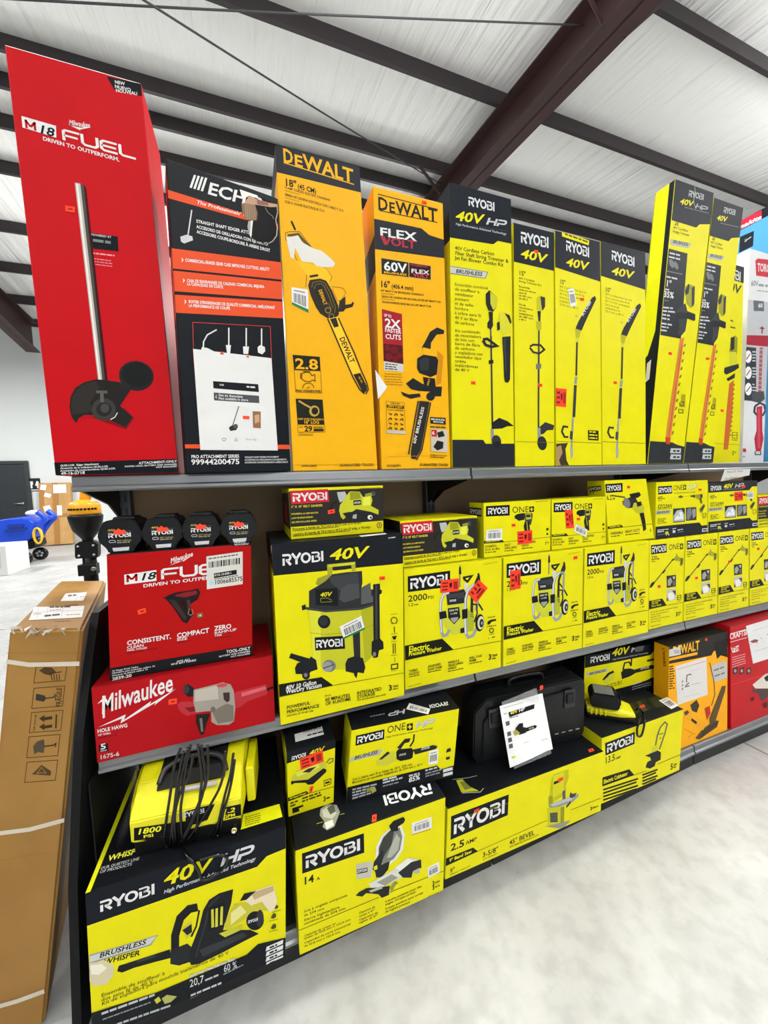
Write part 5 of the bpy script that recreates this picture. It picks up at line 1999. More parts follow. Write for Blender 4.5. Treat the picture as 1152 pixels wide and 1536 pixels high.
f.P('#1e2022', [(505, 160), (528, 157), (532, 175), (510, 182)])
f.P('#1e2022', [(520, 212), (542, 208), (550, 250), (554, 290), (540, 300), (535, 270), (528, 240)])
f.P(INK, [(363, 278), (430, 268), (442, 280), (364, 290)])
f.T(RY, 'HAMMER DRILL', 372, 285, 428, 277, 6, 'x')
f.S('#4d4c10', 2.5, [(364, 290), (442, 280), (588, 262)])
f.T(INK, 'VARIABLE', 378, 320, 440, 312, 13, 'b')
f.T(INK, 'HEAVY DUTY', 450, 310, 524, 300, 13, 'b')
f.G('#55540c', 380, 331, 425, 325, 5)
f.G('#55540c', 452, 322, 522, 312, 5)
f.T(INK, '3', 572, 302, 580, 301, 14, 'x')
b.sticker('o', [(460, 89), (474, 88), (474, 100), (460, 101)], f)
L = b.left().view(800, 700, 3.2727)
L.tag([(270, 100), (332, 92), (334, 116), (274, 126)], mx=0.05)
L.T(INK, '6.2', 274, 138, 300, 135, 10, 'b')
b.done()

E1 = [(984, 723), (1062, 720), (1061, 799.3), (982.4, 809)]
E2 = [(1062.3, 722.5), (1136, 721.7), (1136.2, 792), (1062, 800.4)]


def power_cleaner_art(f, forty):
    """drawn in the 970,710 crop of the left box"""
    f.view(970, 710, 6.33)
    if forty:
        f.raw('#2b2d31', [[(0, 0), (1, 0), (1, f.uv(580, 125)[1]), f.uv(530, 128), f.uv(500, 165), (0, f.uv(85, 190)[1])]])
        f.logo(WH, 'RYOBI', 112, 170, 218, 160, 52, h1=46)
        f.T(RY, '40V', 240, 148, 330, 140, 46, 'xi')
        hp(f, 355, 140, 440, 130, 40, '#c0c3c5')
        f.G('#8a8c8e', 240, 160, 440, 152, 5)
    else:
        f.tag([(106, 122), (241, 115), (243, 188), (108, 198)], my=0.18, mx=0.05)
        one_plus(f, 252, 160, 345, 154, 48, [(348, 108), (376, 106), (376, 152), (349, 155)])
        f.logo('#8d8f55', 'HP', 388, 157, 468, 152, 50, sh=0.3)
        f.logo('#d0d2a6', 'HP', 386, 153, 464, 148, 46, sh=0.3)
        f.G('#6a690f', 255, 190, 470, 178, 6)
    f.T(INK, '600', 104, 246, 150, 242, 30, 'b')
    f.G(INK, 152, 241, 175, 240, 8)
    f.G('#55540c', 106, 260, 140, 257, 6)
    f.T(INK, 'EZCLEAN', 102, 330, 238, 320, 34, 'bi')
    f.S(INK, 4, [(100, 340), (240, 328)])
    f.P('#a3a68c', [(80, 352), (238, 345), (222, 380), (80, 392)])
    f.T(INK, 'BRUSHLESS', 96, 380, 212, 366, 18, 'xi')
    f.T('#4d4c10', '18V Cordless', 102, 440, 185, 430, 14, 'b')
    f.T('#4d4c10', 'EZCLEAN', 102, 460, 165, 453, 16, 'b')
    f.T('#4d4c10', 'Power Cleaner', 102, 480, 190, 466, 14, 'b')
    f.P('#2d2f33', [(250, 332), (362, 324), (362, 455), (252, 465)])
    f.P('#aab0b4', [(255, 400), (285, 350), (330, 340), (358, 385), (356, 448), (256, 456)])
    f.P('#d9dcde', [(262, 440), (300, 370), (335, 360), (352, 430)])
    f.S('#6b6e72', 5, [(285, 400), (305, 375), (310, 410)])
    f.P('#3a3b40', [(372, 322), (472, 316), (474, 438), (374, 448)])
    f.P('#77797d', [(385, 335), (420, 325), (430, 380), (400, 440), (380, 430)])
    f.P('#8f9194', [(430, 340), (465, 330), (466, 400), (440, 425)])
    f.P('#5c5d2a', [(300, 215), (325, 205), (350, 218), (325, 232), (304, 228)])
    f.P('#45461f', [(404, 213), (440, 202), (460, 200), (462, 228), (430, 222)])
    f.S('#7c7b20', 2, [(350, 218), (404, 213)])
    f.P('#8e8d25', [(462, 200), (520, 195), (530, 225), (505, 250), (470, 232)])
    f.P('#2d2f26', [(505, 196), (530, 195), (530, 225), (515, 240)])
    f.P('#55561f', [(498, 235), (520, 230), (528, 280), (512, 285)])
    f.P('#77773a', [(500, 335), (540, 285), (558, 300), (525, 372), (505, 360)])
    f.P('#2d2f2a', [(510, 340), (540, 300), (548, 308), (522, 352)])
    f.S(INK, 4, [(532, 378), (562, 374), (562, 408), (532, 412)], closed=True)
    f.G('#55540c', 532, 428, 560, 424, 5)
    f.raw('#212329', [[(0, f.uv(75, 505)[1]), f.uv(500, 462), f.uv(522, 492), (1, f.uv(580, 486)[1]), (1, 1), (0, 1)]])
    f.G(LG, 98, 542, 205, 530, 8)
    f.G(LG, 98, 560, 160, 552, 10)
    f.P('#b8bc3a', [(172, 555), (198, 546), (215, 585), (205, 588), (196, 570), (186, 590), (178, 580)])
    f.G(LG, 244, 528, 278, 522, 8)
    f.P(LG, [(244, 540), (270, 536), (270, 560), (246, 564)])
    f.G(LG, 292, 540, 342, 532, 9)
    f.G(GY, 294, 558, 348, 552, 5)
    f.G('#5f6266', 98, 588, 175, 578, 9)
    f.P('#c9cbcc', [(526, 520), (576, 515), (576, 545), (524, 552)])
    f.G(INK, 532, 542, 570, 538, 14)


b = Box('power_cleaner_box', 'yellow power cleaner box with a black lower band and a yellow top', 'box', E1, 0.004, 0.1, 1.1435, group='power cleaner boxes', top='#cfcc12')
power_cleaner_art(b.f, False)
b.sticker('o', [(493, 145), (520, 142), (521, 162), (495, 164)], b.f)
b.done()
b = Box('power_cleaner_box', 'power cleaner box with a dark header, under the handwritten notice', 'box', E2, 0.004, 0.1, 1.1435, group='power cleaner boxes', top='#3a3d3a')
b.f.H = homography(E1, UNIT)
power_cleaner_art(b.f, True)
f = b.f.use(E2).view(970, 710, 6.33)
b.sticker('r', [(835, 178), (912, 172), (914, 258), (838, 264)], f)
b.sticker('bc', [(956, 178), (1012, 174), (1014, 240), (958, 245)], f)
b.sticker('o', [(903, 118), (935, 115), (935, 138), (905, 140)], f)
b.done()

C4 = [[(974.2, 813.7), (1027.6, 805.4), (1024.6, 927.6), (972.6, 939.9)], [(1028.3, 806), (1077, 799.3), (1076.5, 915.4), (1025.2, 927)],
      [(1078, 799.3), (1123.9, 794), (1123.3, 906.3), (1077.5, 914.8)], [(1124.8, 794), (1167, 787.5), (1167, 895.5), (1124.5, 905.3)]]


def spray_art(f):
    """cordless spray wand carton, drawn in the frame of the second one"""
    f.view(960, 780, 6)
    f.tag([(420, 190), (550, 174), (552, 242), (421, 262)], my=0.16, mx=0.05)
    one_plus(f, 566, 225, 655, 213, 44, [(660, 172), (688, 168), (688, 212), (661, 217)])
    f.T(INK, '220', 421, 306, 468, 299, 30, 'b')
    f.G(INK, 470, 299, 488, 297, 8)
    f.G('#55540c', 424, 322, 455, 318, 6)
    f.S('#4a4a20', 8, [(440, 490), (600, 300)])
    f.S('#2b2c22', 13, [(515, 408), (538, 380)])
    f.P('#26281f', [(404, 520), (418, 490), (440, 474), (448, 490), (425, 520), (408, 530)])
    f.S('#26281f', 12, [(595, 305), (612, 292)])
    f.P('#96952c', [(610, 290), (625, 270), (636, 245), (645, 272), (668, 280), (688, 290), (688, 330), (672, 350), (660, 335), (665, 310), (620, 305)])
    f.P('#5c5d2a', [(668, 282), (690, 285), (688, 330), (672, 348), (668, 320)])
    f.P('#2c2b2a', [(550, 428), (630, 418), (632, 512), (552, 526)])
    f.P('#9c9c98', [(560, 460), (585, 440), (600, 470), (580, 510), (560, 505)])
    f.P('#c8c8c4', [(600, 435), (622, 430), (615, 460)])
    f.P('#5c5d58', [(600, 470), (628, 465), (628, 505), (605, 508)])
    f.P('#b9b7ac', [(552, 540), (632, 530), (632, 622), (550, 638)])
    f.P('#dedcd4', [(560, 570), (600, 560), (618, 585), (612, 620), (570, 628)])
    f.P('#4a4436', [(598, 548), (630, 545), (632, 590), (615, 570)])
    f.P('#8a5f38', [(550, 600), (566, 615), (570, 634), (550, 637)])
    f.S(INK, 5, [(645, 590), (676, 584), (676, 618), (645, 624)], [(645, 607), (676, 601)], closed=True)
    f.G('#55540c', 645, 640, 676, 634, 5)
    f.P('#15170f', [(396, 636), (512, 614), (551, 672), (396, 706)])
    f.T(RY, '18V Cordless', 418, 650, 498, 634, 15, 'b')
    f.T(RY, '220 PSI', 418, 668, 475, 657, 15, 'b')
    f.T(RY, 'Power Cleaner', 418, 688, 505, 670, 15, 'b')
    f.S('#6d6c10', 4, [(396, 706), (551, 672), (698, 645)])
    for i, (t, x1) in enumerate((('On-the-Go Cleaning with Bottle Adapter', 652), ('Works with Any Standard', 570), ('Garden Hose', 500), ('Pulls Water from Any Source', 578), ('Bucket Hose', 500))):
        f.T('#4d4c10', t, 410, 738 + i * 21, x1, 738 + i * 21 - (x1 - 410) * 0.2, 12, 'r')
    f.G('#77760f', 410, 856, 495, 838, 6)
    f.T(INK, '3', 630, 766, 650, 762, 34, 'x')
    f.T(INK, 'YEAR', 652, 742, 678, 737, 13, 'x')
    f.G(INK, 654, 757, 676, 752, 6)


for i, (q, lab) in enumerate(zip(C4, ('first spray cleaner box, right beside the rightmost pressure washer box', 'second spray cleaner box from the pressure washer boxes', 'third spray cleaner box, an orange dot on its lance', 'fourth spray cleaner box, cut off by the right edge of the photo'))):
    b = Box('spray_cleaner_box', lab, 'box', q, 0.0, 0.3, ZM, ztop=1.1425, group='narrow yellow spray cleaner boxes', side='#cfcc12')
    b.f.H = homography(C4[1], UNIT)
    spray_art(b.f)
    f = b.f.use(q).view(960, 780, 6)
    o = [(158, 577, 24), (496, 484, 22), (792, 352, 20), (1052, 240, 20)][i]
    b.sticker('o', [(o[0], o[1] + 3), (o[0] + o[2], o[1]), (o[0] + o[2], o[1] + o[2]), (o[0], o[1] + o[2] + 3)], f)
    b.done()

# handwritten notice hanging over the edge of the top shelf
b = Box('handwritten_notice', 'white handwritten paper notice hanging over the edge of the top shelf', 'notice',
        [(1087, 704), (1126, 703), (1124.5, 713), (1081, 722.5)], -0.012, 0.0012, body='#c9c9c4')
f = b.f.view(1050, 690, 5.686)
f.T('#55575a', 'Please Do Not', 238, 108, 385, 98, 18, 'i')
f.T('#45474a', 'Open Boxes', 222, 168, 345, 150, 20, 'i')
b.done()

# ================== base deck
b = Box('blower_box', 'big yellow box with a backpack blower pictured, under the pressure washer', 'box',
        [(126, 1335.5), (429.7, 1244), (429.7, 1443), (137, 1552)], -0.165, 0.42, ZD, top='#101216', side='#101216')
BLOW = b
f = b.f.view(100, 1100, 3.2914)
f.raw('#14181f', [[(0, 0), (1, 0), (1, f.uv(1075, 588)[1]), f.uv(985, 622), f.uv(935, 674), (0, f.uv(102, 930)[1])]])
f.logo(WH, 'RYOBI', 158, 868, 420, 790, 52)
f.T(RY, '40V', 460, 754, 690, 690, 66, 'xi')
hp(f, 745, 668, 905, 620, 58, '#cdd0d2')
f.T('#c9cbcd', 'High Performance Advanced Technology', 463, 792, 925, 640, 17, 'bi')
f.P('#8d908c', [(106, 1072), (436, 992), (402, 1042), (108, 1116)])
f.P('#c0c3bf', [(108, 1078), (428, 998), (398, 1036), (108, 1108)])
f.T(INK, 'BRUSHLESS', 152, 1090, 376, 1034, 22, 'xi')
f.T(INK, 'WHISPER', 172, 1124, 345, 1086, 24, 'xi')
f.P('#c9bf9e', [(106, 1112), (180, 1102), (222, 1128), (220, 1175), (190, 1215), (130, 1225), (108, 1200)])
f.P('#e2ddcc', [(112, 1122), (165, 1118), (190, 1140), (150, 1170), (116, 1165)])
# backpack blower
f.P('#191b1e', [(238, 1158), (246, 1132), (300, 1118), (420, 1086), (494, 1066), (502, 1108), (420, 1124), (320, 1146), (262, 1166)])
f.P('#33363a', [(330, 1112), (420, 1088), (424, 1100), (336, 1122)])
f.S('#191b1e', 40, [(520, 1095), (520, 1000), (545, 915), (590, 872), (632, 865)])
f.S('#1b1d20', 9, [(640, 880), (625, 960), (600, 1010)])
f.P('#24262a', [(498, 1070), (580, 1042), (600, 1060), (606, 1130), (540, 1148), (496, 1138)])
f.P('#1d1f23', [(585, 1120), (600, 1060), (640, 960), (660, 880), (690, 830), (740, 800), (812, 782), (802, 850), (760, 985), (900, 990), (945, 1012), (880, 1040), (760, 1095), (640, 1145), (600, 1150)])
f.S('#34373b', 6, [(622, 1110), (668, 960), (692, 860), (740, 815)])
f.P('#131518', [(685, 870), (770, 845), (765, 965), (690, 985)])
for q in ((700, 880, 715, 970), (722, 876, 734, 968), (748, 868, 758, 960)):
    f.P('#c3c23a', [(q[0], q[1]), (q[0] + 12, q[1] - 3), (q[2], q[3] - 3), (q[2] - 14, q[3])])
f.P('#bcb63a', [(790, 905), (820, 855), (880, 850), (960, 830), (1010, 850), (1030, 890), (990, 900), (930, 890), (870, 935), (780, 985), (765, 960)])
f.P('#d9d58a', [(800, 900), (850, 865), (880, 900), (800, 960)])
f.P('#dcd0b0', [(872, 842), (900, 800), (1018, 768), (1040, 850), (1025, 895), (1000, 905), (960, 850), (905, 868)])
f.P('#b9a27a', [(905, 805), (1018, 772), (1022, 800), (920, 840)])
f.P('#1b1d20', [(846, 842), (868, 806), (930, 795), (880, 838)])
f.E('#15171a', 925, 945, 46, 48)
f.E('#2f3236', 950, 935, 20, 44)
f.logo(WH, 'RYOBI', 888, 958, 940, 944, 15)
f.P('#33363a', [(640, 1075), (860, 1000), (880, 1020), (660, 1110)])
f.P('#b9b83a', [(740, 1000), (860, 960), (858, 985), (770, 1020)])
f.P('#b9b83a', [(560, 960), (600, 930), (605, 990), (575, 1020)])
f.P('#23252a', [(555, 975), (602, 945), (604, 985), (580, 1000)])
f.T(INK, 'Ensemble de souffleur à', 163, 1277, 470, 1187, 17, 'r')
f.T(INK, 'dos sans fil de 40 V', 163, 1298, 412, 1224, 17, 'r')
f.T(INK, 'Kit de sopladora para mochila inalámbrica de 40 V', 165, 1318, 790, 1104, 17, 'r')
for (x, y, r) in ((1035, 880, 10), (1020, 925, 14), (1020, 978, 14)):
    f.P('#4a4a2a', [(x - r, y + r * 0.6), (x, y - r), (x + r, y - r * 0.7), (x + r, y + r * 0.4), (x, y + r)])
    f.G('#77760f', x - 22, y + 28, x + 24, y + 18, 3)
f.raw('#15181d', [[(0, f.uv(112, 1350)[1]), f.uv(430, 1270), f.uv(880, 1112), f.uv(940, 1062), (1, f.uv(1075, 1040)[1]), (1, 1), (0, 1)]])
for i in range(4):
    f.P('#d9dbdb', [(985, 1078 + i * 26), (1072, 1046 + i * 26), (1070, 1066 + i * 26), (980, 1100 + i * 26)])
    f.G(INK, 1000, 1088 + i * 26, 1040, 1074 + i * 26, 9)
f.G('#b9bcbd', 165, 1360, 420, 1285, 11)
f.G('#8a8d90', 170, 1385, 400, 1318, 6)
f.P('#b9bc3a', [(418, 1305), (440, 1290), (452, 1310), (430, 1325)])
f.P('#a9ac5a', [(455, 1300), (480, 1284), (530, 1295), (500, 1320), (470, 1328)])
f.G('#b9bcbd', 590, 1208, 820, 1134, 11)
f.T('#d9dbdb', '20,7', 592, 1256, 664, 1234, 36, 'r')
f.G('#b9bcbd', 670, 1230, 740, 1206, 9)
f.T('#d9dbdb', '60 %', 764, 1192, 832, 1172, 34, 'r')
f.G('#8a8d90', 762, 1205, 870, 1160, 6)
f.G('#b9bcbd', 598, 1300, 760, 1245, 10)
f.G('#b9bcbd', 598, 1316, 740, 1268, 8)
f.G('#a9acad', 180, 1430, 505, 1340, 10)
T = b.top()
T.view(0, 0, 1)
T.U('#c9cb14', [(0, 0.0), (0.03, 0.0), (0.022, 1), (0, 1)])
T.view(130, 1100, 6.4)
T.up = (0.12, -1)
T.T('#d9d83a', 'WHISPER', 200, 1228, 560, 1132, 50, 'xi')
T.T('#b9bcbd', 'OUR QUIETEST LINE', 130, 1312, 500, 1215, 26, 'i')
T.T('#b9bcbd', 'OF PRODUCTS', 122, 1348, 430, 1268, 26, 'i')
T.view(280, 1100, 6.4)
T.P('#d6d814', [(500, 790), (890, 678), (920, 802), (520, 925)])
for i in range(5):
    T.G('#5d5c10', 560, 812 + i * 20, 710, 770 + i * 20, 8)
b.done()

b = Box('mitre_saw_box', 'big yellow box with a mitre saw pictured and upside-down letters on its black top', 'box',
        [(442, 1273), (669, 1196.5), (665.5, 1333.8), (449, 1436)], -0.18, 0.4, ZD, top='#14171c', side='#d3d013')
MS_TOP = b.ztop
f = b.f.view(420, 1160, 4.1143)
f.tag([(135, 487), (531, 364), (533, 487), (137, 618)], mx=0.06, my=0.2)
f.T(INK, '14', 140, 692, 214, 668, 46, 'x')
f.T(INK, 'A', 230, 662, 252, 655, 20, 'b')
for t, x0, y0, x1, y1 in (('Scie à onglets composée', 147, 868, 427, 758), ('de 254 mm', 147, 892, 280, 842), ('Sierra ingletadora', 147, 922, 377, 832), ('combinada de 254 mm', 147, 945, 415, 838),
                          ('Capacité de coupe en', 150, 1018, 352, 932), ('biseau de 50,8 mm x 152,4 mm', 150, 1035, 448, 905), ('Capacidad de corte transversal', 150, 1062, 447, 932), ('de 50,8 mm x 152,4 mm', 150, 1083, 382, 982),
                          ('Capacité de', 500, 866, 600, 824), ('coupe à 47°', 500, 886, 598, 844), ('Capacidad de', 500, 908, 617, 858), ('inglete de 47°', 500, 926, 617, 874),
                          ('9 butées positives pour des', 662, 795, 880, 696), ("angles d'onglet précis", 662, 812, 845, 730), ('9 topes positivos para cortes', 662, 838, 890, 734), ('de inglete precisos', 662, 856, 812, 790)):
    f.T('#3f3e12', t, x0, y0, x1, y1, 15 if y0 < 960 and x0 < 200 else 12, 'b')
f.S('#3d3c10', 3.5, [(107, 982), (622, 762)], [(690, 730), (1014, 598)])
f.P('#b9b8a4', [(480, 560), (570, 540), (590, 560), (574, 640), (486, 652)])
f.P('#17181a', [(486, 592), (552, 578), (553, 606), (489, 620)])
f.logo(WH, 'RYOBI', 491, 614, 548, 600, 18)
f.P('#d8d8cf', [(600, 560), (606, 450), (640, 380), (700, 330), (760, 320), (782, 380), (770, 470), (730, 530), (690, 560), (640, 580)])
f.P('#777a70', [(618, 545), (622, 450), (650, 390), (700, 340), (750, 332), (766, 390), (752, 470), (715, 525), (660, 560)])
f.P('#3b3c3a', [(622, 470), (650, 396), (690, 350), (715, 360), (700, 440), (660, 500), (640, 545)])
f.P('#a7aa9c', [(700, 440), (730, 370), (752, 400), (740, 470), (700, 515), (672, 520)])
f.P('#1d1f20', [(686, 320), (712, 290), (772, 266), (784, 282), (776, 302), (740, 328), (742, 352), (700, 358)])
f.P('#26282a', [(584, 590), (592, 545), (640, 470), (652, 480), (640, 560), (690, 540), (680, 590), (640, 640), (606, 640), (600, 605)])
f.P('#c9cb22', [(590, 575), (612, 562), (614, 588), (594, 596)])
f.P('#cfcfc4', [(560, 680), (700, 600), (800, 520), (860, 530), (870, 560), (760, 640), (640, 700), (580, 720)])
f.P('#8f9088', [(610, 670), (700, 620), (740, 640), (660, 690)])
f.P('#e2e2d8', [(720, 580), (800, 520), (840, 545), (760, 600)])
f.P('#2a2c2e', [(740, 610), (820, 545), (878, 530), (880, 580), (830, 600), (820, 640), (770, 640)])
f.P('#a9aa9c', [(830, 600), (868, 580), (870, 610), (840, 620)])
f.P('#232527', [(478, 752), (500, 730), (545, 706), (620, 700), (690, 690), (684, 745), (640, 764), (620, 742), (545, 736), (520, 758)])
f.P('#a9aa9e', [(560, 722), (640, 690), (645, 706), (575, 732)])
f.P('#8a8b40', [(690, 700), (720, 660), (742, 670), (722, 690), (700, 732)])
f.T(INK, '3', 945, 686, 958, 680, 24, 'x')
f.T(INK, '3', 945, 712, 958, 706, 24, 'x')
f.G('#55540c', 962, 672, 988, 660, 7)
f.G('#55540c', 962, 698, 988, 686, 7)
f.G('#77760f', 920, 752, 980, 728, 4)
b.sticker('bc', [(822, 310), (940, 272), (942, 338), (824, 374)], f)
f.S('#d08a1a', 5, [(824, 380), (936, 346)])
b.sticker('bc', [(914, 582), (984, 546), (988, 605), (920, 640)], f)
b.sticker('o', [(570, 258), (597, 252), (594, 296), (566, 302)], b.top().view(420, 1160, 4.1143))
T = b.top().view(420, 1160, 4.1143)
T.up = (0.28, 1)
T.logo('#e4e5e5', 'RYOBI', 925, 62, 632, 138, 62)
T.up = (0, -1)
T.P('#8f9184', [(250, 220), (290, 190), (350, 195), (370, 240), (350, 290), (335, 330), (290, 352), (262, 330), (275, 300), (245, 260)])
T.P('#b9bba8', [(258, 232), (290, 205), (340, 215), (350, 250), (320, 280), (270, 270)])
T.P('#55574f', [(290, 215), (330, 190), (345, 235), (310, 255)])
T.P('#d7d9cc', [(275, 305), (325, 285), (332, 320), (288, 345)])
T.S('#b9bb1f', 3, [(225, 312), (265, 300)], [(372, 255), (398, 248)])
L = b.left()
L.U('#14171c', [(0.4, 0), (1, 0), (1, 0.06), (0.8, 0.12)])
b.done()

b = Box('band_saw_box', 'long yellow box with a band saw pictured, carrying the black tool case', 'box',
        [(671, 1211), (905.6, 1127.6), (901.7, 1216), (667.3, 1321.6)], -0.153, 0.36, ZD, top='#101216', side='#cfcc12')
BAND_TOP = b.ztop
f = b.f.view(640, 1000, 3.84)
f.tag([(140, 856), (484, 729), (478, 850), (137, 996)], mx=0.055, my=0.17)
f.T(INK, '2.5', 136, 1064, 222, 1030, 40, 'x')
f.T(INK, 'AMP', 228, 1026, 295, 998, 22, 'b')
f.P('#15170f', [(106, 1108), (274, 1040), (302, 1062), (107, 1152)])
f.T('#e6e510', '9" Band Saw', 130, 1128, 264, 1070, 18, 'x')
f.S('#4d4c10', 3, [(107, 1152), (302, 1062), (702, 882)], [(838, 822), (1004, 756)])
f.T(INK, '9"', 133, 1196, 162, 1183, 27, 'b')
f.T(INK, 'THROAT CAPACITY', 132, 1210, 258, 1152, 8, 'b')
f.T(INK, '3-5/8"', 328, 1100, 422, 1060, 28, 'b')
f.T(INK, 'CUT CAPACITY', 330, 1117, 420, 1077, 9, 'b')
f.T(INK, '45° BEVEL', 487, 1024, 632, 962, 26, 'b')
f.T(INK, 'FOR PRECISE ANGLED CUTS', 488, 1042, 655, 968, 9, 'b')
f.P('#b3b112', [(730, 640), (742, 618), (826, 588), (826, 640), (812, 680), (808, 735), (790, 745), (730, 780), (712, 780)])
f.P('#8f8f1c', [(712, 745), (735, 735), (738, 790), (714, 800)])
f.P('#c9c71a', [(738, 625), (800, 602), (798, 720), (738, 750)])
f.P('#15170f', [(742, 660), (780, 645), (780, 660), (743, 676)])
f.P('#55575a', [(790, 715), (808, 705), (808, 762), (792, 770)])
f.P('#8d8f90', [(715, 790), (880, 730), (882, 742), (850, 775), (760, 808), (720, 812)])
f.P('#b3b5b0', [(720, 790), (872, 735), (840, 765), (740, 800)])
f.P('#3b3d40', [(830, 745), (835, 720), (850, 730), (870, 722), (862, 745), (840, 755)])
f.P('#3b3d40', [(810, 800), (835, 770), (840, 780), (815, 810)])
f.P('#bdbb14', [(706, 810), (800, 800), (800, 890), (760, 915), (706, 905)])
f.P('#8d8c1a', [(780, 806), (802, 800), (800, 888), (780, 900)])
f.P('#3a3c3a', [(720, 838), (764, 834), (764, 890), (722, 892)])
f.S('#77796a', 2, *[[(722, 846 + i * 9), (764, 843 + i * 9)] for i in range(5)])
f.P('#8d8a7a', [(692, 915), (800, 890), (838, 880), (800, 920), (770, 926)])
f.T(INK, '3', 944, 826, 956, 821, 18, 'x')
f.G('#55540c', 958, 816, 990, 803, 7)
f.G('#b9b710', 250, 850, 480, 780, 2)
b.sticker('o', [(280, 820), (308, 808), (306, 826), (278, 836)], f)
b.sticker('o', [(765, 642), (795, 632), (795, 650), (766, 660)], f)
T = b.top().view(640, 1000, 3.84)
T.P('#a9ab1f', [(170, 655), (205, 648), (245, 690), (300, 715), (200, 725)])
T.P('#6d6f30', [(190, 665), (215, 660), (260, 700), (220, 710)])
T.S('#8d8f84', 5, [(205, 728), (310, 722), (328, 700)])
T.S('#8d8f84', 4, [(150, 650), (240, 640), (290, 628)])
b.sticker('o', [(930, 478), (956, 470), (966, 484), (938, 494)], T)
b.done()

b = Box('cultivator_box', 'yellow box with a cultivator pictured, a charger lying on top', 'box',
        [(902.7, 1109), (1025.6, 1060.7), (1019.5, 1153), (901, 1210)], -0.13, 0.36, ZD, top='#15181c', side='#cfcc12')
CULT_TOP = b.ztop
f = b.f.view(830, 900, 3.578)
f.tag([(276, 778), (438, 710), (436, 776), (279, 846)], mx=0.055, my=0.16)
f.T(INK, '13.5', 274, 892, 330, 868, 34, 'b')
f.T(INK, 'AMP', 332, 868, 362, 855, 13, 'b')
f.P('#15170f', [(262, 966), (408, 914), (436, 944), (262, 1014)])
f.T('#e6e510', 'Electric Cultivator', 268, 1000, 398, 946, 20, 'x')
f.S('#4d4c10', 3, [(436, 944), (500, 918)], [(560, 880), (684, 822)])
for i in range(4):
    f.S('#2a2a12', 9, [(266, 1032 + i * 18), (455 - (i % 2) * 8, 962 + i * 18)])
for i in range(4):
    f.S('#2a2a12', 9, [(478, 942 + i * 16), (560 - (i % 2) * 8, 908 + i * 16)])
f.S('#5a5c55', 7, [(545, 800), (560, 720), (575, 680), (600, 650), (612, 660), (600, 710), (570, 800)])
f.S('#3a3b30', 4, [(565, 720), (590, 712)], [(570, 745), (580, 735)])
f.P('#c9c722', [(525, 790), (556, 775), (566, 800), (530, 815)])
f.P('#b5b6a8', [(528, 812), (545, 808), (540, 870), (524, 872)])
f.P('#1d1f20', [(492, 838), (560, 806), (578, 815), (576, 855), (550, 870), (545, 890), (520, 905), (495, 900), (505, 870), (525, 860), (520, 845)])
f.T(INK, '5', 628, 906, 642, 900, 30, 'x')
f.T(INK, 'YEAR', 644, 886, 664, 877, 10, 'x')
f.G(INK, 644, 896, 664, 888, 5)
T = b.top().view(830, 900, 3.578)
for i in range(6):
    T.P(['#3a3c1f', '#23261a', '#4a4a22', '#2a2c24', '#1b1d18', '#33361e'][i], [(400 + i * 22, 560 - i * 6), (450 + i * 24, 545 - i * 8), (500 + i * 20, 590 - i * 4), (440 + i * 22, 610 - i * 6)])
b.sticker('o', [(464, 568), (488, 562), (492, 574), (468, 580)], T)
b.sticker('bc', [(566, 540), (610, 522), (672, 566), (634, 586)], T)
b.done()

b = Box('chainsaw_box', 'black and yellow cordless chainsaw box standing at the back of the cultivator box', 'box',
        [(877.5, 983.8), (993.5, 963), (992.7, 1037), (874.7, 1053.7)], 0.088, 0.16, CULT_TOP + 0.001, yaw=-6, side='#15181c', top='#15181c')
f = b.f.view(830, 900, 3.578)
f.raw('#15181e', [[(0, 0), (1, 0), (1, f.uv(583, 258)[1]), f.uv(545, 268), f.uv(512, 302), (0, f.uv(165, 368)[1])]])
f.logo(WH, 'RYOBI', 195, 342, 291, 324, 33)
f.T(RY, '40V', 302, 306, 388, 290, 40, 'xi')
hp(f, 404, 284, 470, 272, 34, '#a9acae')
f.P('#55585c', [(425, 262), (450, 240), (480, 245), (470, 275), (440, 282)])
f.T('#a9acae', 'High Performance Advanced Technology', 305, 328, 500, 290, 7, 'bi')
f.P('#b0b3a8', [(175, 394), (290, 372), (275, 392), (172, 412)])
f.T(INK, 'BRUSHLESS', 188, 408, 270, 390, 13, 'xi')
f.P('#1c1e20', [(350, 400), (365, 380), (400, 378), (420, 385), (425, 410), (400, 425), (355, 440)])
f.S('#1c1e20', 8, [(360, 385), (370, 345), (395, 340), (405, 365)], [(405, 360), (408, 320)])
f.P('#26282a', [(415, 388), (520, 362), (545, 364), (540, 382), (425, 408)])
f.logo('#c9cbb8', 'RYOBI', 458, 390, 505, 380, 12)
f.S('#1c1e20', 13, [(258, 440), (285, 405), (312, 392)])
f.P('#c3c23a', [(255, 445), (290, 412), (315, 400), (310, 440), (270, 462)])
f.P('#2a2c14', [(495, 330), (575, 312), (575, 325), (495, 342)])
f.P('#33350f', [(540, 395), (572, 390), (572, 402), (540, 406)])
f.P('#33350f', [(540, 412), (572, 407), (572, 420), (540, 424)])
f.T('#3f3e12', 'Scie à chaîne sans fil de 40 V', 190, 498, 355, 454, 9, 'b')
f.T('#3f3e12', 'Motosierra inalámbrica de 40 V', 190, 510, 355, 466, 9, 'b')
f.raw('#15181d', [[(0, f.uv(160, 530)[1]), f.uv(400, 480), f.uv(490, 455), f.uv(520, 440), (1, f.uv(583, 442)[1]), (1, 1), (0, 1)]])
f.G(LG, 415, 478, 470, 462, 6)
f.G(GY, 410, 495, 520, 470, 5)
f.G(GY, 410, 508, 520, 484, 5)
b.done()

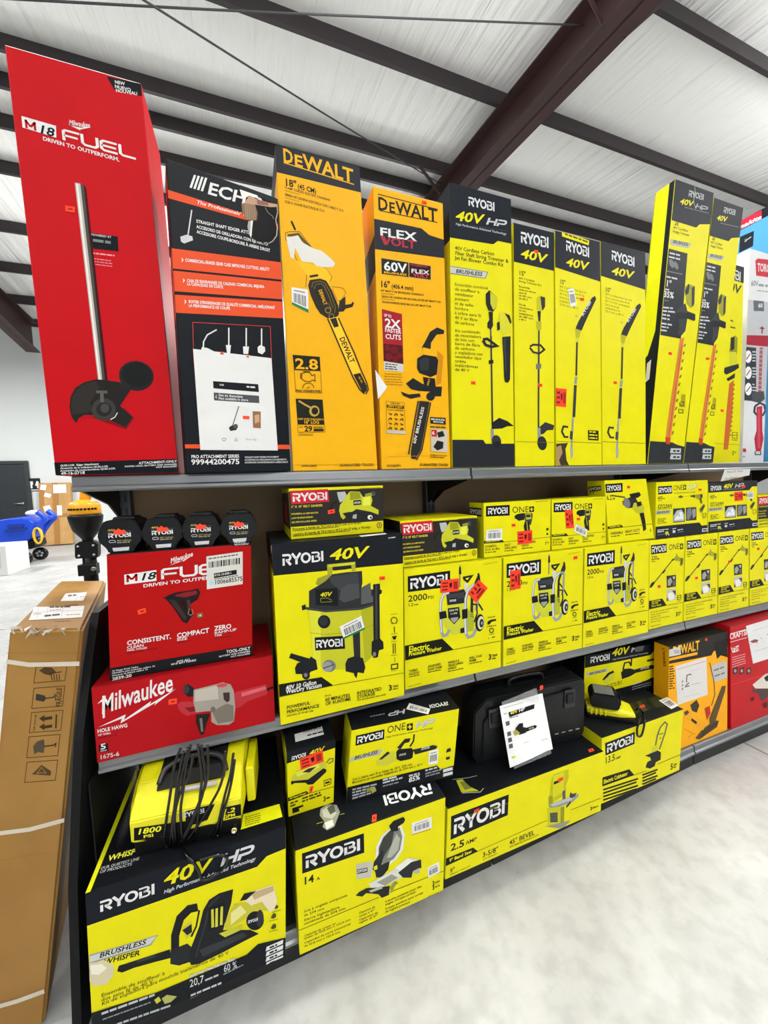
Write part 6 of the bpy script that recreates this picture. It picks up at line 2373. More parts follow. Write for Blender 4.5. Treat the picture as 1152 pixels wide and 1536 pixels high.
b = Box('cutter_box', 'orange-yellow box with a dark torn header, between the cultivator and red boxes', 'box',
        [(1003.5, 970.5), (1092.2, 946), (1091.4, 1092.8), (1001, 1134)], -0.043, 0.07, ZD, body='#f0a813', side='#e0a010', top='#24221c')
f = b.f.view(830, 900, 3.578)
f.raw('#22211d', [[(0, 0), (1, 0), (1, f.uv(938, 245)[1]), f.uv(862, 270), f.uv(850, 292), f.uv(625, 342), (0, f.uv(612, 345)[1])]])
f.P('#f0a813', [(612, 316), (640, 308), (775, 276), (775, 290), (640, 322), (612, 330)])
f.T('#f0b21c', 'DEWALT', 640, 300, 786, 262, 46, 'x')
f.P('#c9c7be', [(640, 262), (684, 250), (684, 292), (620, 306), (620, 268)])
f.S('#333', 2, *[[(650 + i * 6, 268), (650 + i * 6, 288)] for i in range(5)])
f.P('#0f0f0f', [(862, 225), (935, 200), (936, 300), (900, 290), (880, 310)])
for i in range(10):
    f.G('#4a3a10', 620, 362 + i * 13, 650, 356 + i * 13, 7)
f.P('#b9b9b4', [(852, 345), (918, 318), (932, 330), (934, 405), (870, 432), (850, 400)])
f.G('#6b6b68', 862, 375, 915, 355, 8)
f.G('#6b6b68', 866, 405, 920, 385, 8)
f.S('#3a2a10', 4, [(840, 330), (862, 420), (868, 500), (850, 560)])
f.P('#5a4626', [(905, 452), (926, 450), (922, 480), (872, 640), (890, 640), (880, 675), (785, 748), (762, 742), (800, 690), (840, 660), (838, 630)])
f.P('#3a3024', [(800, 700), (880, 640), (884, 660), (790, 740)])
f.P('#e8a516', [(700, 610), (712, 590), (735, 592), (780, 625), (822, 660), (805, 695), (780, 690), (740, 650), (705, 635)])
f.P('#2c2720', [(742, 630), (772, 650), (768, 665), (740, 645)])
f.P('#3a3428', [(735, 560), (770, 530), (785, 560), (770, 600), (745, 590)])
f.P('#4a4030', [(700, 600), (720, 588), (730, 600), (710, 620)])
f.P('#b5301c', [(812, 575), (840, 560), (845, 600), (825, 640)])
f.S('#b47a10', 3, [(700, 690), (760, 720)], [(725, 740), (745, 720)])


def cutter_sheet(g):
    g.P('#d6d3d0', [(655, 357), (822, 304), (828, 498), (665, 561)])
    g.S('#b04a3a', 2, [(660, 372), (818, 322)])
    g.S('#3a3a3c', 5, [(714, 440), (716, 402), (738, 392)], [(708, 458), (728, 440)], [(705, 464), (730, 456)])
    g.S('#55585c', 3, [(738, 392), (740, 402)])
    g.G('#a9a6a4', 740, 452, 790, 440, 4)
    for q in (430, 450, 470):
        g.P('#8a8886', [(688, q), (696, q - 2), (696, q + 10), (688, q + 12)])
    g.G('#c0bdbb', 735, 380, 800, 360, 3)
    g.G('#c0bdbb', 700, 520, 790, 495, 3)


b.sticker('w', [(655, 355), (822, 302), (828, 500), (665, 562)], f, 'paper_sheet', 'white printout taped to the front', cutter_sheet)
b.sticker('o', [(816, 205), (826, 202), (828, 214), (817, 217)], f)
L = b.left().view(830, 900, 3.578)
L.T(INK, 'DEWALT', 604, 355, 597, 255, 12, 'x', rot=True)
b.done()

b = Box('table_saw_box', 'red box with a table saw and a white printout, on the base deck', 'box',
        [(1095, 944.5), (1200, 909), (1200, 1057), (1096.5, 1092.6)], -0.05, 0.34, ZD, body='#b8141c', top='#8d0f18')
f = b.f.view(830, 900, 3.578)
f.S(WH, 3, [(942, 198), (1026, 168)], [(942, 240), (1030, 210)])
f.T(WH, 'CRAFTSMAN', 946, 224, 1075, 180, 28, 'x')
f.P('#e4dede', [(950, 262), (960, 268), (990, 250), (990, 280), (960, 292)])
f.T('#8c1019', 'V20', 956, 286, 990, 275, 18, 'x')
for i in range(5):
    f.G('#e8b9bc', 958, 318 + i * 12, 1025, 296 + i * 12, 3)
for x in (962, 994, 1030):
    f.P('#3a2226', [(x, 372), (x + 22, 364), (x + 22, 396), (x, 404)])
    f.E('#a9989a', x + 11, 384, 6, 9)
f.P('#d8d3c8', [(1060, 458), (1128, 400), (1240, 380), (1240, 440), (1150, 480), (1075, 478)])
f.P('#4a3a3a', [(1058, 480), (1150, 482), (1240, 445), (1240, 480), (1200, 500), (1190, 560), (1170, 540), (1150, 510), (1120, 545), (1100, 540), (1090, 505), (1060, 495)])
f.P('#2c2022', [(1120, 420), (1150, 400), (1160, 440), (1130, 440)])
f.P('#5a1016', [(1046, 530), (1070, 520), (1068, 540), (1052, 546)])
f.P('#5a1016', [(1110, 560), (1138, 550), (1138, 580), (1118, 588)])
f.S('#d84a52', 2, [(942, 460), (1240, 370)])


def saw_sheet(g):
    g.P('#dcdcdd', [(1026, 150), (1240, 70), (1240, 285), (1062, 346)])
    g.P('#8d4a48', [(1046, 238), (1070, 225), (1090, 228), (1084, 240), (1062, 246)])
    g.S('#6d3a3a', 2, [(1052, 246), (1050, 256)], [(1082, 240), (1084, 250)])
    for i in range(3):
        g.S('#77797c', 3, [(1100 + i * 34, 215 - i * 22), (1106 + i * 34, 222 - i * 22)])
    g.G('#b5b6b8', 1070, 290, 1150, 262, 3)
    g.G('#b5b6b8', 1060, 180, 1140, 150, 3)


b.sticker('w', [(1026, 150), (1240, 70), (1240, 285), (1062, 346)], f, 'paper_sheet', 'white printout taped over the front', saw_sheet)
b.done()

b = Box('charger_box', 'small upright charger box with a red tag, standing on the mitre saw box', 'box',
        [(429, 1126), (504, 1111.6), (501, 1202.7), (431.8, 1223.5)], -0.066, 0.24, MS_TOP + 0.001, top='#14161a', side='#16181c')
f = b.f.view(400, 1010, 3.84)
f.raw('#15181d', [[(0, 0), (1, 0), (1, f.uv(400, 438)[1]), (0, f.uv(118, 512)[1])]])
f.logo(WH, 'RYOBI', 143, 497, 228, 476, 24)
f.T(RY, '40V', 246, 474, 330, 452, 26, 'xi')
f.P('#b9ba3a', [(140, 600), (170, 560), (240, 535), (330, 500), (346, 545), (300, 590), (245, 615), (142, 625)])
f.P('#d3d44a', [(160, 570), (300, 520), (310, 545), (180, 595)])
f.P('#2a2c2c', [(205, 570), (240, 550), (290, 540), (250, 572)])
f.P('#1c1e20', [(138, 618), (240, 612), (330, 552), (348, 560), (345, 575), (270, 640), (240, 642), (225, 630), (160, 630), (140, 640)])
f.S('#33363a', 5, [(345, 525), (365, 500), (386, 500), (384, 515), (358, 528)])
f.S(INK, 4, [(333, 622), (372, 612), (372, 640), (334, 652)], closed=True)
f.P(INK, [(340, 630), (366, 624), (366, 634), (340, 641)])
f.P('#15170f', [(121, 712), (232, 676), (244, 690), (121, 732)])
f.T('#e6e510', '40V Rapid Charger', 130, 722, 230, 690, 9, 'x')
f.S('#3d3c10', 3, [(121, 732), (244, 690), (392, 655)])
for i, (x0, y0, x1, y1) in enumerate(((133, 748, 180, 734), (133, 764, 170, 752), (205, 722, 312, 690), (205, 738, 318, 702))):
    f.G('#3f3e12', x0, y0, x1, y1, 9)
f.P(INK, [(145, 770), (212, 750), (212, 760), (185, 770), (190, 785), (148, 798)])
f.T(INK, '3', 328, 734, 344, 730, 24, 'x')
f.G(INK, 346, 722, 366, 716, 8)
b.sticker('r', [(190, 490), (326, 444), (332, 512), (198, 556)], f)
b.sticker('o', [(252, 652), (274, 648), (264, 682), (246, 686)], f)
T = b.top().view(400, 1010, 3.84)


def box_label(g):
    g.T(INK, '1000918418', 205, 346, 312, 318, 14, 'b')
    g.G(INK, 230, 364, 325, 340, 8)


b.sticker('w', [(160, 352), (318, 306), (330, 352), (166, 396)], T, art=box_label)
L = b.left()
L.U(RY, [(0.6, 0), (1, 0), (1, 0.16), (0.7, 0.18)])
L.U('#cfcc12', [(0, 0.2), (1, 0.22), (1, 1), (0, 1)])
L.U('#16181c', [(0, 0.45), (0.7, 0.45), (0.7, 0.8), (0, 0.8)])
b.done()

b = Box('chainsaw_box', 'yellow cordless chainsaw box with a black lower band, standing on the mitre saw box', 'box',
        [(526.8, 1092), (689.6, 1064), (680, 1163.6), (518.5, 1202.7)], -0.082, 0.13, MS_TOP + 0.001, yaw=-5, top='#101216', side='#cfcc12')
f = b.f.view(400, 1010, 3.84)
f.tag([(513, 350), (682, 316), (680, 374), (510, 409)], mx=0.055, my=0.18)
one_plus(f, 695, 342, 803, 320, 40, [(812, 290), (847, 284), (847, 324), (812, 329)])
f.logo('#8f9294', 'HP', 862, 318, 962, 298, 36, sh=0.3)
f.logo('#c3c6c7', 'HP', 860, 315, 960, 295, 34, sh=0.3)
f.T('#5d5c10', 'High Performance Advanced Technology', 690, 368, 962, 320, 9, 'bi')
f.P('#a9aca2', [(478, 478), (674, 430), (655, 464), (475, 500)])
f.T(INK, 'BRUSHLESS', 502, 490, 640, 456, 20, 'xi')
f.S('#1c1e20', 9, [(830, 420), (850, 390), (855, 350)], [(770, 430), (800, 385), (830, 380)])
f.P('#26282a', [(755, 425), (800, 375), (835, 372), (825, 395), (800, 400), (775, 435)])
f.P('#c3c23a', [(630, 500), (690, 450), (740, 440), (750, 500), (700, 525), (640, 528)])
f.P('#2a2c2c', [(650, 490), (700, 445), (715, 455), (665, 492)])
f.P('#17191b', [(750, 450), (762, 434), (838, 428), (850, 440), (846, 482), (832, 492), (775, 502), (752, 490)])
f.logo('#c9cbb8', 'RYOBI', 768, 474, 806, 466, 11)
f.P('#26282a', [(846, 438), (965, 414), (988, 420), (980, 436), (860, 466)])
f.logo('#d9dbd0', 'RYOBI', 896, 442, 942, 432, 14)
f.P('#26282a', [(1040, 440), (1060, 430), (1064, 450), (1036, 460)])
f.P('#26282a', [(1035, 485), (1058, 480), (1056, 495), (1036, 500)])
f.T('#3f3e12', 'Scie à chaîne sans fil et balais de 18 V, 254 mm', 492, 612, 843, 526, 14, 'b')
f.T('#3f3e12', 'Motosierra sin escobillas inalámbrica de 254 mm y 18 V', 490, 630, 902, 528, 14, 'b')
f.raw('#17191d', [[(0, f.uv(452, 652)[1]), f.uv(985, 530), f.uv(1005, 552), (1, f.uv(1078, 532)[1]), (1, 1), (0, 1)]])
for i in range(4):
    f.G('#a9acae', 492, 668 + i * 17, 640 - i * 12, 636 + i * 17, 9)
f.P('#8d902a', [(575, 660), (600, 650), (605, 672), (580, 680)])
f.P('#a3a650', [(600, 655), (625, 645), (635, 670), (610, 686)])
f.G('#c0c3c4', 672, 614, 760, 594, 10)
f.G('#c0c3c4', 672, 630, 790, 600, 9)
f.G('#8a8d90', 672, 648, 770, 624, 7)
f.T('#d9dbdb', '85%', 822, 624, 886, 606, 27, 'x')
f.G('#c0c3c4', 824, 592, 885, 578, 10)
f.G('#c0c3c4', 918, 562, 985, 545, 9)
f.G('#8a8d90', 918, 580, 1010, 556, 8)
f.G('#8a8d90', 918, 594, 1000, 574, 7)
for i in range(2):
    f.P('#c9cbcc', [(1020, 552 + i * 24), (1072, 540 + i * 24), (1072, 556 + i * 24), (1018, 570 + i * 24)])
b.sticker('bc', [(940, 450), (992, 438), (988, 515), (936, 526)], f)
T = b.top().view(400, 1010, 3.84)
T.up = (0.3, 1)
T.logo('#d9dbdb', 'RYOBI', 1040, 162, 935, 182, 20)
T.logo('#b9bcbe', 'HP', 798, 205, 705, 222, 24, sh=0.3)
T.G('#8a8d90', 595, 252, 680, 235, 5)
T.up = (0, -1)
b.sticker('bc', [(822, 172), (942, 206), (930, 236), (804, 206)], T)
L = b.left()
L.U('#17191d', [(0, 0.84), (1, 0.84), (1, 1), (0, 1)])
b.done()

# ------------------------------------------------------------------ battery packs standing on the nailer box
PLASTIC = mat('#0d0f11', rough=0.45, var=0.05, bump=0.02, scale=40, spec=0.25)
BATT_Z = NAIL.ztop + 0.0004


def battery_mesh():
    bm = bmesh.new()
    w_, h = 0.052, 0.090
    pr = [(-0.030, 0), (0.030, 0), (0.034, 0.014), (0.050, 0.032), (0.053, 0.052), (0.040, 0.083), (0.034, 0.090), (-0.034, 0.090), (-0.040, 0.083), (-0.053, 0.052), (-0.050, 0.032), (-0.034, 0.014)]
    add_prism(bm, pr, 'y', 0.0, 0.13)
    bmesh.ops.bevel(bm, geom=list(bm.edges), offset=0.003, segments=2, affect='EDGES')
    return bm


def make_battery(loc, label):
    bm = battery_mesh()
    o = link('battery_pack', bm, PLASTIC, origin=None)
    o.location = loc
    put_props(o, label, 'battery', 'battery packs on the red nailer box')
    s = Shape()
    C = [Vector((-0.032, 0, 0.088)), Vector((0.032, 0, 0.088)), Vector((0.032, 0, 0.002)), Vector((-0.032, 0, 0.002))]
    fc = Face(s, C, (0, -1, 0), [(0, 0), (64, 0), (64, 86), (0, 86)])
    fc.T('#c8a83a', '4Ah', 4, 26, 22, 26, 5, 'xi')
    fc.S('#6d7074', 0.8, [(3, 29), (61, 29)])
    fc.logo('#e8e9ea', 'RYOBI', 5, 45, 58, 45, 12)
    fc.S('#cfd1d2', 1.2, [(8, 52), (18, 52), (20, 54), (20, 58), (8, 58), (6, 56), (6, 54), (8, 52)])
    fc.T('#b59a3a', '40V Lithium', 24, 56, 58, 56, 4, 'b')
    fc.G('#8a8d90', 24, 61, 56, 61, 3)
    fc.P('#c9cbcc', [(12, 73), (52, 73), (50, 83), (14, 83)])
    lab_ = link('printed_label', s.bm, s.mats, parent=o)
    lab_['label'] = 'white printed label on the black front'
    bm = bmesh.new()
    add_box(bm, -0.016, 0.016, -0.0012, 0.0, 0.0, 0.012)
    add_prism(bm, [(-0.014, 0.058), (-0.006, 0.060), (0.002, 0.058), (0.012, 0.061), (0.016, 0.066), (0.011, 0.071), (0.006, 0.069), (-0.002, 0.075), (-0.008, 0.070), (-0.015, 0.071), (-0.012, 0.065)], 'y', -0.0012, 0.0)
    st = bmesh.new()
    bm.free()
    add_prism(st, [(-0.014, 0.050), (-0.006, 0.052), (0.002, 0.050), (0.012, 0.053), (0.016, 0.058), (0.011, 0.064), (0.006, 0.062), (-0.002, 0.068), (-0.008, 0.063), (-0.015, 0.064), (-0.012, 0.057)], 'y', -0.0024, -0.0004)
    t = link('price_sticker', st, mat(OS, spec=0.22), parent=o)
    t['label'] = 'torn orange price sticker'
    bm = bmesh.new()
    add_prism(bm, [(-0.028, 0.0903), (0.028, 0.0903), (0.024, 0.097), (-0.024, 0.097)], 'y', 0.045, 0.118)
    r = link('slide_rail', bm, mat('#0e0f11', rough=0.5, var=0, bump=0), parent=o)
    return o


bx = [at(px, 800, 0.02).x for px in (181, 245, 302.5, 359)]
LABS = ('leftmost of the four black battery packs, at the outer end', 'second black battery pack from the left end of the row', 'third battery pack, between the second one and the rightmost one', 'rightmost black battery pack, above the black corner of the red box')
proto = make_battery((bx[0], 0.012, BATT_Z), LABS[0])
for x, lab in zip(bx[1:], LABS[1:]):
    c = proto.copy()
    COL.objects.link(c)
    c.location.x = x
    c['label'] = lab
    for k in proto.children:
        kk = k.copy()
        COL.objects.link(kk)
        kk.parent = c

# ------------------------------------------------------------------ pressure washer body on the blower box
ZB = BLOW.ztop + 0.0006
PL, PR = atz(197, 1266, ZB + 0.04), atz(362.8, 1225.8, ZB + 0.04)
mid = (PL + PR) / 2
u = (PR - PL)
u.z = 0
WW = u.length
yawp = math.atan2(u.y, u.x)
org = Vector((mid.x, mid.y, ZB))
pw = empty('pressure_washer', org, 'yellow and black pressure washer with coiled black cords, lying on the blower box', 'pressure washer', rz=yawp)
PWM = Matrix.Translation(org) @ Matrix.Rotation(yawp, 4, 'Z')
YEL = mat('#dad40b', rough=0.38, var=0.03, bump=0.01, scale=30)
BLK = mat('#0b0c0d', rough=0.45, var=0.05, bump=0.02, scale=30, spec=0.25)
RUB = mat('#050506', rough=0.22, var=0, bump=0)
hw = WW / 2


def loft(bm, stations, mi=0):
    rings = [[bm.verts.new((x, y, z)) for y, z in prof] for x, prof in stations]
    n = len(rings[0])
    fs = []
    for a, b_ in zip(rings, rings[1:]):
        for k in range(n):
            fs.append(bm.faces.new((a[k], b_[k], b_[(k + 1) % n], a[(k + 1) % n])))
    fs.append(bm.faces.new(rings[0]))
    fs.append(bm.faces.new(rings[-1][::-1]))
    bmesh.ops.recalc_face_normals(bm, faces=fs)
    for f in fs:
        f.material_index = mi


main = [(0.0, 0.04), (0.0, 0.098), (0.075, 0.146), (0.125, 0.163), (0.25, 0.158), (0.25, 0.04)]
wing = [(0.07, 0.05), (0.07, 0.093), (0.115, 0.125), (0.16, 0.14), (0.24, 0.135), (0.24, 0.05)]
bm = bmesh.new()
loft(bm, [(-hw - 0.022, wing), (-hw, main), (-hw * 0.55, main), (hw * 0.55, main), (hw, main), (hw + 0.006, wing)])
bmesh.ops.bevel(bm, geom=list(bm.edges), offset=0.003, segments=2, affect='EDGES')
body = part('housing', bm, YEL, pw, 'yellow faceted housing')
bm = bmesh.new()
add_box(bm, -hw + 0.004, hw - 0.004, 0.004, 0.24, 0.0, 0.0395, bev=0.004)
part('base', bm, BLK, pw, 'black base')
bm = bmesh.new()
add_box(bm, hw + 0.008, hw + 0.032, 0.06, 0.2, 0.03, 0.135, bev=0.005)
part('side_cover', bm, YEL, pw, 'yellow side cover')
# black grille insert and carrying handle on the sloping upper face
bm = bmesh.new()
add_prism(bm, [(0.052, 0.128), (0.047, 0.137), (0.078, 0.157), (0.128, 0.172), (0.2, 0.168), (0.2, 0.150), (0.128, 0.150)], 'x', -hw * 0.62, hw * 0.66)
for i in range(6):
    x = -hw * 0.35 + i * 0.012
    add_box(bm, x, x + 0.005, 0.08, 0.1, 0.155, 0.168)
part('handle_recess', bm, BLK, pw, 'black grille around the handle')
bm = bmesh.new()
add_tube(bm, smooth_path([(-hw * 0.6, 0.06, 0.142), (-hw * 0.5, 0.085, 0.168), (-hw * 0.2, 0.1, 0.177), (hw * 0.3, 0.1, 0.177), (hw * 0.58, 0.085, 0.168), (hw * 0.68, 0.06, 0.142)], 5), 0.008, 8)
part('carry_handle', bm, mat('#1c1d20', rough=0.3, var=0, bump=0), pw, 'black carrying handle')
bm = bmesh.new()
add_tube(bm, [(-hw * 0.2, 0.036, 0.13), (hw * 0.52, 0.036, 0.13)], 0.006, 8)
part('nozzle_clip', bm, mat('#b9bcc2', rough=0.35, var=0, bump=0), pw, 'silver nozzle holder')
# printing on the lower front panel
s = Shape()
c0, c1, c2, c3 = [PWM @ Vector(p) for p in ((-hw, 0, 0.098), (hw, 0, 0.098), (hw, 0, 0.04), (-hw, 0, 0.04))]
inv = PWM.inverted()
fc = Face(s, [inv @ c for c in (c0, c1, c2, c3)], (0, -1, 0), [project(c) for c in (c0, c1, c2, c3)])
fc.lay = 0.0006
fc.view(130, 1100, 6.4)
fc.P('#121315', [(455, 908), (735, 868), (730, 1000), (455, 1030)])
fc.T('#e6e42a', '1800', 476, 972, 712, 938, 50, 'xi')
fc.T('#e6e42a', 'PSI', 545, 1004, 645, 988, 26, 'x')
fc.P('#121315', [(735, 868), (960, 840), (1010, 1000), (730, 1000)])
fc.S('#d6d51a', 5, [(458, 1043), (690, 1016), (722, 990)])
fc.view(280, 1100, 6.4)
fc.P('#121315', [(370, 708), (520, 676), (525, 785), (370, 820)])
fc.P('#121315', [(-10, 745), (275, 670), (200, 830), (-10, 900)])
fc.T('#e6e42a', '1.2', 340, 774, 462, 750, 40, 'xi')
fc.T('#e6e42a', 'GPM', 355, 814, 468, 790, 26, 'x')
fc.logo('#c9cbcc', 'RYOBI', -48, 812, 172, 760, 46)
fc.S('#d6d51a', 5, [(140, 868), (360, 862), (530, 800)])
part('printed_panel', s.bm, s.mats, pw, 'black panels with yellow figures')
# brass connector
q = PWM.inverted() @ at(342.5, 1256, mid.y - 0.02)
bm = bmesh.new()
zc_ = 0.02
xc_ = hw * 0.86
R_ = Matrix.Translation((xc_, 0.002, zc_)) @ Matrix.Rotation(math.radians(80), 4, 'X')
add_lathe(bm, [(0.0055, -0.005), (0.0062, 0.0), (0.0062, 0.018), (0.0075, 0.018), (0.0075, 0.024), (0.004, 0.024), (0.004, 0.012)], 0, 0, 14, M=R_)
part('hose_connector', bm, mat('#d8c9a0', rough=0.25, metal=1, var=0, bump=0), pw, 'brass hose connector')
# bundle of cords tied over the front
CP = [
    [(271, 1123), (262, 1147), (255, 1194), (249, 1233), (246, 1262), (252, 1278)],
    [(275, 1127), (267, 1170), (262, 1209), (259, 1248), (262, 1276)],
    [(282, 1122), (272, 1165), (264, 1200), (258, 1235), (255, 1270)],
    [(290, 1130), (284, 1160), (270, 1190), (262, 1225), (264, 1268)],
    [(297, 1117), (300, 1140), (303, 1165), (300, 1195), (296, 1235), (292, 1268)],
    [(302, 1118), (306, 1150), (308, 1170), (303, 1195), (290, 1230), (272, 1270)],
    [(311, 1118), (312, 1150), (309, 1175), (300, 1200), (283, 1240), (268, 1274)],
    [(338, 1126), (336, 1155), (330, 1180), (318, 1203), (302, 1230), (280, 1262)],
    [(350, 1130), (346, 1160), (338, 1190), (332, 1215), (325, 1245), (320, 1262)],
    [(352, 1140), (348, 1168), (342, 1195), (334, 1222), (330, 1250), (326, 1264)],
    [(286, 1118), (279, 1150), (275, 1185), (271, 1215), (273, 1255), (276, 1276)],
]
for i, pts in enumerate(CP):
    bm = bmesh.new()
    P3 = []
    for j, (px, py) in enumerate(pts):
        # follow the housing: slope on top, vertical face below
        best = None
        for t in range(0, 200):
            dpt = ray(px, py)
            yy = 0.16 - t * 0.001
            # local plane distance along ray
            n = PWM.to_3x3() @ Vector((0, 1, 0))
            o3 = PWM @ Vector((0, yy, 0))
            P = CAM + dpt * ((o3 - CAM).dot(n) / dpt.dot(n))
            lz = (inv @ P).z
            surf = 0.098 + (0.146 - 0.098) * yy / 0.075 if yy < 0.075 else 0.146 + 0.025 * min(1, (yy - 0.075) / 0.05)
            if yy < 0:
                surf = -1
            if lz > surf + 0.012 and yy > -0.006:
                best = P
        if best is None:
            n = PWM.to_3x3() @ Vector((0, 1, 0))
            o3 = PWM @ Vector((0, -0.010 - 0.003 * (i % 3), 0))
            dpt = ray(px, py)
            best = CAM + dpt * ((o3 - CAM).dot(n) / dpt.dot(n))
        P3.append(inv @ best)
    for p in P3:
        p.z = max(p.z, 0.008)
    add_tube(bm, smooth_path(P3, 5), 0.0036, 8)
    part('power_cord', bm, RUB, pw, 'black cord hanging over the front')
bm = bmesh.new()
lp = [(268, 1276), (278, 1285), (289, 1292), (298, 1306), (303, 1319), (315, 1317), (333, 1304), (341, 1288), (330, 1282), (312, 1286), (300, 1290)]
yf = BLOW.F[0].y - 0.006
pts = [at(px, py, yf - 0.003) for px, py in lp]
pts[0] = PWM @ Vector((-0.01, -0.02, 0.006))
pts[1] = Vector((pts[1].x, yf + 0.012, ZB + 0.006))
add_tube(bm, smooth_path([inv @ p for p in pts], 5), 0.0038, 8)
part('power_cord', bm, RUB, pw, 'black cord loop hanging over the box edge')

# ------------------------------------------------------------------ black tool case with a sheet in a clear sleeve
yc = -5.0
CO = Vector((1.196, -0.022, BAND_TOP + 0.0006))
case = empty('tool_case', CO, 'black plastic tool case with a white sheet on its front, on the band saw box', 'tool case', rz=math.radians(yc))
CASEM = mat('#0c0e10', spec=0.3, rough=0.42, var=0.06, bump=0.05, scale=60)
W_, H_ = 0.515, 0.262
bm = bmesh.new()
out = [(0.015, 0), (W_ - 0.02, 0), (W_, 0.03), (W_ + 0.004, H_ - 0.03), (W_ - 0.01, H_), (0.055, H_ - 0.01), (0.005, H_ - 0.055), (-0.004, 0.03)]
add_prism(bm, out, 'y', 0.0, 0.055)
add_prism(bm, out, 'y', 0.0575, 0.115)
bmesh.ops.bevel(bm, geom=list(bm.edges), offset=0.005, segments=2, affect='EDGES')
part('shell', bm, CASEM, case, 'ribbed black shell')
bm = bmesh.new()
add_prism(bm, [(0.03, 0.03), (0.47, 0.03), (0.49, 0.09), (0.49, 0.17), (0.42, 0.225), (0.09, 0.215), (0.04, 0.17)], 'y', -0.007, 0.0)
bmesh.ops.bevel(bm, geom=list(bm.edges), offset=0.003, segments=2, affect='EDGES')
part('raised_panel', bm, CASEM, case)
for x, zz in ((0.405, 0.155), (0.06, 0.14)):
    bm = bmesh.new()
    add_box(bm, x, x + 0.052, -0.012, -0.0072, zz, zz + 0.075, bev=0.002)
    lt = part('latch', bm, mat('#1a1c1f', rough=0.35, var=0.03, bump=0.01), case, 'black latch')
    bm = bmesh.new()
    add_box(bm, x + 0.008, x + 0.044, -0.018, -0.0122, zz + 0.02, zz + 0.06, bev=0.003)
    part('latch_tab', bm, CASEM, lt)
bm = bmesh.new()
for i in range(4):
    x = 0.36 + i * 0.034
    add_box(bm, x, x + 0.018, -0.0095, -0.0072, 0.052, 0.055)
part('hinge_marks', bm, mat('#8f9296', rough=0.5, var=0, bump=0), case)
bm = bmesh.new()
add_tube(bm, smooth_path([(0.19, 0.057, H_ - 0.006), (0.2, 0.057, H_ + 0.018), (0.25, 0.057, H_ + 0.024), (0.31, 0.057, H_ + 0.024), (0.345, 0.057, H_ + 0.018), (0.355, 0.057, H_ - 0.006)], 4), 0.008, 8)
part('carry_handle', bm, CASEM, case)
CM = Matrix.Translation(CO) @ Matrix.Rotation(math.radians(yc), 4, 'Z')
CI = CM.inverted()


def on_case(px, py, yy):
    n = CM.to_3x3() @ Vector((0, 1, 0))
    o3 = CM @ Vector((0, yy, 0))
    d = ray(px, py)
    return CI @ (CAM + d * ((o3 - CAM).dot(n) / d.dot(n)))


v = lambda x, y: (640 + x / 3.84, 1000 + y / 3.84)
qs = [v(420, 228), v(664, 152), v(720, 470), v(480, 583)]
s = Shape()
C = [on_case(*p, yy) for p, yy in zip(qs, (-0.022, -0.022, -0.078, -0.078))]
nn = (C[1] - C[0]).cross(C[3] - C[0]).normalized()
if nn.y > 0:
    nn = -nn
fc = Face(s, C, nn, qs)
mi = s.mi('#e9e9ea')
NU, NV = 8, 10
grid = {}


def curl(u_, v_):
    return 0.003 * math.sin(math.pi * u_) * (0.3 + v_) + 0.008 * max(0, u_ - 0.85) * 6 * (0.4 + 0.6 * v_)


old_p3 = fc.p3
fc.p3 = lambda u_, v_, off: old_p3(u_, v_, off) + nn * curl(u_, v_)
for side, off in (('f', 0.0), ('b', -0.0006)):
    for i in range(NU + 1):
        for j in range(NV + 1):
            grid[side, i, j] = s.bm.verts.new(fc.p3(i / NU, j / NV, off))
    for i in range(NU):
        for j in range(NV):
            f_ = s.bm.faces.new((grid[side, i, j], grid[side, i + 1, j], grid[side, i + 1, j + 1], grid[side, i, j + 1]))
            f_.material_index = mi
            f_.smooth = True
bmesh.ops.recalc_face_normals(s.bm, faces=s.bm.faces)
fc.lay = 0.0022
fc.view(640, 1000, 3.84)
fc.P('#17191c', [(472, 262), (622, 214), (620, 240), (478, 290)])
fc.T('#d9d83a', '40V', 482, 276, 524, 262, 17, 'xi')
fc.T('#e4e5e5', 'HP', 532, 260, 566, 249, 17, 'xi')
fc.G('#8d8f92', 440, 238, 560, 204, 3)
fc.G('#8d8f92', 445, 275, 466, 268, 5)
fc.G('#55585c', 480, 296, 530, 282, 4)
for q in (310, 370, 405, 440):
    fc.P('#55585a', [(452 + (q - 300) * 0.14, q + 8), (474 + (q - 300) * 0.14, q), (478 + (q - 300) * 0.14, q + 24), (456 + (q - 300) * 0.14, q + 32)])
fc.P('#1c1e20', [(514, 350), (535, 325), (556, 322), (556, 345), (580, 350), (572, 378), (535, 390), (512, 372)])
fc.P('#9a9b3a', [(497, 375), (515, 360), (540, 380), (510, 396)])
fc.P('#1c1e20', [(565, 352), (625, 334), (636, 340), (628, 352), (570, 374)])
fc.logo('#b9bbb0', 'RYOBI', 590, 360, 618, 352, 9)
fc.G('#a9abae', 560, 438, 590, 428, 3)
fc.G('#a9abae', 660, 425, 695, 412, 4)
fc.P('#c3c42a', [(486, 520), (505, 510), (514, 518), (492, 528)])
sh_ = part('paper_sheet', s.bm, s.mats, case, 'white printed sheet with a chainsaw picture')
# clear sleeve around the sheet
bm = bmesh.new()
qq = [v(432, 205), v(632, 122), v(720, 500), v(505, 590)]
c = [on_case(*p, yy) for p, yy in zip(qq, (-0.0195, -0.0195, -0.072, -0.072))]
vs = [bm.verts.new(p) for p in c] + [bm.verts.new(p + Vector((0, 0.0008, 0))) for p in c]
for ids in ((0, 1, 2, 3), (7, 6, 5, 4), (0, 4, 5, 1), (1, 5, 6, 2), (2, 6, 7, 3), (3, 7, 4, 0)):
    bm.faces.new([vs[i] for i in ids])


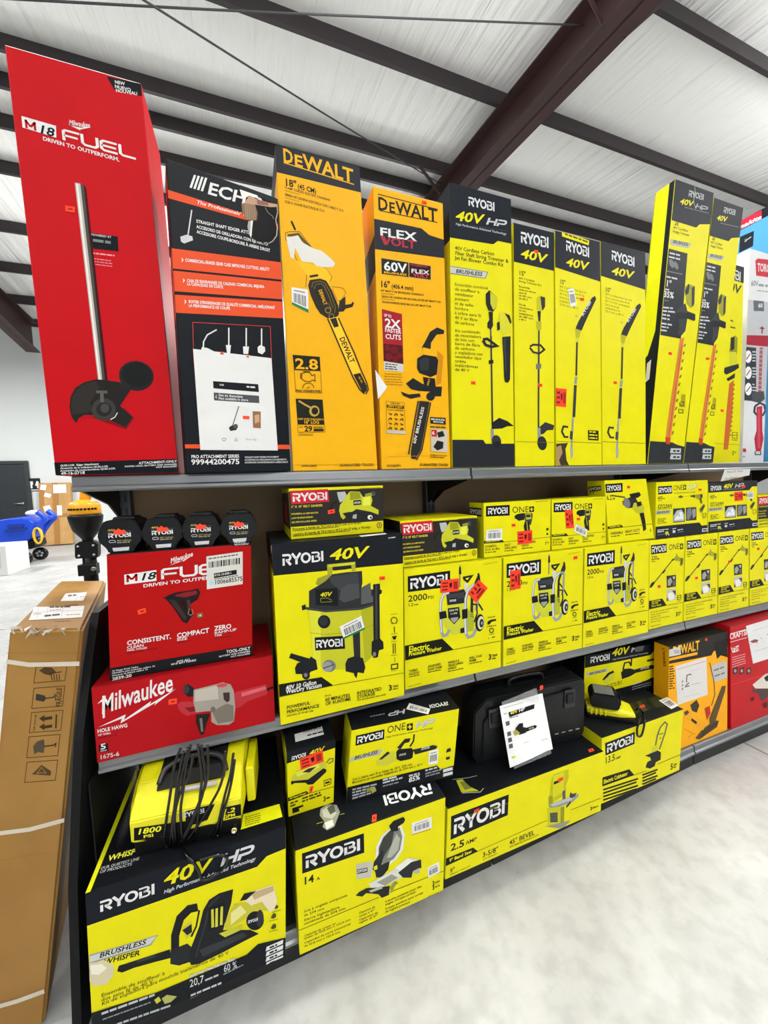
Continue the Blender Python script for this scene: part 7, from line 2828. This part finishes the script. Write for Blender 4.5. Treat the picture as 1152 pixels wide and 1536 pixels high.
def sleeve_nodes(nt, b, N, Lk):
    b.inputs['Base Color'].default_value = (0.75, 0.76, 0.77, 1)
    b.inputs['Roughness'].default_value = 0.12
    b.inputs['Alpha'].default_value = 0.16
    tc = N('ShaderNodeTexCoord')
    n1 = N('ShaderNodeTexNoise')
    n1.inputs['Scale'].default_value = 22
    Lk(tc.outputs['Object'], n1.inputs['Vector'])
    bp = N('ShaderNodeBump')
    bp.inputs['Strength'].default_value = 0.9
    bp.inputs['Distance'].default_value = 0.02
    Lk(n1.outputs['Fac'], bp.inputs['Height'])
    Lk(bp.outputs['Normal'], b.inputs['Normal'])


FILM = node_mat('clear_film', sleeve_nodes)
part('clear_sleeve', bm, FILM, case, 'clear plastic sleeve')
st = bmesh.new()
c = [on_case(*v(x, y), -0.0085) for x, y in ((652, 112), (670, 106), (672, 126), (654, 138))]
add_vs = [st.verts.new(p) for p in c] + [st.verts.new(p + Vector((0, 0.001, 0))) for p in c]
for ids in ((0, 1, 2, 3), (7, 6, 5, 4), (0, 4, 5, 1), (1, 5, 6, 2), (2, 6, 7, 3), (3, 7, 4, 0)):
    st.faces.new([add_vs[i] for i in ids])
part('price_sticker', st, mat(OS, spec=0.22), case, 'small orange price sticker')

# ------------------------------------------------------------------ charger and battery on the cultivator box
ZC = CULT_TOP + 0.0006
ya = math.radians(-38)
CH = Vector((1.893, -0.025, ZC))
ch = empty('battery_charger', CH, 'yellow battery charger with a black base and cable, on top of the cultivator box', 'charger', rz=ya)
bm = bmesh.new()
add_box(bm, -0.09, 0.09, -0.055, 0.06, 0.0, 0.02, bev=0.004)
part('base', bm, BLK, ch, 'black base')
bm = bmesh.new()
loft(bm, [(-0.092, [(-0.05, 0.0205), (-0.052, 0.04), (-0.04, 0.052), (0.05, 0.052), (0.06, 0.04), (0.06, 0.0205)]),
          (0.03, [(-0.057, 0.0205), (-0.06, 0.042), (-0.046, 0.056), (0.05, 0.056), (0.062, 0.042), (0.062, 0.0205)]),
          (0.095, [(-0.045, 0.0205), (-0.047, 0.03), (-0.036, 0.036), (0.04, 0.036), (0.05, 0.03), (0.05, 0.0205)])])
bmesh.ops.bevel(bm, geom=list(bm.edges), offset=0.003, segments=2, affect='EDGES')
top_ = part('cover', bm, YEL, ch, 'yellow ribbed cover')
bm = bmesh.new()
for i in range(4):
    x = -0.08 + i * 0.018
    add_box(bm, x, x + 0.006, -0.0625, -0.0575, 0.024, 0.05)
part('ribs', bm, YEL, top_)
bm = bmesh.new()
cpt = [(0.09, -0.02, 0.02), (0.115, -0.035, 0.035), (0.13, -0.055, 0.03), (0.135, -0.09, -0.0), (0.13, -0.10, -0.03), (0.12, -0.098, -0.045), (0.118, -0.095, -0.02), (0.12, -0.08, 0.015), (0.105, -0.05, 0.03)]
I3 = (Matrix.Translation(CH) @ Matrix.Rotation(ya, 4, 'Z')).inverted()
a_ = lambda x, y: (830 + x / 3.578, 900 + y / 3.578)
fy = -0.142
wpts = [atz(*a_(440, 590), ZC + 0.03), atz(*a_(462, 580), ZC + 0.05), atz(*a_(485, 615), ZC + 0.012)] + [at(*a_(x, y), fy) for x, y in ((490, 650), (482, 700), (470, 730), (452, 728), (450, 690), (462, 650))] + [atz(*a_(468, 615), ZC + 0.012)]
add_tube(bm, smooth_path([I3 @ p for p in wpts], 5), 0.0042, 8)
part('power_cord', bm, RUB, ch, 'black cable hanging over the box edge')
bt_z = ZC + 0.0565
pp = atz(*a_(325, 545), bt_z + 0.03)
BT = Vector((1.862, -0.028, bt_z))
bt = empty('battery_pack', BT, 'black battery pack with a grey top plate, resting on the yellow charger', 'battery', rz=math.radians(-42))
bm = bmesh.new()
add_prism(bm, [(-0.048, 0.0), (0.048, 0.0), (0.056, 0.016), (0.056, 0.045), (0.044, 0.062), (-0.044, 0.062), (-0.056, 0.045), (-0.056, 0.016)], 'y', -0.045, 0.045)
bmesh.ops.bevel(bm, geom=list(bm.edges), offset=0.003, segments=2, affect='EDGES')
part('casing', bm, PLASTIC, bt, 'black casing')
bm = bmesh.new()
add_box(bm, -0.04, 0.036, -0.036, 0.034, 0.0622, 0.0645, bev=0.0008)
part('top_plate', bm, mat('#8d9089', rough=0.35, metal=0.4, var=0.25, bump=0.05, scale=40), bt, 'scuffed grey plate')
bm = bmesh.new()
add_box(bm, 0.058, 0.064, -0.02, 0.02, 0.012, 0.05, bev=0.002)
part('release_button', bm, BLK, bt)

# ------------------------------------------------------------------ tall brown carton leaning at the near end of the shelving
CART = node_mat('corrugated_cardboard', lambda nt, b, N, Lk: None)


def cardboard_nodes(nt, b, N, Lk, c0='#8c662c', c1='#a0783c'):
    tc = N('ShaderNodeTexCoord')
    n1 = N('ShaderNodeTexNoise')
    n1.inputs['Scale'].default_value = 3.5
    n1.inputs['Detail'].default_value = 7
    Lk(tc.outputs['Object'], n1.inputs['Vector'])
    r = N('ShaderNodeValToRGB')
    r.color_ramp.elements[0].position = 0.3
    r.color_ramp.elements[0].color = lin(c0)
    r.color_ramp.elements[1].position = 0.7
    r.color_ramp.elements[1].color = lin(c1)
    Lk(n1.outputs['Fac'], r.inputs['Fac'])
    Lk(r.outputs['Color'], b.inputs['Base Color'])
    b.inputs['Roughness'].default_value = 0.6
    n2 = N('ShaderNodeTexNoise')
    n2.inputs['Scale'].default_value = 9
    Lk(tc.outputs['Object'], n2.inputs['Vector'])
    bp = N('ShaderNodeBump')
    bp.inputs['Strength'].default_value = 0.25
    bp.inputs['Distance'].default_value = 0.03
    Lk(n2.outputs['Fac'], bp.inputs['Height'])
    Lk(bp.outputs['Normal'], b.inputs['Normal'])
    b.inputs['Specular IOR Level'].default_value = 0.3


CART = node_mat('brown_cardboard', cardboard_nodes)
TR, TL = Vector((0.0, -0.005, 1.088)), Vector((-0.172, 0.034, 1.098))
bd = Vector((-0.215, 0.977, 0)).normalized() * 0.66
dn = Vector((-0.165, -0.0, -1.052))
dn = dn * (1.088 / 1.052)
BR_, BL_ = TR + dn, TL + dn
BR_.z = BL_.z = 0.001
F_ = [TL, TR, BR_, BL_]
K_ = [p + bd for p in F_]
cs = Shape()
vv = [cs.bm.verts.new(p) for p in F_ + K_]
mi = cs.mi(CART)
for ids in ((0, 3, 2, 1), (4, 5, 6, 7), (0, 4, 7, 3), (1, 2, 6, 5), (0, 1, 5, 4), (3, 7, 6, 2)):
    cs.bm.faces.new([vv[i] for i in ids]).material_index = mi
bmesh.ops.recalc_face_normals(cs.bm, faces=cs.bm.faces)
bmesh.ops.bevel(cs.bm, geom=list(cs.bm.edges), offset=0.008, segments=3, affect='EDGES')
nf = (F_[1] - F_[0]).cross(F_[3] - F_[0]).normalized()
if nf.y > 0:
    nf = -nf
fr = Face(cs, F_, nf, [project(p) for p in F_]).view(0, 850, 2.2389)
IKB = '#3b2c17'


def framed(x0, y0, x1, y1, dx=-8):
    fr.S(IKB, 2.2, [(x0, y0), (x1, y0 - 8), (x1 + dx, y1 - 8), (x0 + dx, y1)], closed=True)


framed(122, 338, 226, 392)
framed(115, 410, 218, 478)
framed(107, 492, 212, 560)
framed(98, 574, 202, 645)
framed(91, 660, 194, 728)
# hand, glass, arrows, umbrella, stacking triangle
fr.P('#4a3a1e', [(132, 350), (150, 338), (175, 340), (190, 356), (170, 366), (150, 362)])
fr.S(IKB, 3, *[[(172 + i * 9, 362), (176 + i * 8, 384)] for i in range(4)])
fr.S(IKB, 3, [(168, 360), (208, 354)])
fr.P('#33302a', [(122, 428), (150, 434), (156, 444), (148, 455), (120, 450)])
fr.S('#33302a', 4, [(152, 444), (182, 440), (186, 430), (188, 452)])
fr.T(IKB, 'FRAGILE', 206, 472, 208, 408, 17, 'b', rot=True)
fr.P(IKB, [(132, 512), (150, 500), (150, 508), (176, 504), (176, 514), (150, 518), (150, 524)])
fr.P(IKB, [(132, 540), (150, 528), (150, 536), (176, 532), (176, 542), (150, 546), (150, 552)])
fr.S(IKB, 5, [(190, 498), (188, 545)])
fr.T(IKB, 'THIS WAY UP', 117, 556, 124, 500, 6, 'b', rot=True)
fr.P('#4a4334', [(112, 606), (124, 590), (148, 582), (150, 600), (148, 628), (128, 625), (116, 632)])
fr.S(IKB, 4, [(148, 606), (180, 602), (188, 596), (186, 608)])
fr.P('#4a3a22', [(108, 700), (140, 668), (172, 690), (170, 704)])
fr.S('#8b6a3a', 3, [(124, 698), (140, 676), (156, 696), (140, 694), (124, 698)])
fr.S('#8d6730', 1.5, [(0, 990), (160, 962)])
fr.S('#8d6730', 1.5, [(10, 290), (290, 290)])
# packing bands
tpf = Face(cs, [F_[0], K_[0], K_[1], F_[1]], (0, 0, 1), [project(p) for p in (F_[0], K_[0], K_[1], F_[1])])
kids = []


def strap(pts, w_):
    k = Shape()
    g = Face(k, F_, nf, fr.quad).view(0, 850, 2.2389)
    g.lay = fr.lay + 0.0004
    q = wide_stroke(pts, w_)
    g.raw('#c9bfae', [[g.uv(*p) for p in pl] for pl in q])
    kids.append(('packing_band', 'pale packing band', k))


strap([(18, 318), (100, 330), (285, 326)], 15)
strap([(-60, 905), (100, 885), (222, 852)], 14)
strap([(-120, 1510), (60, 1458), (150, 1425)], 14)


def top_label(pts, art):
    k = Shape()
    uv = [tpf.uv(*p) for p in pts]
    g = Face(k, [tpf.p3(a, b_, 0.0012) for a, b_ in uv], (0, 0, 1), [(tpf.vx + p[0] / tpf.k, tpf.vy + p[1] / tpf.k) for p in pts])
    g.U('#dedcd8', [(0, 0), (1, 0), (1, 1), (0, 1)])
    g.view(tpf.vx, tpf.vy, tpf.k)
    art(g)
    kids.append(('shipping_label', 'white shipping label', k))


tpf.view(0, 660, 5.12)


def la(g):
    g.S('#7d7b88', 2, [(300, 1290), (290, 1370)], [(380, 1285), (365, 1365)], [(500, 1282), (480, 1362)], [(240, 1330), (640, 1310)])
    g.G('#2a2a2c', 390, 1292, 550, 1288, 11)
    g.G('#3a3a40', 350, 1362, 470, 1350, 13)
    g.G('#8a8890', 390, 1315, 490, 1310, 6)
    g.G('#8a8890', 260, 1345, 330, 1340, 6)
    g.G('#8a8890', 520, 1350, 620, 1345, 6)


def lb(g):
    g.G('#6b6b72', 520, 1205, 580, 1200, 14)
    g.S('#8a8890', 2, [(600, 1180), (570, 1240)])
    g.G('#9a98a0', 610, 1210, 650, 1206, 6)


top_label([(265, 1285), (650, 1276), (630, 1365), (220, 1388)], la)
top_label([(505, 1182), (668, 1172), (640, 1238), (465, 1240)], lb)
tpf.S(IKB, 1.5, [(480, 1072), (640, 1066), (660, 1055), (500, 1058), (480, 1072)])
for x, y in ((520, 1120), (600, 1105), (490, 1165), (560, 1160), (640, 1140)):
    tpf.S('#7a5a2a', 1.5, [(x, y), (x + 40, y - 3), (x + 30, y + 14), (x - 10, y + 16)], closed=True)
tpf.P('#6d3a2a', [(500, 1268), (600, 1262), (596, 1270), (505, 1274)])
tpf.G('#6d4a2a', 420, 1398, 540, 1392, 8)
co = link('brown_carton', cs.bm, cs.mats, origin=(BL_ + BR_) / 2)
put_props(co, 'tall brown cardboard carton with handling symbols, leaning at the near end of the shelving', 'carton')
for nm, lb_, k in kids:
    bmesh.ops.translate(k.bm, vec=-Vector(co.location), verts=k.bm.verts)
    c = link(nm, k.bm, k.mats, parent=co)
    c['label'] = lb_
# torn clear tape along the top front edge
bm = bmesh.new()
rnd = random.Random(5)
for i in range(26):
    t = rnd.random()
    p = TL.lerp(TR, t) + Vector((0, 0, 0.004))
    d = Vector((rnd.uniform(-0.02, 0.02), rnd.uniform(-0.02, 0.02), rnd.uniform(-0.02, 0.008)))
    e = Vector((rnd.uniform(-0.012, 0.012), -0.006, rnd.uniform(-0.012, 0.012)))
    q = p + nf * 0.003
    a, b_, c = bm.verts.new(q), bm.verts.new(q + d + nf * 0.004), bm.verts.new(q + e + nf * 0.006)
    bm.faces.new((a, b_, c))
bmesh.ops.translate(bm, vec=-Vector(co.location), verts=bm.verts)
TAPE = mat('#cfcac0', rough=0.18, var=0.1, bump=0.1, trans=0.0)
part('packing_tape', bm, TAPE, co, 'crinkled clear packing tape')

# guessed black slab, added to darken the gap between the carton and the shelving
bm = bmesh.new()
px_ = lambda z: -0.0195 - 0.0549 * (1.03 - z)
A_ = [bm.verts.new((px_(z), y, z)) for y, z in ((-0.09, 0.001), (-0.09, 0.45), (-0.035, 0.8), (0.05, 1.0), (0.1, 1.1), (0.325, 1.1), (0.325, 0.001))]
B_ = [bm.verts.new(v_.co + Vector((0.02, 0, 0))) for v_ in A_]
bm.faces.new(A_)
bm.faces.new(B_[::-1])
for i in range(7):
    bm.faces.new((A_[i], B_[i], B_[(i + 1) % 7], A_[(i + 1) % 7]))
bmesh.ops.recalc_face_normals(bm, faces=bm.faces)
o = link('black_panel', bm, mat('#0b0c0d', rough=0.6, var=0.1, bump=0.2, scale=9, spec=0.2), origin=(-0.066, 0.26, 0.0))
put_props(o, 'added black panel that darkens the gap between the brown carton and the shelving', 'panel')

# ------------------------------------------------------------------ yellow and black pole tool behind the carton
YT = 0.98
pc = at(129, 780, YT)
tool = empty('pole_power_tool', (pc.x, YT, 0), 'yellow and black pole power tool standing head-up behind the brown carton', 'power tool')
zz = lambda py: at(129, py, YT).z - 0.0
rr = lambda n: n / 5.12 / FPX * (Vector((pc.x, YT, pc.z)) - CAM).dot(AF)
vz = lambda cy: at(129, 660 + cy / 5.12, YT).z
DYM = mat('#f0a815', rough=0.4, var=0.04, bump=0.02, scale=30)
bm = bmesh.new()
add_lathe(bm, [(rr(96), vz(572)), (rr(102), vz(560)), (rr(100), vz(500)), (rr(85), vz(478)), (rr(40), vz(458)), (rr(10), vz(455))], 0, 0, 28)
hd = part('motor_head', bm, DYM, tool, 'yellow motor head')
bm = bmesh.new()
for k in range(10):
    a = -math.pi / 2 + (k - 4.5) * 0.22
    r = rr(101)
    M = Matrix.Translation((r * math.cos(a), r * math.sin(a), vz(528))) @ Matrix.Rotation(a, 4, 'Z')
    add_box(bm, -0.002, 0.002, -rr(8), rr(8), -rr(7), rr(7), M=M)
part('vent_slots', bm, BLK, hd)
bm = bmesh.new()
x0, x1 = rr(-8), rr(14)
add_tube(bm, smooth_path([(rr(5), 0, vz(470)), (rr(12), 0, vz(420)), (rr(22), 0, vz(370)), (rr(60), 0, vz(340)), (rr(110), 0, vz(350)), (rr(128), 0, vz(400))], 4), rr(36), 12)
part('grip', bm, DYM, tool, 'yellow grip')
bm = bmesh.new()
add_lathe(bm, [(rr(108), vz(573)), (rr(110), vz(590)), (rr(104), vz(630)), (rr(88), vz(690)), (rr(55), vz(735)), (rr(36), vz(760)), (rr(36), vz(800)), (rr(36), vz(1000))], 0, 0, 28)
part('gear_housing', bm, BLK, tool, 'black tapering gear housing')
bm = bmesh.new()
ct = [(rr(-70), vz(900)), (rr(-76), vz(885)), (rr(-70), vz(795)), (rr(-40), vz(775)), (rr(45), vz(775)), (rr(75), vz(800)), (rr(70), vz(885)), (rr(60), vz(905))]
add_prism(bm, ct, 'y', -rr(42), rr(20))
cl = part('clamp_plate', bm, BLK, tool, 'black clamp plate')
bm = bmesh.new()
for x in (-50, 45):
    for y in (808, 880):
        add_lathe(bm, [(rr(9), 0), (rr(9), 0.004), (rr(4), 0.006)], 0, 0, 10, M=Matrix.Translation((rr(x), -rr(42), vz(y))) @ Matrix.Rotation(math.pi / 2, 4, 'X'))
part('screws', bm, mat('#c9cbcd', rough=0.3, metal=1, var=0, bump=0), cl, 'silver screws')
bm = bmesh.new()
add_lathe(bm, [(rr(44), vz(905)), (rr(46), vz(960)), (rr(46), 0.02), (rr(46), 0.0)], 0, 0, 20)
part('tube', bm, BLK, tool, 'black tube')
bm = bmesh.new()
add_box(bm, rr(-66), rr(52), -rr(50), rr(30), vz(1035), vz(950), bev=rr(6))
col_ = part('collar', bm, BLK, tool)
bm = bmesh.new()
add_lathe(bm, [(rr(16), 0), (rr(16), rr(14)), (rr(8), rr(16))], 0, 0, 14, M=Matrix.Translation((rr(38), -rr(50), vz(985))) @ Matrix.Rotation(math.pi / 2, 4, 'X'))
part('bolt', bm, mat('#9a958a', rough=0.3, metal=1, var=0, bump=0), col_, 'steel bolt')

# ------------------------------------------------------------------ far left: cart, white box, flat carton at the wall
YC = 9.0
BLUE = mat('#1246c8', rough=0.35, var=0.05, bump=0.01)
p = lambda cx, cy: at(cx / 5.12, 660 + cy / 5.12, YC)
cart = empty('utility_cart', (-4.45, YC + 0.3, 0), 'blue plastic utility cart with black wheels near the far wall', 'cart')
CL = Vector((-4.45, YC + 0.3, 0))
bm = bmesh.new()
side = [p(-160, 640), p(60, 602), p(150, 598), p(225, 610), p(262, 640), p(262, 700), p(235, 760), p(150, 800), p(60, 800), p(-140, 770)]
add_prism(bm, [(q.x, q.z) for q in side], 'y', YC, YC + 0.62)
bmesh.ops.bevel(bm, geom=list(bm.edges), offset=0.02, segments=3, affect='EDGES')
child('tub', bm, BLUE, cart, CL, 'blue moulded tub')
bm = bmesh.new()
side = [p(40, 690), p(210, 672), p(200, 690), p(40, 710)]
add_prism(bm, [(q.x, q.z) for q in side], 'y', YC - 0.03, YC - 0.004)
side = [p(60, 650), p(185, 645), p(185, 668), p(60, 675)]
add_prism(bm, [(q.x, q.z) for q in side], 'y', YC - 0.02, YC - 0.004)
child('side_grip', bm, mat('#0c2f8a', rough=0.4, var=0.03, bump=0), cart, CL, 'darker blue grip')
for dy in (0.06, 0.5):
    bm = bmesh.new()
    a, b_, c = p(215, 690), p(300, 625), p(335, 610)
    d_ = p(268, 555)
    pts = [(p(225, 740).x, YC + dy, p(225, 740).z), (p(300, 640).x, YC + dy, p(300, 640).z), (p(332, 612).x, YC + dy, p(332, 612).z), (p(325, 590).x, YC + dy, p(325, 590).z), (p(275, 552).x, YC + dy, p(275, 552).z)]
    add_tube(bm, smooth_path(pts, 4), 0.055, 10)
    child('push_handle', bm, BLUE, cart, CL, 'blue push handle')
bm = bmesh.new()
add_tube(bm, [(p(330, 600).x, YC + 0.06, p(330, 600).z), (p(330, 600).x, YC + 0.5, p(330, 600).z)], 0.045, 10)
child('handle_bar', bm, BLUE, cart, CL)
bm = bmesh.new()
side = [p(120, 800), p(250, 770), p(262, 815), p(230, 840), p(130, 850)]
add_prism(bm, [(q.x, q.z) for q in side], 'y', YC + 0.05, YC + 0.55)
child('chassis', bm, BLK, cart, CL, 'black chassis')
for cx, dy, in ((200, -0.06), (200, 0.6)):
    w0 = p(cx, 905)
    R0 = w0.z
    bm = bmesh.new()
    add_lathe(bm, [(R0 * 0.55, -0.035), (R0 * 0.9, -0.04), (R0 - 0.001, -0.02), (R0 - 0.001, 0.02), (R0 * 0.9, 0.04), (R0 * 0.55, 0.035)], 0, 0, 28, M=Matrix.Translation((w0.x, YC + dy, R0)) @ Matrix.Rotation(math.pi / 2, 4, 'X'))
    wh = child('wheel', bm, RUB, cart, CL, 'black wheel')
    bm = bmesh.new()
    for k in range(5):
        M = Matrix.Translation((w0.x, YC + dy, R0)) @ Matrix.Rotation(k * 2 * math.pi / 5, 4, 'Y')
        add_box(bm, -0.02, 0.02, -0.042, -0.036, 0.03, R0 * 0.5, M=M)
    bmesh.ops.translate(bm, vec=-CL, verts=bm.verts)
    part('spokes', bm, mat('#b9bbbd', rough=0.4, var=0, bump=0), wh, 'grey spokes')
for cx, dy in ((-90, -0.04), (-90, 0.58)):
    w0 = p(cx, 905)
    R0 = 0.16
    bm = bmesh.new()
    add_lathe(bm, [(R0 * 0.4, -0.035), (R0 * 0.9, -0.04), (R0 - 0.001, -0.02), (R0 - 0.001, 0.02), (R0 * 0.9, 0.04), (R0 * 0.4, 0.035)], 0, 0, 24, M=Matrix.Translation((w0.x, YC + dy, R0)) @ Matrix.Rotation(math.pi / 2, 4, 'X'))
    child('wheel', bm, RUB, cart, CL, 'black wheel')
    bm = bmesh.new()
    add_box(bm, w0.x - 0.03, w0.x + 0.03, YC + dy + 0.06, YC + dy + 0.09, R0, p(-90, 760).z)
    child('fork', bm, BLK, cart, CL)
# white ball-shaped jug in the cart, yellow cord on its side
w0 = p(197, 605)
side_top = p(225, 610).z + 0.012
bm = bmesh.new()
bmesh.ops.create_uvsphere(bm, u_segments=20, v_segments=12, radius=0.125)
bmesh.ops.scale(bm, vec=(1, 1, 0.55), verts=bm.verts)
jug = link('white_jug', bm, mat('#dfe2e4', rough=0.4, var=0.02, bump=0), smooth=True)
jug.location = (w0.x, YC + 0.3, side_top + 0.11)
put_props(jug, 'small rounded white container sitting on top of the blue cart', 'container')
bm = bmesh.new()
pts = []
for i in range(40):
    a = i / 39 * 5 * 2 * math.pi
    q = p(293, 735)
    pts.append((q.x + 0.10 * math.sin(a) * (0.7 + 0.1 * math.sin(i)), YC + 0.0 - 0.004 * (i % 9), q.z + 0.17 * math.cos(a)))
add_tube(bm, smooth_path(pts, 3), 0.016, 6)
q0 = p(293, 735)
cy_ = link('extension_cord', bm, mat('#f0bd10', rough=0.45, var=0.03, bump=0), origin=(q0.x, YC, q0.z))
put_props(cy_, 'coiled yellow cord hanging at the end of the blue cart', 'cord')

# white box in front of the cart
Yb = 7.72
f0 = [at(-40, 809.5, Yb), at(8, 816, Yb), at(8, 863, Yb), at(-40, 866, Yb)]
wb = bmesh.new()
xl, xr, zt_ = at(-45, 812, Yb).x, at(7.5, 815, Yb).x, at(4, 819, Yb).z
add_box(wb, xl, xr, Yb, Yb + 0.75, 0.001, zt_, bev=0.006)
o = link('white_box', wb, mat('#dcdddb', rough=0.6, var=0.03, bump=0.02), origin=((xl + xr) / 2, Yb + 0.37, 0))
put_props(o, 'plain white carton on the floor in front of the blue cart', 'box')
bm = bmesh.new()
add_box(bm, -0.12, 0.16, -0.373, -0.3702, zt_ * 0.25, zt_ * 0.8)
part('printed_panel', bm, mat('#c9cbca', rough=0.6, var=0.02, bump=0), o, 'faint grey printed panel')

# big flat carton leaning on the back wall
CARTB = node_mat('tan_cardboard', lambda nt, b, N, Lk: cardboard_nodes(nt, b, N, Lk, '#b78d55', '#c99e66'))
Yw = YW - 0.3
q0, q1 = at(61, 800, Yw), at(109, 800, Yw)
zt_ = at(80, 724, Yw).z
fc_ = bmesh.new()
M = Matrix.Translation(((q0.x + q1.x) / 2, YW - 0.34, 0.03)) @ Matrix.Rotation(math.radians(-6), 4, 'X')
hw_ = (q1.x - q0.x) / 2
HH = zt_ - 0.02
add_box(fc_, -hw_, hw_, 0.0, 0.14, 0.0, HH, M=M, bev=0.01)
o = link('flat_carton', fc_, CARTB, origin=((q0.x + q1.x) / 2, YW - 0.3, 0))
put_props(o, 'big flat brown carton leaning on the far wall beside the restroom plate', 'carton')
OI = Matrix.Translation(-Vector(o.location))
bm = bmesh.new()
add_box(bm, -hw_, hw_, -0.004, -0.001, HH * 0.44, HH * 0.5, M=OI @ M)
add_box(bm, -0.06, 0.08, -0.006, -0.0045, 0, HH, M=OI @ M)
add_box(bm, -hw_, -hw_ + 0.12, -0.006, -0.0045, 0, HH, M=OI @ M)
part('packing_tape', bm, mat('#a9783f', rough=0.35, var=0.05, bump=0), o, 'brown packing tape')
for (x, z, w_, h_, rot) in ((0.13, HH * 0.9, 0.32, 0.26, 0), (-0.18, HH * 0.8, 0.16, 0.12, 20), (-0.2, HH * 0.58, 0.17, 0.2, -15), (0.1, HH * 0.55, 0.12, 0.3, 0), (-0.28, HH * 0.93, 0.14, 0.16, 10)):
    bm = bmesh.new()
    add_box(bm, -w_ / 2, w_ / 2, -0.01, -0.0072, -h_ / 2, h_ / 2, M=OI @ M @ Matrix.Translation((x * hw_ / 0.4, 0, z)) @ Matrix.Rotation(math.radians(rot), 4, 'Y'))
    part('paper_label', bm, mat('#e6e5e0', rough=0.6, var=0.02, bump=0), o, 'white torn paper label')
